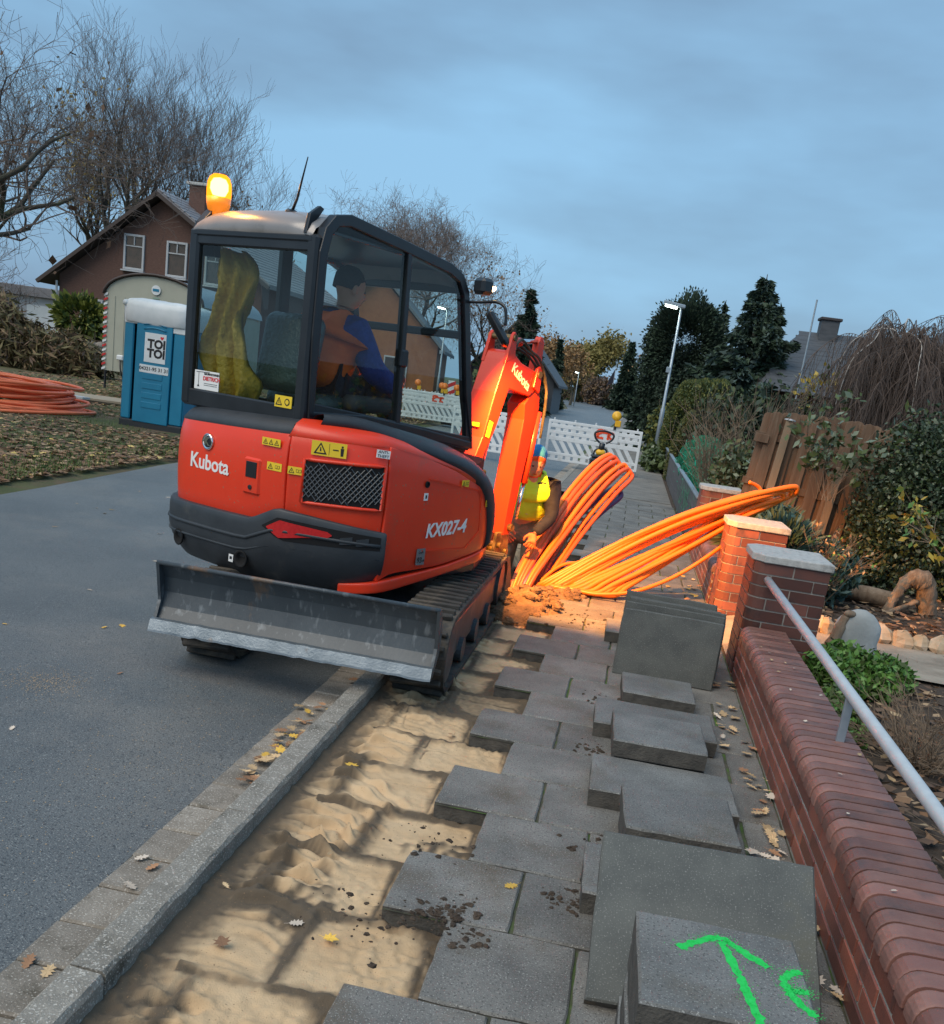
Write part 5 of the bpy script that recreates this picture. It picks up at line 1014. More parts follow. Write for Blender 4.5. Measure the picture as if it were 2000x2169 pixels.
# cart-like vibratory rammer standing before the barrier
rm = empty('vibratory_rammer', (-.42, 16.6, 0), .12, 'black ground rammer with loop handle and yellow tank standing on the pavement', 'rammer')
MB().cbox((.17, -.25, .05), (.26, .34, .10), .03).build('shoe', 'cab_black', rm, smooth=True)
MB().lathe([(.08, .10), (.10, .16), (.075, .22), (.10, .28), (.075, .34), (.10, .40)], (.05, -.05, 0), 16).build('bellows', 'rubber', rm, smooth=True)
MB().cbox((-.05, .0, .50), (.32, .30, .20), .03).build('engine_housing', 'cab_black', rm); MB().cbox((-.06, 0, .63), (.28, .24, .05), .02).build('top_cover', 'dark_plastic', rm)
MB().cbox((-.05, 0, .70), (.16, .14, .10), .03).build('fuel_tank', 'lamp_yellow', rm, smooth=True)
m = MB(); m.tube(spline([(-.17, 0, .62), (-.13, 0, .74), (.03, 0, .76), (.07, 0, .62)], 5), .016, 7); m.tube([(-.05, 0, .72), (-.04, 0, .86)], .05, 8); m.build('guard_frame', 'cab_black', rm, smooth=True)
m = MB(); m.tube(spline([(-.09, .02, .86), (-.17, .02, .93), (-.18, .02, 1.02), (-.04, .02, 1.06), (.12, .02, 1.02), (.11, .02, .93), (.02, .02, .86)], 6), .017, 8); m.build('loop_handle', 'cab_black', rm, smooth=True)
# parked barriers and lamps across the road, seen through the cab
for i in range(3):
    barrier((-6.6+.05*i, 31.5+.25*i, 0), .04, 'white site barrier standing in the row parked at the far kerb', 'barriers parked at the far kerb', spraytxt=(i == 0))
for i, (x, z) in enumerate(((-7.1, 1.04), (-6.35, 1.04), (-5.85, 1.04), (-6.2, 1.45), (-5.85, 1.35))): wlamp((x, 31.5+.25*(i % 3), z if i < 3 else 1.04+.0), .2, 'orange warning lamp on the barriers parked at the far kerb', 'lamps on the parked barriers', 'lamp_orange')
bb = empty('beacon_board', (-6.15, 32.4, 0), 0, 'red and white striped beacon board behind the parked barriers', 'sign'); MB().cbox((0, 0, .9), (.25, .03, 1.1), .005).build('board', 'barrier_white', bb)
for k in range(4):
    q4 = .26*k; MB().prism([(-.125, .42+q4), (.125, .55+q4), (.125, .68+q4), (-.125, .55+q4)], 1, -.019, -.0155).build('red_stripe', 'stripe_red', bb)
MB().cbox((0, 0, .1), (.4, .3, .2), .03).build('foot_block', 'rubber', bb)
# ================================================================== across the road: verge, hire toilet, trailer, house, trees
mat('toilet_blue', (.006, .17, .30), (.010, .20, .34), scale=3, rough=.42); mat('toilet_white', (.62, .66, .67), (.70, .73, .74), scale=5, rough=.5); mat('toilet_base', (.02, .025, .03), rough=.7)
mat('cream_paint', (.36, .37, .30), (.42, .425, .35), scale=2, rough=.5, dirt=(.30, .29, .22), dscale=3, d_n=(.6, .85)); mat('roof_sheet', (.34, .37, .40), rough=.35, metal=.5); mat('trim_dark', (.05, .035, .03), rough=.6)
mat('ply', (.30, .25, .18), (.37, .31, .23), scale=2, rough=.85, stretch=(1, 6, 1))
mat('house_brick', (.098, .052, .040), (.135, .074, .057), scale=9, rough=.85, stretch=(1, 1, 3), bump=.3, bscale=30, rnd=.05); mat('rooftile_dark', (.035, .03, .03), (.06, .05, .05), scale=6, rough=.6); mat('rooftile_light', (.20, .19, .20), (.27, .26, .27), scale=5, rough=.5)
mat('window_white', (.42, .44, .46), rough=.45); mat('curtain_green', (.24, .36, .28), (.28, .40, .32), scale=3, rough=.6); mat('room_dark', (.02, .018, .018), (.06, .035, .03), scale=4, rough=.6); mat('fieldstone', (.17, .15, .13), (.27, .25, .22), scale=3, rough=.85, rnd=.35, bump=.3, bscale=30)
glass('house_glass', (.85, .9, .9), 1.0, 0, .05)
mat('bark', (.055, .048, .040), (.095, .085, .065), scale=5, rough=.9, bump=.6, bscale=30, bdist=.03, dirt=(.07, .085, .04), dscale=2, d_n=(.5, .7)); mat('twig_bark', (.10, .078, .066), (.14, .108, .09), scale=2, rough=.9); mat('twig_pale', (.13, .10, .085), (.17, .13, .11), scale=2, rough=.9)
# leaf litter + grass on the verge
r = np.random.default_rng(4)
def litter(name, n, fx, size, mats, pr, seed, label=None, tilt=.35, parent=None):
    rr = np.random.default_rng(seed); P = fx(rr, n); Q = leafquads(P, size, 1.5, seed=seed); C = P[:, None, :]; D = Q-C; D[:, :, 2] *= tilt; Q = C+D; Q[:, :, 2] = np.maximum(Q[:, :, 2], P[:, None, 2]-.004)
    mi = rr.choice(len(mats), n, p=pr); o = quads(name, Q, mats, mi, parent); return tag(o, label, kind='stuff')
def fx_verge(rr, n):
    y = rr.uniform(6, 36, n)**1.0; y = 5.5+30*rr.random(n)**1.7; x = -5.75-.03*y-(rr.random(n)**1.5)*11; z = np.full(n, .03)-np.clip(.05-(-x-5.6)*.04, 0, .06)+rr.random(n)*.02
    k = vnoise(x, y, .55, 31) < .80; x, y, z = x[k], y[k], z[k]; return np.stack([x, y, z], 1)
def L_(rr, n): P = fx_verge(rr, int(n*1.3)); return P[:n] if len(P) >= n else np.concatenate([P, P[:n-len(P)]])
litter('leaf_litter', 40000, L_, .078, ['litter1', 'litter2', 'litter3', 'litter4'], [.48, .24, .24, .04], 5)
def fx_grass(rr, n):
    y = 6+26*rr.random(n)**1.5; x = -5.75-.03*y-rr.random(n)**1.2*10; return np.stack([x, y, np.full(n, .06)], 1)
P = fx_grass(r, 60000); k = vnoise(P[:, 0], P[:, 1], .7, 33) > .40; P = P[k]; n = len(P); h = r.uniform(.04, .11, n); a = r.uniform(0, 2*pi, n); lx = r.normal(size=(n, 2))*.03
P[:, 2] = .0
Q = np.stack([P+np.stack([.007*np.cos(a), .007*np.sin(a), 0*a], 1), P-np.stack([.007*np.cos(a), .007*np.sin(a), 0*a], 1), P+np.stack([lx[:, 0], lx[:, 1], h], 1)], 1)
tag(quads('grass_blades', Q, ['grassblade']), kind='stuff')
# coil of red-orange duct on the verge
random.seed(8); cx, cy = -11.5, 15.9
coil = empty('duct_coil', (cx, cy, 0), 0, 'large flat coil of salmon red duct pipe lying on the leafy verge', 'pipe coil')
for i in range(26):
    a0 = random.uniform(0, 6.28); rx = random.uniform(1.35, 2.05)-.012*i; ry = rx*random.uniform(.80, .92); z0 = .05+.017*i; ox, oy = random.uniform(-.12, .12), random.uniform(-.12, .12); tl = random.uniform(-.06, .06)
    m = MB(); m.tube([(ox+rx*cos(2*pi*k/40+a0), oy+ry*sin(2*pi*k/40+a0), z0+tl*sin(2*pi*k/40)+.02*sin(6*pi*k/40+i)) for k in range(40)], .028, 7, closed=True); m.build('duct_turn', 'duct_salmon', coil, smooth=True)
# hire toilet
W_ = 1.16; to = empty('portable_toilet', (-8.10, 16.2, .0), RAD(1.5), 'blue portable toilet with white roof and lettered door', 'toilet')
to.rotation_euler = (0, RAD(.8), RAD(0)); B = lambda nm, c, d, m_, b=.02, par=to: MB().cbox(c, d, b).build(nm, m_, par)
B('skid_base', (0, 0, .07), (1.15, 1.15, .14), 'toilet_base'); 
for sx in (-1, 1): B('side_wall', (sx*.545, 0, .98), (.05, 1.10, 1.68), 'toilet_blue')
B('rear_wall', (0, .53, .98), (1.08, .04, 1.68), 'toilet_blue'); B('front_frame', (-.475, -.535, .98), (.17, .05, 1.68), 'toilet_blue'); B('front_frame', (.44, -.535, .98), (.24, .05, 1.68), 'toilet_blue')
m = MB(); dp = [(-.33, .12), (.31, .12), (.31, 1.84), (.20, 1.90), (.0, 1.925), (-.2, 1.90), (-.33, 1.84)]; m.prism(dp, 1, -.585, -.53); door = m.build('door', 'toilet_blue', to, bevel=.012)
for z in (.42, .58, .74, .90): MB().cbox((.0, -.588, z), (.36, .012, .10), .005).build('door_rib', 'toilet_blue', door)
for z in (1.66, 1.73, 1.80):
    m = MB(); m.tube([(-.2+.4*i/8, -.588, z+.03*sin(pi*i/8)) for i in range(9)], .012, 6); m.build('vent_rib', 'toilet_blue', door, smooth=True)
s1 = MB().box((.02, -.588, 1.37), (.38, .006, .48)).build('brand_sign', 'toilet_white', door); s2 = MB().box((.02, -.588, 1.02), (.52, .006, .13)).build('phone_sign', 'toilet_white', door)
F = lambda x, z: frame((x, -.5925, z), (1, 0, 0), (0, 0, 1))
textmesh('TOI', .19, 'ink_black', 'lettering', s1, F(.045, 1.43), bold=.009); textmesh('TOI', .19, 'ink_black', 'lettering', s1, F(.045, 1.275), bold=.009); textmesh('04321-95 31 31', .082, 'ink_black', 'lettering', s2, F(.02, 1.02), bold=.0015)
m = MB(); m.add([tuple(F(.135, 1.54) @ Vector(p)) for p in ((0, -.03, 0), (.032, .008, 0), (.03, .025, 0), (.014, .03, 0), (0, .018, 0), (-.014, .03, 0), (-.03, .025, 0), (-.032, .008, 0))], [tuple(range(8))]); m.build('heart_mark', 'ink_red', s1)
rows = []
for (z, hx, hy) in ((1.74, .585, .585), (1.76, .60, .60), (2.00, .605, .605), (2.07, .59, .59), (2.11, .55, .55), (2.14, .40, .42), (2.15, .1, .1)):
    rows.append([(hx*max(-1, min(1, 1.38*cos(t))), hy*max(-1, min(1, 1.38*sin(t))), z+.008*sin(5*t)) for t in [2*pi*k/28 for k in range(28)]])
m = MB(); m.grid(rows, closed=True); m.add(rows[-1], [tuple(range(28))]); rf = m.build('roof', 'toilet_white', to, smooth=True)
B('roof_skirt', (-.44, -.552, 1.80), (.25, .035, .16), 'toilet_white', .01); B('roof_skirt', (.44, -.552, 1.76), (.27, .035, .22), 'toilet_white', .01)
m = MB(); m.tube([(-.60, -.5, 2.04), (-.52, -.60, 2.04)], .05, 10); m.build('vent_cap', 'toilet_white', to, smooth=True)
# site trailer
tr_ = empty('site_trailer', (-11.45, 22.0, 0), RAD(5), 'cream site trailer with rounded roof and red white edge stripe behind the blue toilet', 'trailer')
arc = [(-1.16, .62), (1.16, .62), (1.16, 2.35)]+[(1.16*cos(a), 2.35+.52*sin(a)) for a in [pi*i/14 for i in range(1, 14)]]+[(-1.16, 2.35)]
m = MB(); m.prism(arc, 1, 0, 4.6); tb = m.build('body', 'cream_paint', tr_)
arc2 = [(1.2*cos(a), 2.35+.56*sin(a)) for a in [pi*i/14 for i in range(15)]]; m = MB(); m.grid([[(x, y, z) for x, z in arc2] for y in (-.06, 4.66)]); m.build('roof_sheet', 'roof_sheet', tr_, smooth=True)
m = MB(); m.tube([(x, -.04, z) for x, z in arc2], .03, 6); m.build('roof_edge', 'trim_dark', tr_, smooth=True)
for i in range(11): MB().box((-1.16+.232*i, -.006, 1.48), (.012, .014, 1.7)).build('cladding_rib', 'cream_paint', tr_)
for i in range(17): MB().prism([(-1.19, .62+i*.105), (-1.10, .66+i*.105), (-1.10, .71+i*.105), (-1.19, .67+i*.105)], 1, -.024, -.016).build('edge_stripe', 'stripe_red' if i % 2 else 'barrier_white', tr_)
MB().lathe([(.0, 0), (.11, .0), (.11, .012), (0, .012)], (.05, -.02, 2.58), 18, M=Matrix.Rotation(pi/2, 3, 'X')).build('round_logo', 'barrier_white', tr_); MB().box((.05, -.035, 2.58), (.15, .004, .06)).build('logo_mark', 'toilet_blue', tr_); MB().box((.05, -.012, 2.40), (.16, .004, .03)).build('logo_line', 'curtain_green', tr_)
m = MB(); m.tube([(-1.1, .0, .2), (-1.1, 0, .62)], .03, 6); m.tube([(0, 1.5, .35), (0, -.9, .40)], .06, 6); m.tube([(-.7, .6, .45), (0, -.7, .40)], .04, 6); m.tube([(.7, .6, .45), (0, -.7, .4)], .04, 6); m.build('drawbar', 'cab_black', tr_)
for sx in (-1, 1): MB().tube([(sx*1.0-.1, 2.6, .34), (sx*1.0+.1, 2.6, .34)], .34, 20).build('wheel', 'rubber', tr_)
MB().cbox((-.72, -.06, .95), (.16, .10, .12), .02).build('socket_box', 'barrier_white', tr_)
m = MB(); m.tube(spline([(-.72, -.08, .9), (-.66, -.15, .65), (-.58, -.12, .45), (-.45, -.2, .4)], 5), .02, 6); m.tube([(-.35, -.03, .72), (-.35, -.03, .92)], .035, 6); m.build('cable', 'cab_black', tr_)
bo_ = empty('plywood_sheet', (-11.9, 19.6, .06), RAD(12), 'weathered plywood sheets lying on the grass behind the duct coil', 'board'); MB().cbox((0, 0, .04), (2.6, 1.2, .05), .004).build('upper_sheet', 'ply', bo_); MB().cbox((.1, .05, 0), (2.7, 1.25, .03), .004).build('lower_sheet', 'ply', bo_)
tag(MB().prism([(0, 0), (.9, -.15), (.95, .05), (.05, .22)], 2, .12, .16).build('metal_plate', 'galv', None, (-12.0, 18.7, 0)), 'bare metal plate on the plywood sheets behind the duct coil', 'plate')
# brick house with gable
HX, HY = -20.2, 39.0; ho = empty('brick_house', (HX, HY, 0), 0, 'brown brick house with steep gable and white windows behind the site trailer', 'house')
xL, xR, xM, zE, zR = -4.35, 4.55, .05, 3.50, 6.95
def gable(x0, x1, xm, ze, zr, ze2=None): return [(x0, -.2), (x1, -.2), (x1, ze2 or ze), (xm, zr), (x0, ze)]
m = MB(); m.prism(gable(xL, xR, xM, zE, zR-.12, 4.3), 1, 0, 10); hw = m.build('wall', 'house_brick', ho)
def hwin(cx, cz, w_, h_, name='window', fill='room_dark', bars=True):
    f = MB()
    for (c, d) in (((cx-w_/2, -.03, cz), (.09, .10, h_+.09)), ((cx+w_/2, -.03, cz), (.09, .10, h_+.09)), ((cx, -.03, cz+h_/2), (w_-.08, .10, .09)), ((cx, -.03, cz-h_/2), (w_-.08, .10, .09))): f.cbox(c, d, .01)
    if bars: f.box((cx, -.03, cz+h_*.18), (w_-.08, .06, .045)); f.box((cx, -.03, cz+h_*.34), (.04, .055, h_*.26))
    o = f.build(name, 'window_white', ho); MB().box((cx, .0, cz), (w_-.06, .012, h_-.06)).build('room', fill, o); MB().add([(cx-w_/2+.03, -.02, cz-h_/2+.03), (cx+w_/2-.03, -.02, cz-h_/2+.03), (cx+w_/2-.03, -.02, cz+h_/2-.03), (cx-w_/2+.03, -.02, cz+h_/2-.03)], [(0, 1, 2, 3)]).build('pane', 'house_glass', o)
    MB().cbox((cx, -.08, cz-h_/2-.09), (w_+.2, .2, .06), .01).build('sill', 'window_white', o); return o
hwin(-1.05, 4.70, .82, 1.30); hwin(.82, 4.62, .82, 1.30); hwin(-2.85, 1.62, .95, 2.0, fill='curtain_green'); hwin(2.5, 4.5, .82, 1.3)
def slope(xa, za, xb, zb_, name, m_, y0=-.45, y1=10.4, th=.18):
    m = MB(); m.prism([(xa, za), (xb, zb_), (xb, zb_+th), (xa, za+th)], 1, y0, y1); return m.build(name, m_, ho)
rl = slope(-5.0, 3.02, xM, zR, 'roof', 'rooftile_dark'); rr2 = slope(xM, zR, 5.0, 3.95, 'roof', 'rooftile_light')
for i in range(20):
    t = i/20; x = xM+.05+(4.9-xM)*t; z = zR+.19+(3.95-zR)*t; MB().cbox((x+.06, 4.97, z-.03), (.24, 10.85, .05), .012, M=Matrix.Rotation(.545, 3, 'Y')).build('tile_course', 'rooftile_light', rr2)
m = MB(); m.tube([(-5.05, -.5, 3.05), (xM, -.5, zR+.05)], .10, 4); m.tube([(xM, -.5, zR+.05), (5.02, -.5, 3.97)], .10, 4); m.build('verge_board', 'trim_dark', ho)
ch = MB().cbox((.75, 2.0, 7.05), (.75, .75, 1.5), .03).build('chimney', 'house_brick', rr2); MB().cbox((.75, 2.0, 7.83), (.95, .95, .12), .02).build('chimney_cap', 'concrete_cap', rr2)
m = MB(); m.tube([(-4.4, -.12, 3.2), (-4.4, -.12, .1)], .05, 6); m.build('downpipe', 'galv', ho)
# white garage left of the house
ga = empty('garage', (-31.5, 50, 0), 0, 'low white garage with grey roof edge left of the brick house', 'garage'); MB().cbox((0, 1, 1.3), (9.5, 6, 2.6), .02).build('wall', 'window_white', ga); MB().cbox((0, 1, 2.85), (10.2, 6.6, .5), .03).build('roof', 'rooftile_light', ga); MB().cbox((1, -2.02, 1.15), (3.0, .06, 2.1), .01).build('door', 'toilet_white', ga)
# fieldstone wall
sw = empty('fieldstone_wall', (-20.5, 37.2, 0), RAD(4), 'low wall of round fieldstones in front of the brick house', 'wall'); random.seed(12)
sm_ = []
for s in range(5):
    m = MB(); m.ell((0, 0, 0), (.30, .26, .23), 9, 6, jit=.10); me = m.mesh('stone', 'fieldstone', True); sm_.append(me)
for row in range(3):
    for i in range(17):
        o = place(sm_[random.randrange(5)], 'stone', sw, (-3.6+i*.44+.22*(row % 2)+random.uniform(-.05, .05), random.uniform(-.06, .06), .16+row*.34+random.uniform(-.03, .03)), random.uniform(0, 6)); s = random.uniform(.65, 1.05); o.scale = (s, s, s*random.uniform(.8, 1))
MB().box((0, .25, .5), (7.6, .3, 1.1)).build('earth_fill', 'soil_dark', sw)
# ---------------------------------------------------------------- bare trees
def bare_tree(name, loc, h, seed, label, spread=.5, levels=5, trunk_r=.22, fork=.28, m_='bark', group=None, lean=(0, 0), nb=(2, 4), twigm='twig_bark', upb=.25, dens=1.0, leaf=None, wig=1.0, rmin=.0035):
    R_ = random.Random(seed); t = empty(name, loc, 0, label, 'tree', group); tk = MB(); tw = MB(); tips = []
    def grow(p, d, ln, r, lev, mb):
        n = 6 if lev < 2 else 5 if lev < 4 else 3; pts = [p]; rs = [r]; q = p.copy(); dd = d.copy(); wg = wig*(.10 if lev < 2 else .15)
        for i in range(n):
            dd = (dd+Vector((R_.gauss(0, wg), R_.gauss(0, wg), R_.gauss(.03, wg*.6)))).normalized(); q = q+dd*(ln/n); pts.append(q.copy()); rs.append(max(rmin, r*(1-.55*(i+1)/n)))
        (tk if lev < 3 else tw).tube(pts, rs, 7 if lev == 0 else 5 if lev < 3 else 3, caps=False)
        if lev >= levels-1: tips.append((pts[-1], dd)); return
        k = R_.randint(*nb)+(1 if lev <= 1 else 0)
        for j in range(k):
            f = R_.uniform(.35, 1.0) if j else 1.0; i0 = min(n-1, int(f*n)); b = pts[i0].lerp(pts[i0+1], f*n-i0) if f < 1 else pts[-1]; rr_ = rs[min(n, int(f*n+.5))]
            az = R_.uniform(0, 2*pi); ax = dd.orthogonal().normalized(); ax.rotate(Matrix.Rotation(az, 3, dd)); nd = (dd*(1-spread*R_.uniform(.6, 1.1))+ax*spread*R_.uniform(.7, 1.3)+Vector((0, 0, upb))).normalized()
            grow(b, nd, ln*R_.uniform(.58, .82), max(rmin, rr_*R_.uniform(.55, .8)), lev+1, None)
    grow(Vector((0, 0, -.1)), Vector((lean[0], lean[1], 1)).normalized(), h*fork, trunk_r, 0, None)
    zm = max(max(p[2] for p in tk.v), max([p[2] for p in tw.v] or [0])); sc_ = h/zm
    for q_ in (tk, tw): q_.v = [(p[0]*sc_, p[1]*sc_, p[2]*sc_) for p in q_.v]
    tips = [(p*sc_, d) for p, d in tips]
    tk.build('trunk', m_, t, smooth=True)
    rg = np.random.default_rng(seed)
    if tw.v: tw.build('crown', twigm, t)
    if leaf:
        T = np.array([tuple(p) for p, d in tips]); P = T[rg.integers(len(T), size=leaf[1])]+rg.normal(size=(leaf[1], 3))*leaf[3]; quads('leaves', leafquads(P, leaf[2], seed=seed), [leaf[0]], None, t)
    return t
mat('leaf_olive', (.16, .14, .04), (.24, .19, .05), scale=.8, rough=.7); mat('leaf_russet', (.22, .12, .05), (.30, .18, .07), scale=.8, rough=.7); mat('leaf_ochre', (.30, .21, .05), (.38, .28, .07), scale=.8, rough=.7)
bare_tree('bare_tree', (-33.5, 56, 0), 19, 3, 'tall bare tree with many upright forked stems behind the brick house', .50, 7, .34, .22, nb=(3, 4), upb=.35)
bare_tree('bare_tree', (-38.5, 54, 0), 18, 14, 'tall bare tree standing beyond the white garage', .50, 7, .36, .24, nb=(3, 4), upb=.3)
bare_tree('bare_tree', (-29.8, 60, 0), 17, 23, 'bare tree with slanting stems just left of the house gable', .50, 7, .28, .22, nb=(3, 4), upb=.35)
bare_tree('bare_tree', (-26.0, 62, 0), 13.6, 36, 'round bare tree behind the house chimney and the amber beacon', .66, 7, .24, .2, nb=(3, 4), twigm='twig_pale', leaf=('leaf_russet', 1500, .12, .3))
bare_tree('bare_tree', (-14.6, 62, 0), 13.2, 47, 'wide bare tree whose round crown stands behind the excavator cab', .72, 8, .26, .22, nb=(3, 4), twigm='twig_pale')
bare_tree('oak_tree', (-11.6, 14.4, 0), 8.2, 61, 'nearby bare tree reaching its crooked branches over the verge', .66, 7, .20, .28, nb=(3, 4), upb=.10, lean=(.30, .0), wig=1.7, rmin=.002, leaf=('litter3', 90, .09, .05))
bare_tree('bare_tree', (-10.5, 66, 0), 9.5, 66, 'smaller bare tree between the wide bare tree and the dark spruce', .5, 6, .18, .25, nb=(3, 4), twigm='twig_pale', leaf=('leaf_russet', 900, .12, .3))
bare_tree('bare_tree', (-36.0, 47, 0), 15, 101, 'bare tree at the edge of the wood beyond the drooping shrub', .5, 7, .36, .2, nb=(3, 4), upb=.2)
bare_tree('bare_tree', (-37.0, 62, 0), 16, 102, 'bare tree in the gap between the tall ones behind the garage', .5, 7, .3, .2, nb=(3, 4), upb=.25, leaf=('leaf_ochre', 1500, .16, .5))
# shrubs on the verge
def bush(name, loc, blobs, n, size, mats, pr, label, seed, stems=6, group=None, tiltup=0, aspect=1.6, cat='shrub', shellf=.55, stemm='bark'):
    rg = np.random.default_rng(seed); t = empty(name, loc, 0, label, cat, group); tot = sum(b[3]*b[4]*b[5] for b in blobs)**1; Ps = []
    for (x, y, z, rx, ry, rz) in blobs:
        k = max(20, int(n*(rx*ry*rz)/tot)); d = rg.normal(size=(k, 3)); d /= np.linalg.norm(d, axis=1)[:, None]; rad = (shellf+(1-shellf)*rg.random(k)**.5)*(1+.16*np.sin(d[:, 0]*7+d[:, 1]*5+seed)+.10*rg.normal(size=k)); P = np.stack([x+d[:, 0]*rx*rad, y+d[:, 1]*ry*rad, z+d[:, 2]*rz*rad], 1); Ps.append(P[P[:, 2] > .01])
    P = np.concatenate(Ps); tl = np.zeros((len(P), 3)); tl[:, 2] = tiltup; Q = leafquads(P, size, aspect, tilt=tl if tiltup else None, seed=seed); mi = rg.choice(len(mats), len(P), p=pr); quads('foliage', Q, mats, mi, t)
    if stems:
        m = MB()
        for i in range(stems):
            b = blobs[int(rg.integers(len(blobs)))]; e = Vector((b[0], b[1], b[2]))+Vector(rg.normal(size=3))*.4*b[3]; m.tube([(b[0]*.3, b[1]*.3, -.05), tuple(Vector((b[0]*.6, b[1]*.6, e.z*.5))), tuple(e)], [.02, .014, .005], 4, caps=False)
        m.build('stem', stemm, t)
    return t
mat('dry_green', (.10, .085, .035), (.16, .13, .055), scale=1.5, rough=.8); mat('dry_brown', (.15, .10, .055), (.22, .15, .08), scale=1.5, rough=.8); mat('leaf_fresh', (.14, .17, .03), (.24, .25, .05), scale=2, rough=.6); mat('leaf_mid', (.045, .075, .02), (.08, .115, .03), scale=2, rough=.6)
bush('arching_shrub', (-19.0, 28.2, 0), [(-2.0, 0, .8, 2.6, 1.6, 1.35), (.8, .3, .45, 2.0, 1.3, .8), (-3.2, .5, 1.2, 1.8, 1.4, 1.5)], 30000, .075, ['dry_green', 'dry_brown', 'litter3'], [.55, .30, .15], 'wide overgrown shrub with drooping dry leaves on the verge', 5, 14, aspect=4.5)
bush('rhododendron', (-22.8, 37.6, .3), [(0, 0, 1.6, 1.15, .9, .85), (.8, .1, 1.2, .9, .7, .6)], 2600, .17, ['leaf_fresh', 'leaf_mid'], [.65, .35], 'yellow green rounded shrub at the corner of the brick house', 6, 6)
for i, (x, y, s) in enumerate(((-25.5, 33, 1.5), (-27, 38, 2.0), (-21.3, 30.5, 1.1))): bare_tree('bare_shrub', (x, y, 0), 3.6*s/1.4, 70+i, ['tangled reddish bare shrub in front of the white garage', 'tall tangled bare shrub beside the white garage', 'small bare shrub growing out of the drooping shrub'][i], .6, 5, .05, .25, nb=(3, 4), twigm='twig_bark')
# hedges and houses down the left side
def hedge(name, p0, p1, h, wd, seed, label, mats, pr, dens=260, size=.16):
    rg = np.random.default_rng(seed); a, b = np.array(p0, float), np.array(p1, float); L = np.linalg.norm(b-a); u = (b-a)/L; nn = np.array([-u[1], u[0]]); t = empty(name, (*a, 0), 0, label, 'hedge'); n = int(dens*L*(h+wd))
    s = rg.random(n)*L; f = rg.random(n); side = rg.random(n) < h*2/(h*2+wd); off = np.where(side, np.where(rg.random(n) < .5, -1, 1)*wd/2, (rg.random(n)-.5)*wd); z = np.where(side, rg.random(n)*h, h)+rg.normal(size=n)*.05; off = off+rg.normal(size=n)*.06
    P = np.stack([u[0]*s+nn[0]*off, u[1]*s+nn[1]*off, np.maximum(z, .02)], 1); quads('foliage', leafquads(P, size, 1.4, seed=seed), mats, rg.choice(len(mats), n, p=pr), t)
    m = MB(); c = (a+b)/2-a; m.box((c[0], c[1], h*.47), (L-.1, wd*.8, h*.92), rz=math.atan2(u[1], u[0])); m.build('inner_branches', 'soil_dark', t); return t
mat('hedge_green', (.035, .06, .02), (.06, .09, .03), scale=1, rough=.7); mat('hedge_brown', (.13, .08, .03), (.19, .12, .045), scale=1, rough=.7); mat('conifer_dark', (.012, .028, .018), (.024, .045, .028), scale=1, rough=.75); mat('conifer_mid', (.022, .048, .026), (.04, .072, .038), scale=1, rough=.75); mat('conifer_blue', (.05, .085, .08), (.08, .12, .11), scale=1, rough=.7)
hedge('beech_hedge', (-7.2, 62), (-7.6, 92), 1.75, 1.2, 3, 'clipped brown beech hedge along the left side of the road', ['hedge_brown', 'hedge_green'], [.75, .25], 90, .2)
hedge('green_hedge', (-7.0, 46), (-7.2, 61), 1.9, 1.3, 4, 'clipped green hedge beside the brown beech hedge', ['hedge_green', 'leaf_mid'], [.7, .3], 120, .18)
hedge('far_hedge', (-22, 214), (2, 206), 2.3, 1.5, 5, 'long low clipped hedge closing the far end of the road', ['hedge_green', 'dry_green'], [.7, .3], 26, .34)
bush('laurel', (-8.6, 66, 0), [(0, 0, 2.0, 2.0, 2.6, 1.5), (-.6, 6, 2.0, 1.8, 3, 1.3), (.4, 12, 1.8, 1.9, 3, 1.3)], 12000, .22, ['hedge_green', 'leaf_mid', 'conifer_mid'], [.45, .3, .25], 'broad round green shrub standing above the beech hedge', 15, 6)
def conifer(name, loc, h, rad, seed, label, mats, pr, n=9000, size=.22, kind='spruce', group=None, base=.05):
    rg = np.random.default_rng(seed); t = empty(name, loc, 0, label, 'tree', group); m = MB(); m.tube([(0, 0, -.1), (0, 0, h*.5), (0, 0, h)], [rad*.07+.04, rad*.05+.02, .01], 7); m.build('trunk', 'bark', t)
    lv = max(8, int(h/(.36 if kind == 'spruce' else .3))); Ps = []; D = []
    for i in range(lv):
        f = i/lv; z0 = h*(base+(1-base)*f); rr_ = rad*(1-f)**.82*(.85+.3*rg.random()); nbn = max(4, int(11*(1-f)+4))
        for b in range(nbn):
            a = rg.uniform(0, 2*pi); ln = rr_*rg.uniform(.65, 1.12); k = max(6, int(n/(lv*9)*(.35+1.3*(1-f)))); s = rg.random(k)**.6
            x = np.cos(a)*ln*s; y = np.sin(a)*ln*s; dz = -.22*ln*s+.16*ln*s**3; lat = rg.normal(size=k)*.15*ln*(1.1-s); x -= np.sin(a)*lat; y += np.cos(a)*lat
            Ps.append(np.stack([x, y, z0+dz+rg.normal(size=k)*.06], 1)); D.append(np.tile([np.cos(a), np.sin(a), -.25], (k, 1)))
    P = np.concatenate(Ps); Q = leafquads(P, size, 2.6, tilt=np.concatenate(D)*1.2, seed=seed); quads('crown', Q, mats, rg.choice(len(mats), len(P), p=pr), t); return t
conifer('spruce_tree', (-7.3, 60, 0), 7.3, 1.7, 5, 'dark spruce standing behind the excavator boom', ['conifer_dark', 'conifer_mid'], [.55, .45], 12000, .22)
conifer('spruce_tree', (-7.5, 88, 0), 6.2, 1.0, 6, 'small slim dark spruce beside the russet trees', ['conifer_dark', 'conifer_mid'], [.6, .4], 4000, .22)
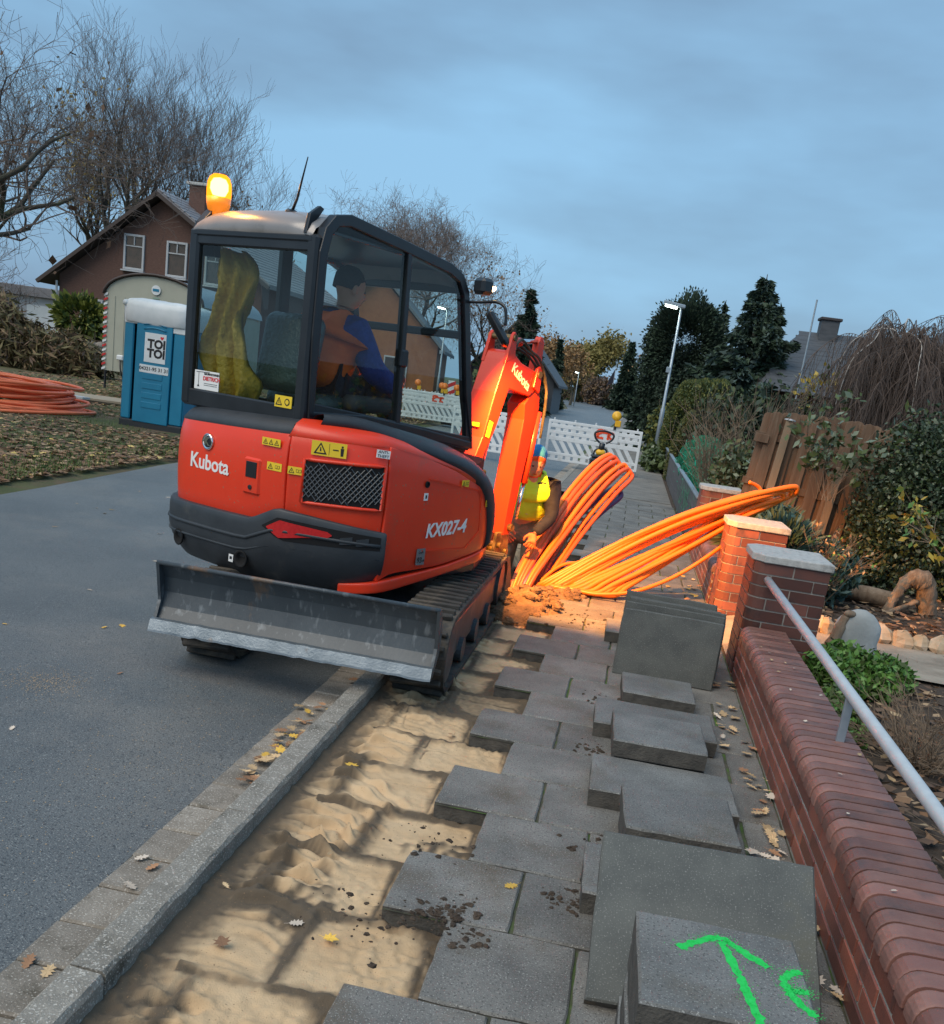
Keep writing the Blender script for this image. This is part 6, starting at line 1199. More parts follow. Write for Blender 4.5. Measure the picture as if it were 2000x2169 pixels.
conifer('tall_fir', (-2.2, 152, 0), 10.2, 2.3, 7, 'very slender dark fir beside the flagpole at the road end', ['conifer_dark', 'conifer_mid'], [.6, .4], 9000, .42)
bare_tree('oak_tree', (-8.6, 205, 0), 14, 81, 'large olive leaved oak at the far end of the road', .55, 6, .4, .22, nb=(3, 4), leaf=('leaf_olive', 9000, .42, .9))
bare_tree('oak_tree', (-12.8, 200, 0), 10.5, 82, 'lower olive leaved tree beside the large far oak', .55, 6, .3, .22, nb=(3, 4), leaf=('leaf_olive', 6000, .42, .9))
for i, (x, y, h, lb) in enumerate(((-10.2, 118, 8.2, 'russet thin leaved tree behind the broad green shrub'), (-9.0, 135, 8.0, 'pale russet tree standing between the shrub and the far oak'), (-12, 160, 9.0, 'brownish bare tree left of the far oak'), (.8, 175, 11.5, 'bare purple birch behind the street lamps'), (2.2, 140, 11, 'bare reddish birch beside the dark conifers'))): bare_tree('thin_tree', (x, y, 0), h, 90+i, lb, .5, 6, .16, .25, nb=(3, 4), twigm='twig_pale', leaf=(['leaf_russet', 'leaf_russet', 'leaf_ochre', 'leaf_russet', 'leaf_russet'][i], 2500 if i < 3 else 500, .26, .5))
bush('far_shrub', (-7.6, 196, 0), [(0, 0, 2.6, 3.4, 3, 2.6), (3, 1, 2.2, 2.2, 2, 2.2)], 5000, .38, ['twig_bark', 'hedge_brown', 'litter3'], [.5, .2, .3], 'round dark reddish shrub behind the far hedge', 31, 6)
# houses down the left side
def simple_house(name, loc, rz, wd, dp, ze, zr, label, wallm, roofm, ridge='x', wins=(), hip=False):
    t = empty(name, loc, rz, label, 'house'); m = MB(); m.prism(gable(-wd/2, wd/2, 0, ze, zr-.15), 1, 0, dp); m.build('wall', wallm, t)
    for s in (-1, 1): m = MB(); m.prism([(s*(wd/2+.4), ze-.35*(zr-ze)/wd*2), (0, zr), (0, zr+.16), (s*(wd/2+.4), ze+.16-.35*(zr-ze)/wd*2)], 1, -.4, dp+.4); m.build('roof', roofm, t)
    for (x, z, w_, h_) in wins:
        o = MB().cbox((x, -.03, z), (w_, .08, h_), .01).build('window', 'window_white', t); MB().box((x, -.075, z), (w_-.14, .01, h_-.14)).build('pane', 'room_dark', o)
    return t
mat('slate_grey', (.055, .06, .068), (.085, .09, .098), scale=3, rough=.6, stretch=(1, 1, 4)); mat('brick_orange', (.27, .105, .045), (.32, .13, .055), scale=4, rough=.85); mat('roof_blue', (.10, .12, .14), (.15, .17, .19), scale=6, rough=.6, stretch=(1, 1, 5), bump=.4, bscale=12)
h2 = simple_house('gabled_house', (-9.2, 70, 0), 0, 6.4, 8, 2.2, 5.8, 'grey slate clad gabled house behind the excavator boom', 'slate_grey', 'slate_grey', wins=((2.0, 2.3, .9, .9),))
h3 = simple_house('brick_bungalow', (-13.3, 48, 0), RAD(8), 6.4, 9, 2.9, 6.0, 'orange brick house with blue grey roof seen through the cab windows', 'brick_orange', 'roof_blue', wins=((1.2, 1.4, 1.2, 1.5), (-1.4, 1.4, 1.2, 1.5)))
h4 = simple_house('far_bungalow', (-12.5, 230, 0), 0, 6, 6, 2.4, 4.6, 'small red brick house far behind the road bend', 'house_brick', 'rooftile_dark'); h5 = simple_house('far_bungalow', (1.0, 218, 0), 0, 3.5, 5, 3.6, 4.6, 'small white house far behind the low hedge', 'window_white', 'slate_grey')
# person and bin by the far left kerb
fp_ = empty('person', (-6.95, 64, 0), .3, 'distant pedestrian in dark clothes on the left footway beside the bin', 'person')
skin('body', [((0, 0, .9), .13), ((0, 0, 1.2), .14), ((0, 0, 1.42), .12), ((0, 0, 1.5), .055), ((0, 0, 1.63), .10), ((-.09, 0, .85), .09), ((-.1, .03, .45), .065), ((-.1, 0, .05), .05), ((.09, 0, .85), .09), ((.1, -.05, .45), .065), ((.1, -.12, .05), .05), ((-.2, 0, 1.38), .06), ((-.25, 0, 1.1), .045), ((-.22, -.08, .85), .035), ((.2, 0, 1.38), .06), ((.25, 0, 1.1), .045), ((.22, -.08, .85), .035)], [(0, 1), (1, 2), (2, 3), (3, 4), (0, 5), (5, 6), (6, 7), (0, 8), (8, 9), (9, 10), (2, 11), (11, 12), (12, 13), (2, 14), (14, 15), (15, 16)], 'navy_cloth', fp_)
MB().ell((0, -.02, 1.64), (.085, .10, .12), 10, 8).build('head', 'skin', fp_, smooth=True)
wb = empty('wheelie_bin', (-7.35, 63, 0), .1, 'dark wheeled bin with white label by the left kerb', 'bin'); m = MB(); m.grid([[(-.24*s, -.27*s, z), (.24*s, -.27*s, z), (.24*s, .27*s, z), (-.24*s, .27*s, z)] for s, z in ((.8, .08), (1, 1.0))], closed=True); m.build('bin_body', 'cab_black', wb); MB().cbox((0, 0, 1.03), (.54, .60, .07), .02).build('lid', 'cab_black', wb); MB().box((0, -.262, .62), (.30, .01, .34)).build('label_plate', 'barrier_white', wb)
for s in (-1, 1): MB().tube([(s*.22, .26, .1), (s*.27, .26, .1)], .1, 12).build('wheel', 'rubber', wb)
# ================================================================== gardens on the right
mat('board_brown', (.13, .075, .045), (.20, .125, .08), scale=3, rough=.85, stretch=(6, 6, .5), bump=.5, bscale=14, bdist=.01, rnd=.22, dirt=(.24, .18, .13), dscale=5, d_n=(.55, .75)); mat('post_wood', (.24, .17, .11), (.31, .23, .15), scale=3, rough=.85, stretch=(6, 6, .5), bump=.4, bscale=14)
mat('grey_board', (.075, .072, .075), (.11, .105, .108), scale=3, rough=.75, stretch=(3, .3, 3), rnd=.12); mat('net_green', (.01, .30, .17), (.02, .38, .24), scale=9, rough=.6); mat('chalk_green', (.10, .30, .18), rough=.8)
mat('stone_tan', (.44, .30, .18), (.58, .45, .32), scale=6, rough=.85, rnd=.2, bump=.4, bscale=30); mat('stone_grey', (.27, .29, .29), (.38, .40, .40), scale=5, rough=.8, bump=.3, bscale=40, dirt=(.46, .48, .48), dscale=4, d_n=(.5, .7)); mat('wood_dead', (.15, .10, .065), (.27, .20, .14), scale=4, rough=.85, stretch=(4, 4, .7), bump=.6, bscale=16, bdist=.02)
mat('box_green', (.07, .17, .03), (.13, .26, .05), scale=4, rough=.55); mat('ivy_dark', (.022, .042, .022), (.045, .07, .035), scale=2.5, rough=.5); mat('ivy_light', (.13, .17, .11), (.19, .23, .15), scale=2.5, rough=.5); mat('yew_gold', (.10, .11, .02), (.15, .15, .03), scale=2, rough=.7); mat('magnolia', (.34, .24, .03), (.42, .31, .045), scale=6, rough=.5); mat('juniper_blue', (.035, .085, .075), (.06, .12, .105), scale=3, rough=.6); mat('grass_tuft', (.10, .13, .05), (.15, .17, .07), scale=2, rough=.7); mat('twig_brown', (.15, .105, .07), (.21, .15, .10), scale=3, rough=.85); mat('weeping_twig', (.085, .062, .052), (.125, .092, .076), scale=2, rough=.9); mat('birch_bark', (.36, .33, .30), (.5, .47, .43), scale=6, rough=.7)
# garden bed litter
def fx_bed(rr, n): x = 1.2+3.6*rr.random(n)**1.1; y = 1.6+10.2*rr.random(n); k = ~((x < 2.5) & (y > 6.2) & (y < 7.5)); P = np.stack([x, y, np.full(n, .075)+.02*rr.random(n)], 1); P[~k, 2] -= .02; return P
litter('leaf_litter', 9000, fx_bed, .055, ['litter1', 'litter2', 'litter3', 'leaf_tan'], [.34, .16, .42, .08], 41)
# stones edging the bed
random.seed(31)
for i, (x, y, s) in enumerate(((1.66, 7.62, .085), (1.73, 7.60, .075), (2.12, 7.62, .12), (2.28, 7.55, .095), (2.42, 7.55, .09), (2.58, 7.55, .10), (2.76, 7.55, .09), (1.56, 7.66, .08))):
    m = MB(); m.ell((0, 0, 0), (s*random.uniform(.8, 1.15), s*random.uniform(.75, 1), s*random.uniform(.8, 1.1)), 8, 6, jit=.16); o = m.build('edging_stone', 'stone_tan', None, (x, y, .12), random.uniform(0, 6), bevel=.012); o.scale = (1, .9, 1.15 if i < 2 else .9); tag(o, 'pale tan rock set in the row that edges the flower bed', 'rock', 'rocks edging the flower bed')
m = MB(); rows = []
for i in range(13):
    v = i/12; z = .36*v; w_ = .17*(1-.10*v)*math.sqrt(max(.02, 1-max(0, (v-.55)/.46)**2.2)); rows.append([(w_*cos(2*pi*k/16)*(1+.05*sin(3*k+i)), .5*w_*sin(2*pi*k/16), z) for k in range(16)])
m.grid(rows, closed=True); m.add(rows[-1], [tuple(range(16))]); o = m.build('standing_stone', 'stone_grey', None, (1.80, 6.98, .05), .05, smooth=True); tag(o, 'grey rounded standing stone between the green bush and the rock edging', 'stone')
m = MB(); m.tube(spline([(0, 0, 0), (.02, .0, .12), (.05, .0, .24), (.07, 0, .30)], 4), [.055]*4+[.04]*4+[.03]*4+[.02], 8); m.ell((.085, -.01, .315), (.05, .03, .026), 8, 6); tag(m.build('stone_bird', 'wood_dead', None, (1.63, 6.92, .06), .3, smooth=True), 'small dark carved bird figure beside the grey standing stone', 'figure')
# stump arch
m = MB(); m.tube(spline([(-.30, -.12, -.05), (-.22, -.05, .14), (-.10, 0, .32), (.02, 0, .40), (.16, .02, .34), (.24, .05, .12), (.30, .08, -.06)], 5), [.05, .055, .06, .062, .06, .058, .06, .066, .07, .075, .08, .085, .09, .095, .10, .105, .11, .115, .12, .12, .12, .12, .12, .12, .12, .12, .12, .12, .13, .13, .14][:31], 9); m.tube(spline([(-.34, -.2, -.02), (-.12, -.08, .06), (.12, .0, .14)], 4), [.03]*9, 6); m.v = [(p[0]+random.uniform(-.02, .02), p[1]+random.uniform(-.02, .02), p[2]+random.uniform(-.015, .015)) for p in m.v]; o = m.build('tree_stump', 'wood_dead', None, (2.74, 9.15, .08), .1, smooth=True); o.scale = (.72, .72, .82); tag(o, 'arched weathered tree stump standing on the leaf covered bed', 'stump')
m = MB(); m.tube([(-.34, .12, 0), (0, 0, .02), (.30, -.1, 0)], [.075, .08, .085], 10); tag(m.build('split_log', 'wood_dead', None, (2.42, 9.35, .14), 0, smooth=True), 'short split log lying beside the arched stump', 'log')
# low shrubs of the near bed
bush('boxwood', (1.58, 6.05, .05), [(0, 0, .10, .26, .30, .16), (.22, .12, .08, .18, .2, .14)], 9000, .026, ['box_green', 'leaf_mid'], [.75, .25], 'small bright green bush right behind the brick wall', 51, 6, aspect=1.9)
bush('boxwood', (1.35, 5.2, .03), [(0, 0, .08, .12, .34, .13)], 3500, .022, ['leaf_mid', 'box_green'], [.6, .4], 'low dark green bush under the handrail post', 52, 4, aspect=1.9)
def twig_shrub(name, loc, n, h, spread, seed, label, m_='twig_brown', r0=.004, curl=.3, leaf=None, up=1.0):
    R_ = random.Random(seed); t = empty(name, loc, 0, label, 'shrub'); mb = MB(); tips = []
    for i in range(n):
        a = R_.uniform(0, 2*pi); s = spread*R_.random()**.6; p = Vector((R_.gauss(0, .05), R_.gauss(0, .05), 0)); d = Vector((cos(a)*s, sin(a)*s, up*R_.uniform(.7, 1.1))).normalized(); ln = h*R_.uniform(.55, 1.1); pts = [p.copy()]
        for k in range(6): d = (d+Vector((R_.gauss(0, .12), R_.gauss(0, .12), R_.gauss(-.03*curl, .08)))).normalized(); p = p+d*ln/6; pts.append(p.copy())
        mb.tube(pts, [r0*(1-.12*k) for k in range(7)], 4, caps=False); tips += pts[3:]
        for b in range(4):
            i0 = R_.randrange(2, 6); q = pts[i0]; dd = (d+Vector((R_.gauss(0, .5), R_.gauss(0, .5), R_.gauss(.1, .3)))).normalized(); q2 = q+dd*ln*.22; mb.tube([q, q.lerp(q2, .5)+Vector((R_.gauss(0, .01), 0, 0)), q2], [r0*.6, r0*.5, r0*.3], 3, caps=False); tips.append(q2)
    mb.build('twigs', m_, t)
    if leaf: rg = np.random.default_rng(seed); T = np.array([tuple(p) for p in tips]); P = T[rg.integers(len(T), size=leaf[1])]+rg.normal(size=(leaf[1], 3))*leaf[2]*.6; quads('leaves', leafquads(P, leaf[2], 1.9, seed=seed), leaf[0], rg.choice(len(leaf[0]), leaf[1]), t)
    return t
twig_shrub('bare_shrub', (1.66, 4.75, .05), 130, .52, 1.1, 3, 'dense bare brown twig shrub leaning over behind the handrail', r0=.0032, up=.55)
twig_shrub('bare_shrub', (1.75, 3.6, .05), 90, .40, 1.2, 4, 'low bare twig shrub behind the lower handrail post', r0=.003, up=.45)
twig_shrub('spirea', (1.80, 8.75, .05), 70, .72, .55, 5, 'twiggy shrub with orange leaf tips behind the shade darkened gate pillar', leaf=(['leaf_tan', 'box_green', 'leaf_brown'], 500, .022))
twig_shrub('bare_shrub', (1.25, 13.2, .2), 120, 1.75, .42, 6, 'tall bare brown shrub before the wooden fence', r0=.006)
twig_shrub('bare_shrub', (2.1, 15.5, .2), 90, 1.9, .6, 7, 'tall bare shrub behind the wooden fence', r0=.006)
twig_shrub('magnolia_shrub', (2.62, 7.5, .55), 16, .95, .8, 8, 'shrub with large yellow leaves at the edge of the garden', r0=.006, leaf=(['magnolia', 'magnolia', 'box_green'], 420, .042))
bush('juniper', (1.50, 8.95, .05), [(0, 0, .42, .32, .36, .30), (.34, .1, .30, .36, .36, .26), (-.1, .5, .5, .3, .3, .3)], 9000, .034, ['juniper_blue', 'conifer_mid'], [.7, .3], 'blue green juniper behind the orange lit pillar', 53, 8, aspect=3.2)
bush('grass_clump', (1.42, 9.9, .05), [(0, 0, .40, .34, .3, .30)], 2500, .045, ['grass_tuft', 'juniper_blue', 'dry_green'], [.5, .25, .25], 'tall bluish grass clump at the foot of the wooden fence', 54, 6, aspect=7)
bush('variegated_shrub', (1.35, 12.2, .1), [(0, 0, .6, .34, .4, .55)], 3500, .045, ['ivy_light', 'leaf_mid', 'dry_green'], [.35, .35, .3], 'loose variegated shrub between the bare shrub and the fence', 55, 8, aspect=1.8)
bush('ivy_shrub', (3.05, 10.45, 0), [(0, .1, .9, .60, .5, .95), (.55, 0, .8, .6, .5, .9), (-.38, .1, .62, .30, .36, .55), (1.2, .2, .9, .8, .6, 1.0), (.25, 0, 1.45, .5, .4, .45)], 60000, .032, ['ivy_dark', 'leaf_mid', 'ivy_light'], [.66, .18, .16], 'dense dark evergreen shrub with pale edged leaves beside the fence', 56, 14, aspect=1.5, shellf=.7)
twig_shrub('climber', (2.0, 10.3, .9), 14, 1.1, .6, 9, 'pale leaved climber growing over the fence top', r0=.005, leaf=(['ivy_light', 'leaf_mid'], 420, .05))
# wooden panel fence, leaning
fe = empty('wooden_fence', (1.22, 11.0, 0), RAD(-4), 'tall leaning brown board fence with scalloped board tops', 'fence'); random.seed(17)
fe.rotation_euler = (0, RAD(4.5), RAD(-4))
def board(w_, h, dy, x, name='fence_board'):
    m = MB(); top = [(-w_/2, 0), (w_/2, 0), (w_/2, h-.03), (w_/2*.6, h-.008), (0, h), (-w_/2*.6, h-.008), (-w_/2, h-.03)]; m.prism(top, 1, -.011, .011); o = m.build(name, 'board_brown', fe, (x, dy, 0), bevel=.003); o.rotation_euler.y = random.uniform(-.012, .012); return o
x = 0; i = 0
while x < 1.75:
    h = 1.70+.10*sin(pi*(x % 1.78)/1.78)+random.uniform(-.008, .008); board(.125, h, -.028 if i % 2 else .022, x+.06); x += .093; i += 1
for z in (.42, .95, 1.45): MB().cbox((.85, -.003, z), (1.75, .025, .075), .004).build('fence_rail', 'board_brown', fe)
for xx, hh in ((.28, 1.66), (.92, 1.30)):
    p = MB().tube([(xx, -.10, -.1), (xx, -.10, hh)], .055, 4).build('fence_post', 'post_wood', fe, bevel=.004)
MB().lathe([(.06, 0), (.06, .012), (.0, .02)], (.28, -.10, 1.66), 12).build('post_cap', 'galv', fe)
for xx, z in ((.05, 1.42), (.62, 1.36), (.86, 1.32)): MB().cbox((xx, -.055, z), (.15, .03, .09), .004).build('rail_stub', 'board_brown', fe)
# grey board fence along the pavement with netted shrubs
gf = empty('board_fence', (.93, 20, 0), 0, 'low dark grey board fence along the pavement with green smears', 'fence')
for k in range(3):
    for j in range(4): MB().cbox((0, -6+j*3.9, .10+k*.185), (.035, 3.88, .178), .004).build('fence_board', 'grey_board', gf)
for j in range(5): MB().cbox((.05, -7.9+j*3.9, .30), (.07, .07, .64), .004).build('fence_post', 'grey_board', gf)
MB().cbox((0, -.15, .585), (.06, 15.6, .03), .004).build('top_rail', 'galv_post', gf)
m = MB(); rg = np.random.default_rng(3)
for i in range(260):
    y = -6+rg.normal()*.9+.4*rg.integers(0, 3); z = .30+.16*rg.normal(); m.add([(-.0195, y+rg.normal()*.05, z), (-.0195, y+.12*rg.random(), z+.02), (-.0195, y+.03, z+.10*rg.random()+.02)], [(0, 1, 2)])
m.build('green_smear', 'chalk_green', gf)['kind'] = 'stuff'
def netted(loc, rx, ry, rz, seed, label):
    t = empty('netted_shrub', loc, 0, label, 'shrub'); b = MB(); b.ell((0, 0, rz), (rx*.93, ry*.93, rz*.95), 16, 10, jit=.05); b.build('shrub_body', 'conifer_dark', t, smooth=True)
    rg = np.random.default_rng(seed); n = 3500; d = rg.normal(size=(n, 3)); d /= np.linalg.norm(d, axis=1)[:, None]; P = d*np.array([rx, ry, rz])*(.9+.08*rg.random(n))[:, None]+np.array([0, 0, rz]); quads('foliage', leafquads(P, .05, seed=seed), ['hedge_green', 'leaf_mid'], rg.choice(2, n), t)
    m = MB(); nU, nV = 48, 26
    def q(u, v):
        ph = pi*(.02+.96*v); a = 2*pi*u; k = 1.04+.035*sin(4*a+9*ph)+.02*sin(9*a-5*ph); return (rx*k*sin(ph)*cos(a), ry*k*sin(ph)*sin(a), rz+rz*k*cos(ph))
    m.grid([[q(i/nU, j/nV) for i in range(nU)] for j in range(nV+1)], closed=True); m.build('garden_net', 'net_film', t, smooth=True)
    m = MB()
    for j in range(9):
        v = .18+.075*j; m.tube([(p[0]*1.03, p[1]*1.03, p[2]-.07*sin(i*.8+j*2)) for i, p in enumerate([q(i/26, v) for i in range(26)])], .006, 4, closed=True)
    m.build('net_folds', 'net_green', t)['kind'] = 'stuff'; return t
def netfilm():
    m = bpy.data.materials.new('net_film'); m.use_nodes = True; n = m.node_tree.nodes; k = m.node_tree.links; n.clear(); o = n.new('ShaderNodeOutputMaterial'); t = n.new('ShaderNodeBsdfTransparent'); d = n.new('ShaderNodeBsdfDiffuse'); d.inputs[0].default_value = (.015, .26, .15, 1); x = n.new('ShaderNodeMixShader')
    tcn = n.new('ShaderNodeTexCoord'); no_ = n.new('ShaderNodeTexNoise'); no_.inputs['Scale'].default_value = 7; mr = n.new('ShaderNodeMapRange'); mr.inputs['From Min'].default_value = .3; mr.inputs['From Max'].default_value = .7; mr.inputs['To Min'].default_value = .2; mr.inputs['To Max'].default_value = .62
    k.new(tcn.outputs['Object'], no_.inputs['Vector']); k.new(no_.outputs['Fac'], mr.inputs['Value']); k.new(mr.outputs[0], x.inputs[0]); k.new(t.outputs[0], x.inputs[1]); k.new(d.outputs[0], x.inputs[2]); k.new(x.outputs[0], o.inputs[0]); MT['net_film'] = m
netfilm()
netted((1.40, 17.2, .02), .46, .75, .50, 3, 'rounded shrub under green garden net, first one behind the grey board fence'); netted((1.42, 15.7, .02), .46, .7, .45, 4, 'rounded shrub under green garden net nearest the small brick pillar'); netted((1.42, 19.0, .02), .48, .85, .56, 5, 'rounded shrub under green garden net furthest along the grey board fence'); netted((1.34, 14.2, .02), .38, .6, .36, 6, 'low netted shrub beside the end of the grey board fence')
# clipped domes and conifers
def dome(name, loc, rx, ry, h, mats, pr, n, size, seed, label, flat=.5):
    rg = np.random.default_rng(seed); t = empty(name, loc, 0, label, 'shrub'); d = rg.normal(size=(n, 3)); d[:, 2] = np.abs(d[:, 2])*1.2-.15; d /= np.linalg.norm(d, axis=1)[:, None]; k = (.97+.03*rg.random(n)+.02*np.sin(d[:, 0]*9)+.02*np.sin(d[:, 1]*11+d[:, 2]*7)); sg = np.sign(d)*np.abs(d)**flat
    sg /= np.maximum(1e-6, (np.abs(sg)**(2/flat)).sum(1)**(flat/2))[:, None]; P = sg*np.array([rx, ry, h])*k[:, None]; P[:, 2] = np.maximum(P[:, 2], .02); quads('foliage', leafquads(P, size, 1.8, seed=seed), mats, rg.choice(len(mats), n, p=pr), t)
    b = MB(); b.ell((0, 0, 0), (rx*.93, ry*.93, h*.94), 18, 12); b.build('inner_branches', 'conifer_dark', t, smooth=True); return t
dome('clipped_yew', (1.75, 26.2, 0), 1.02, 1.2, 2.40, ['hedge_green', 'yew_gold', 'leaf_mid'], [.4, .4, .2], 34000, .045, 61, 'tall clipped green dome beside the street lamp', .62)
dome('clipped_yew', (1.62, 22.6, 0), .74, 1.0, 1.66, ['hedge_green', 'yew_gold', 'dry_green'], [.4, .3, .3], 24000, .04, 62, 'lower clipped olive dome in front of the tall one', .75)
bush('golden_conifer', (.95, 31, 0), [(0, 0, .8, .5, .8, .8)], 2500, .09, ['yew_gold', 'hedge_green'], [.6, .4], 'small golden conifer behind the street lamp', 63, 4)
bush('verge_plant', (.65, 24.5, 0), [(0, 0, .25, .28, .5, .28), (.05, 1.6, .3, .3, .5, .3)], 1500, .10, ['leaf_mid', 'ivy_light'], [.6, .4], 'leafy low plants at the foot of the street lamp', 64, 3)
def blobtree(name, loc, blobs, n, size, mats, pr, label, seed): return bush(name, loc, blobs, n, size, mats, pr, label, seed, 8, cat='tree', aspect=1.7, shellf=.86)
blobtree('cypress_tree', (1.45, 40, 0), [(.0, 0, 4.0, 1.30, 1.3, 1.65), (.2, 0, 2.2, 1.3, 1.3, 1.6), (-1.05, 0, 3.85, .55, .6, .55), (-1.15, 0, 2.9, .55, .6, .6), (-1.0, 0, 2.1, .6, .6, .55), (.6, 0, 4.9, .55, .6, .6), (-.5, 0, 4.8, .5, .6, .5), (.0, 0, .9, 1.1, 1.1, .9)], 60000, .075, ['conifer_dark', 'conifer_mid'], [.7, .3], 'dark cloud pruned conifer with rounded clumps behind the street lamp', 71)
conifer('fir_tree', (3.4, 34, 0), 6.15, 3.0, 72, 'broad blue green fir with spreading tiers behind the clipped domes', ['conifer_mid', 'conifer_blue', 'conifer_dark'], [.5, .25, .25], 60000, .12)
conifer('fir_tree', (.35, 48, 0), 4.5, .8, 73, 'slim dark conifer beside the far street lamps', ['conifer_dark', 'conifer_mid'], [.6, .4], 5000, .14)
conifer('fir_tree', (2.7, 40.5, 0), 5.9, .8, 74, 'slim dark conifer tip between the clumped conifer and the broad fir', ['conifer_dark', 'conifer_mid'], [.6, .4], 5000, .15)
bush('yellow_shrub', (4.3, 24.5, 1.0), [(0, 0, 1.1, .7, .8, .9)], 420, .09, ['magnolia', 'leaf_mid'], [.75, .25], 'sparse yellow leaved shrub beside the broad fir', 75, 8)
bush('dark_shrub', (2.6, 21.5, 0), [(0, 0, 1.1, 1.3, 1.2, 1.1), (1.8, .3, 1.1, 1.4, 1.2, 1.1)], 9000, .09, ['conifer_dark', 'hedge_green', 'ivy_dark'], [.5, .25, .25], 'dark mass of evergreen shrubs behind the wooden fence', 76, 6)
# weeping tree
def weeping(loc, h, rad, seed, label):
    R_ = random.Random(seed); t = empty('weeping_birch', loc, 0, label, 'tree'); tk = MB(); tw = MB(); tk.tube(spline([(0, 0, -.1), (.05, 0, h*.5), (-.05, 0, h*.74), (.02, 0, h*.86)], 4), [.13]*4+[.11]*4+[.09]*5, 7)
    for i in range(64):
        a = R_.uniform(0, 2*pi); r = rad*R_.uniform(.35, 1.0); z0 = h*R_.uniform(.62, .86); p0 = Vector((0, 0, z0)); top = Vector((cos(a)*r*.5, sin(a)*r*.5, min(h, z0+h*R_.uniform(.05, .18)))); end = Vector((cos(a)*r, sin(a)*r, z0-h*R_.uniform(.0, .12)))
        top += Vector((R_.gauss(0, .12), R_.gauss(0, .12), R_.gauss(0, .10)*h*.3)); arc = spline([p0, p0.lerp(top, .5)+Vector((R_.gauss(0, .1), R_.gauss(0, .1), R_.gauss(.05, .08))), top, top.lerp(end, .5)+Vector((R_.gauss(0, .12), R_.gauss(0, .12), R_.gauss(.06, .07))), end, end+Vector((cos(a)*.1*rad, sin(a)*.1*rad, -h*.2))], 8); (tk if i < 12 else tw).tube(arc, [max(.006, (.02 if i < 12 else .008)*(1-.02*k)) for k in range(len(arc))], 4, caps=False)
        for k in range(64):
            b = arc[R_.randrange(2, len(arc))]; ln = R_.uniform(.35, 1.25)*h*.36; q = b.copy(); pts = [q.copy()]; d = Vector((R_.gauss(cos(a)*.3, .5), R_.gauss(sin(a)*.3, .5), R_.uniform(-.3, .25)))
            for s in range(4): d = (d*.62+Vector((R_.gauss(0, .16), R_.gauss(0, .16), -.75))).normalized(); q = q+d*ln/4; q.z = max(q.z, .6); pts.append(q.copy())
            tw.tube(pts, [.005, .0045, .004, .0035, .003], 3, caps=False)
    tk.build('trunk', 'birch_bark', t, smooth=True); tw.build('crown', 'weeping_twig', t); return t
weeping((4.75, 20.2, 0), 3.95, 1.75, 5, 'weeping bare tree with a mop of hanging purple brown twigs behind the fence'); weeping((6.9, 22.5, 0), 4.2, 1.9, 6, 'second weeping bare tree beyond the dark evergreen shrub')
# houses on the right
rh = empty('grey_roofed_house', (10.2, 33, 0), 0, 'low house with dark grey tiled roof behind the weeping tree', 'house')
MB().cbox((0, 4, 1.3), (12.2, 8, 2.7), .03).build('wall', 'house_brick', rh)
m = MB(); m.grid([[(-6.6, -.6, 2.6), (6.6, -.6, 2.6)], [(-5.0, 3.6, 4.75), (5.4, 3.6, 5.2)]]); m.add([(-6.6, -.6, 2.6), (-5.0, 3.6, 4.75), (-6.6, 8.6, 2.6)], [(0, 1, 2)]); m.grid([[(-5.0, 3.6, 4.75), (5.4, 3.6, 5.2)], [(-6.6, 8.6, 2.6), (6.6, 8.6, 2.6)]]); rf2 = m.build('roof', 'slate_grey', rh)
for i in range(13):
    f = i/13; MB().cbox((.0+.1*f, -.6+4.2*f, 2.63+2.3*f), (13.1-2.9*f, .34, .03), .008, M=Matrix.Rotation(.50, 3, 'X') @ Matrix.Rotation(-.018*f, 3, 'Y')).build('tile_course', 'slate_grey', rf2)
MB().cbox((-4.2, 3.2, 4.75), (.6, .6, .9), .02).build('chimney', 'slate_grey', rf2); MB().cbox((-4.2, 3.2, 5.22), (.72, .72, .1), .02).build('chimney_cap', 'rooftile_dark', rf2)
rh2 = empty('steep_roofed_house', (12.8, 38, 0), 0, 'house with steep grey roof rising beyond the low one', 'house'); MB().cbox((0, 3, 1.6), (7.6, 6, 3.4), .03).build('wall', 'window_white', rh2)
m = MB(); m.prism([(-4.2, 3.0), (4.2, 3.0), (0, 6.95)], 1, -.4, 6.4); m.build('roof', 'slate_grey', rh2)
fpz = tag(MB().tube([(0, 0, 0), (0, 0, 4.75)], .022, 8).build('antenna_mast', 'galv_post', None, (4.05, 27, 0)), 'thin metal mast rising before the grey roofed house', 'mast')
# street lamps
mat('lamp_white', (.8, .85, .8), emit=(.92, 1.0, .90), estr=12)
def lamp(x, y, h, label, group=None, head=True):
    t = empty('street_lamp', (x, y, 0), 0, label, 'street lamp', group); MB().lathe([(.065, 0), (.065, 1.5), (.045, 1.55), (.030, h)], n=12).build('pole', 'galv_post', t, smooth=True); MB().cbox((-.06, 0, 2.6), (.10, .12, .16), .01).build('pole_box', 'galv_post', t)
    MB().cbox((-.20, 0, h+.03), (.62, .20, .10), .02, M=Matrix.Rotation(.12, 3, 'Y')).build('lamp_head', 'galv_post', t); MB().cbox((-.28, -.0, h-.035), (.34, .16, .05), .01, M=Matrix.Rotation(.12, 3, 'Y')).build('lamp_lens', 'lamp_white', t); return t
lamp(.74, 28.7, 4.33, 'lit grey street lamp standing beside the tall clipped dome')
for i, y in enumerate((80, 118, 134)): lamp(.56-.10*i, y, 4.25, 'lit street lamp in the distant row along the right footway', 'distant street lamps')
lamp(-7.9, 126, 4.2, 'lone street lamp at the left side of the road bend'); lamp(-9.4, 46, 4.6, 'street lamp across the road seen through the cab window')
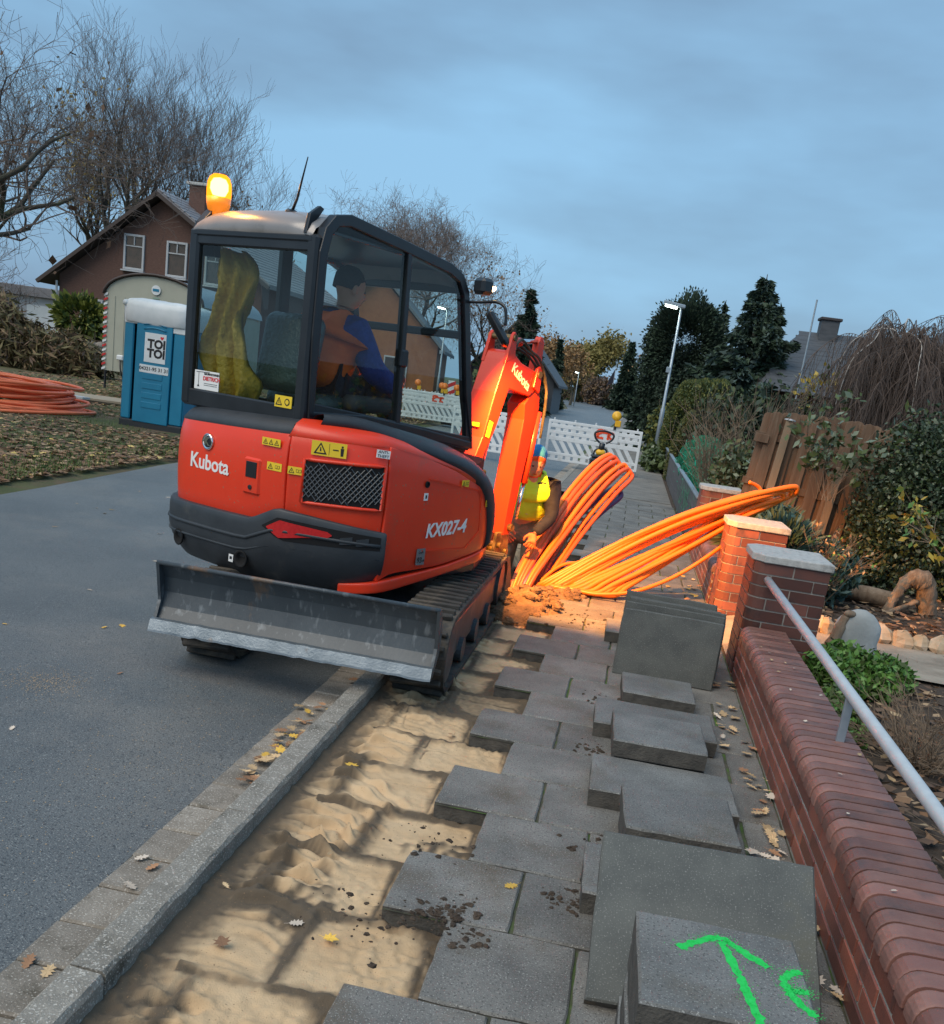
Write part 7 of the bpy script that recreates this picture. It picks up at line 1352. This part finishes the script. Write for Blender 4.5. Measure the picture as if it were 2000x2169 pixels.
fl = empty('flagpole', (-4.6, 170, 0), 0, 'white flagpole with dark hanging flag at the far road end', 'flagpole'); MB().lathe([(.06, 0), (.03, 7.2)], n=8).build('pole', 'window_white', fl); MB().grid([[(-.05, 0, 6.6), (-.7, .1, 5.0)], [(-.05, 0, 4.2), (-1.1, .1, 3.6)]]).build('flag', 'navy_cloth', fl)
# ================================================================== fallen leaves, one by one
def leafmesh(kind, m_, seed):
    R_ = random.Random(seed); P = []
    if kind == 'oak':
        half = [(0, -.5), (.05, -.38), (.20, -.34), (.10, -.24), (.30, -.14), (.14, -.05), (.32, .10), (.14, .16), (.24, .32), (.08, .36), (0, .5)]
    else: half = [(0, -.55), (.03, -.36), (.28, -.40), (.22, -.22), (.48, -.12), (.30, .02), (.46, .26), (.22, .20), (.12, .42), (0, .55)]
    pts = half+[(-x, y) for x, y in half[-2:0:-1]]; c1, c2 = R_.uniform(.2, 1.1), R_.uniform(-1.2, 1.2); m = MB(); v = [(x*1.0, y, .10*c1*4*x*x+.12*c2*y+R_.uniform(0, .05)) for x, y in pts]; n = len(v); m.add(v+[(0, 0, .02)], [(i, (i+1) % n, n) for i in range(n)]); m.tube([(0, -.5, .02), (.03, -.75, .05)], .012, 3)
    return m.mesh('fallen_leaf', m_)
LM = {k: [leafmesh(kd, m_, s*7+i) for s in range(3) for kd in ('oak', 'oak', 'maple')] for i, (k, m_) in enumerate((('yellow', 'leaf_yellow'), ('tan', 'leaf_tan'), ('brown', 'leaf_brown'), ('pale', 'leaf_pale')))}
random.seed(99); CTX = {}
def leaf(x, y, z, col, s, where):
    o = place(random.choice(LM[col]), 'fallen_leaf', None, (x, y, z+.004), random.uniform(0, 6.28)); o.scale = (s, s, s); o.rotation_euler.x = random.uniform(-.2, .2); o.rotation_euler.y = random.uniform(-.2, .2); tag(o, 'fallen %s leaf %s' % (col, where), 'leaf', 'fallen leaves %s' % where)
for (x, y, c, s) in ((-.135, 2.88, 'yellow', .06), (-.62, 2.46, 'yellow', .05), (-.905, 2.33, 'brown', .055), (-.74, 2.50, 'pale', .05), (-1.02, 2.62, 'tan', .035), (-.93, 3.72, 'yellow', .065), (-.78, 2.95, 'tan', .03), (-.98, 4.2, 'tan', .05), (-.6, 4.3, 'brown', .06)): leaf(x, y, -.06 if x < -.5 else 0, c, s, 'on the sand bed' if x < -.5 else 'on the loose edge slabs')
for i in range(46): leaf(-1.29+random.gauss(0, .04), 3.6+abs(random.gauss(0, .5))-.2, -.088+random.random()*.02, random.choice(['yellow', 'tan', 'brown', 'tan', 'brown']), random.uniform(.045, .075), 'heaped in the gutter')
for (x, y, c) in ((-1.36, 2.72, 'pale'), (-1.30, 2.68, 'brown'), (-1.31, 2.55, 'pale'), (-1.22, 2.75, 'tan'), (-1.36, 2.10, 'brown'), (-1.29, 2.08, 'tan'), (-1.30, 1.75, 'brown')): leaf(x, y, -.09, c, .06, 'on the gutter pavers')
for i in range(64): leaf(.80+random.gauss(0, .05) if random.random() < .8 else .72, 2.6+random.random()**1.0*3.3, .004+random.random()*.012, random.choice(['tan', 'brown', 'pale', 'tan']), random.uniform(.045, .07), 'at the foot of the brick wall')
leaf(.78, 2.83, .006, 'yellow', .075, 'beside the leaning slab')
def roadz(x, y): f = (x-roadL(y))/(roadR(y)-roadL(y)); return -.045-.062*f+.022*sin(pi*f)
for i in range(46):
    lx_, ly_ = -1.55-random.random()**.8*3.8, 2.6+random.random()*8; leaf(lx_, ly_, roadz(lx_, ly_)-.001, random.choice(['pale', 'tan', 'yellow', 'pale', 'brown']), random.uniform(.03, .05), 'scattered on the asphalt')
for i in range(36): leaf(.70+random.gauss(0, .12), 7.2+random.random()*2.6, .006+.02*random.random(), random.choice(['tan', 'brown', 'yellow']), random.uniform(.05, .075), 'below the orange ducts')
for i in range(16): leaf(1.0+random.gauss(0, .06), 1.8+random.random()*4, .36, random.choice(['pale', 'tan']), .022, 'on the wall coping')
# cigarette end on the road
m = MB(); m.tube([(0, 0, .004), (.026, .008, .004)], .004, 8); m.tube([(.026, .008, .004), (.036, .011, .004)], .0041, 8, mi=1); tag(m.build('cigarette_end', ['white_vinyl', 'leaf_tan'], None, (-1.58, 2.08, -.096)), 'cigarette end lying on the asphalt', 'litter')
# soil crumbs on the slabs
def crumbs(cx, cy, n, sd, seed, z=.0):
    r2 = random.Random(seed); m = MB()
    for i in range(n): s = .003+.010*r2.random()**3; m.ell((cx+r2.gauss(0, sd), cy+r2.gauss(0, sd), z+s*.4), (s*r2.uniform(.7, 1.3), s*r2.uniform(.6, 1.1), s*.5), 6, 4, jit=.42)
    return m
m = MB()
for (cx, cy, n, sd, sdv) in ((-.30, 2.64, 150, .05, 1), (-.24, 2.52, 60, .05, 2), (.06, 2.86, 110, .045, 3), (.10, 3.3, 60, .05, 4), (.05, 4.3, 70, .05, 5), (.08, 5.1, 60, .06, 6), (-.45, 3.05, 40, .08, 7), (-.2, 7.0, 120, .18, 8), (-.5, 2.5, 60, .1, 9)):
    q = crumbs(cx, cy, n, sd, sdv); m.add(q.v, q.f)
tag(m.build('soil_crumbs', 'soil_dark'), kind='stuff')

# spilled sand on the asphalt
rg = np.random.default_rng(77); n = 1800; px_ = np.concatenate([-2.55+rg.normal(size=n//2)*.11, -1.75+rg.normal(size=n//2)*.22]); py_ = np.concatenate([4.02+rg.normal(size=n//2)*.10, 3.6+rg.normal(size=n//2)*.9]); P = np.stack([px_, py_, np.array([roadz(float(a), float(b)) for a, b in zip(px_, py_)])+.003], 1)
Q = leafquads(P, .0055, 1.2, seed=7); D = Q-P[:, None, :]; D[:, :, 2] *= .1; tag(quads('spilled_sand', P[:, None, :]+D, ['sand']), kind='stuff')
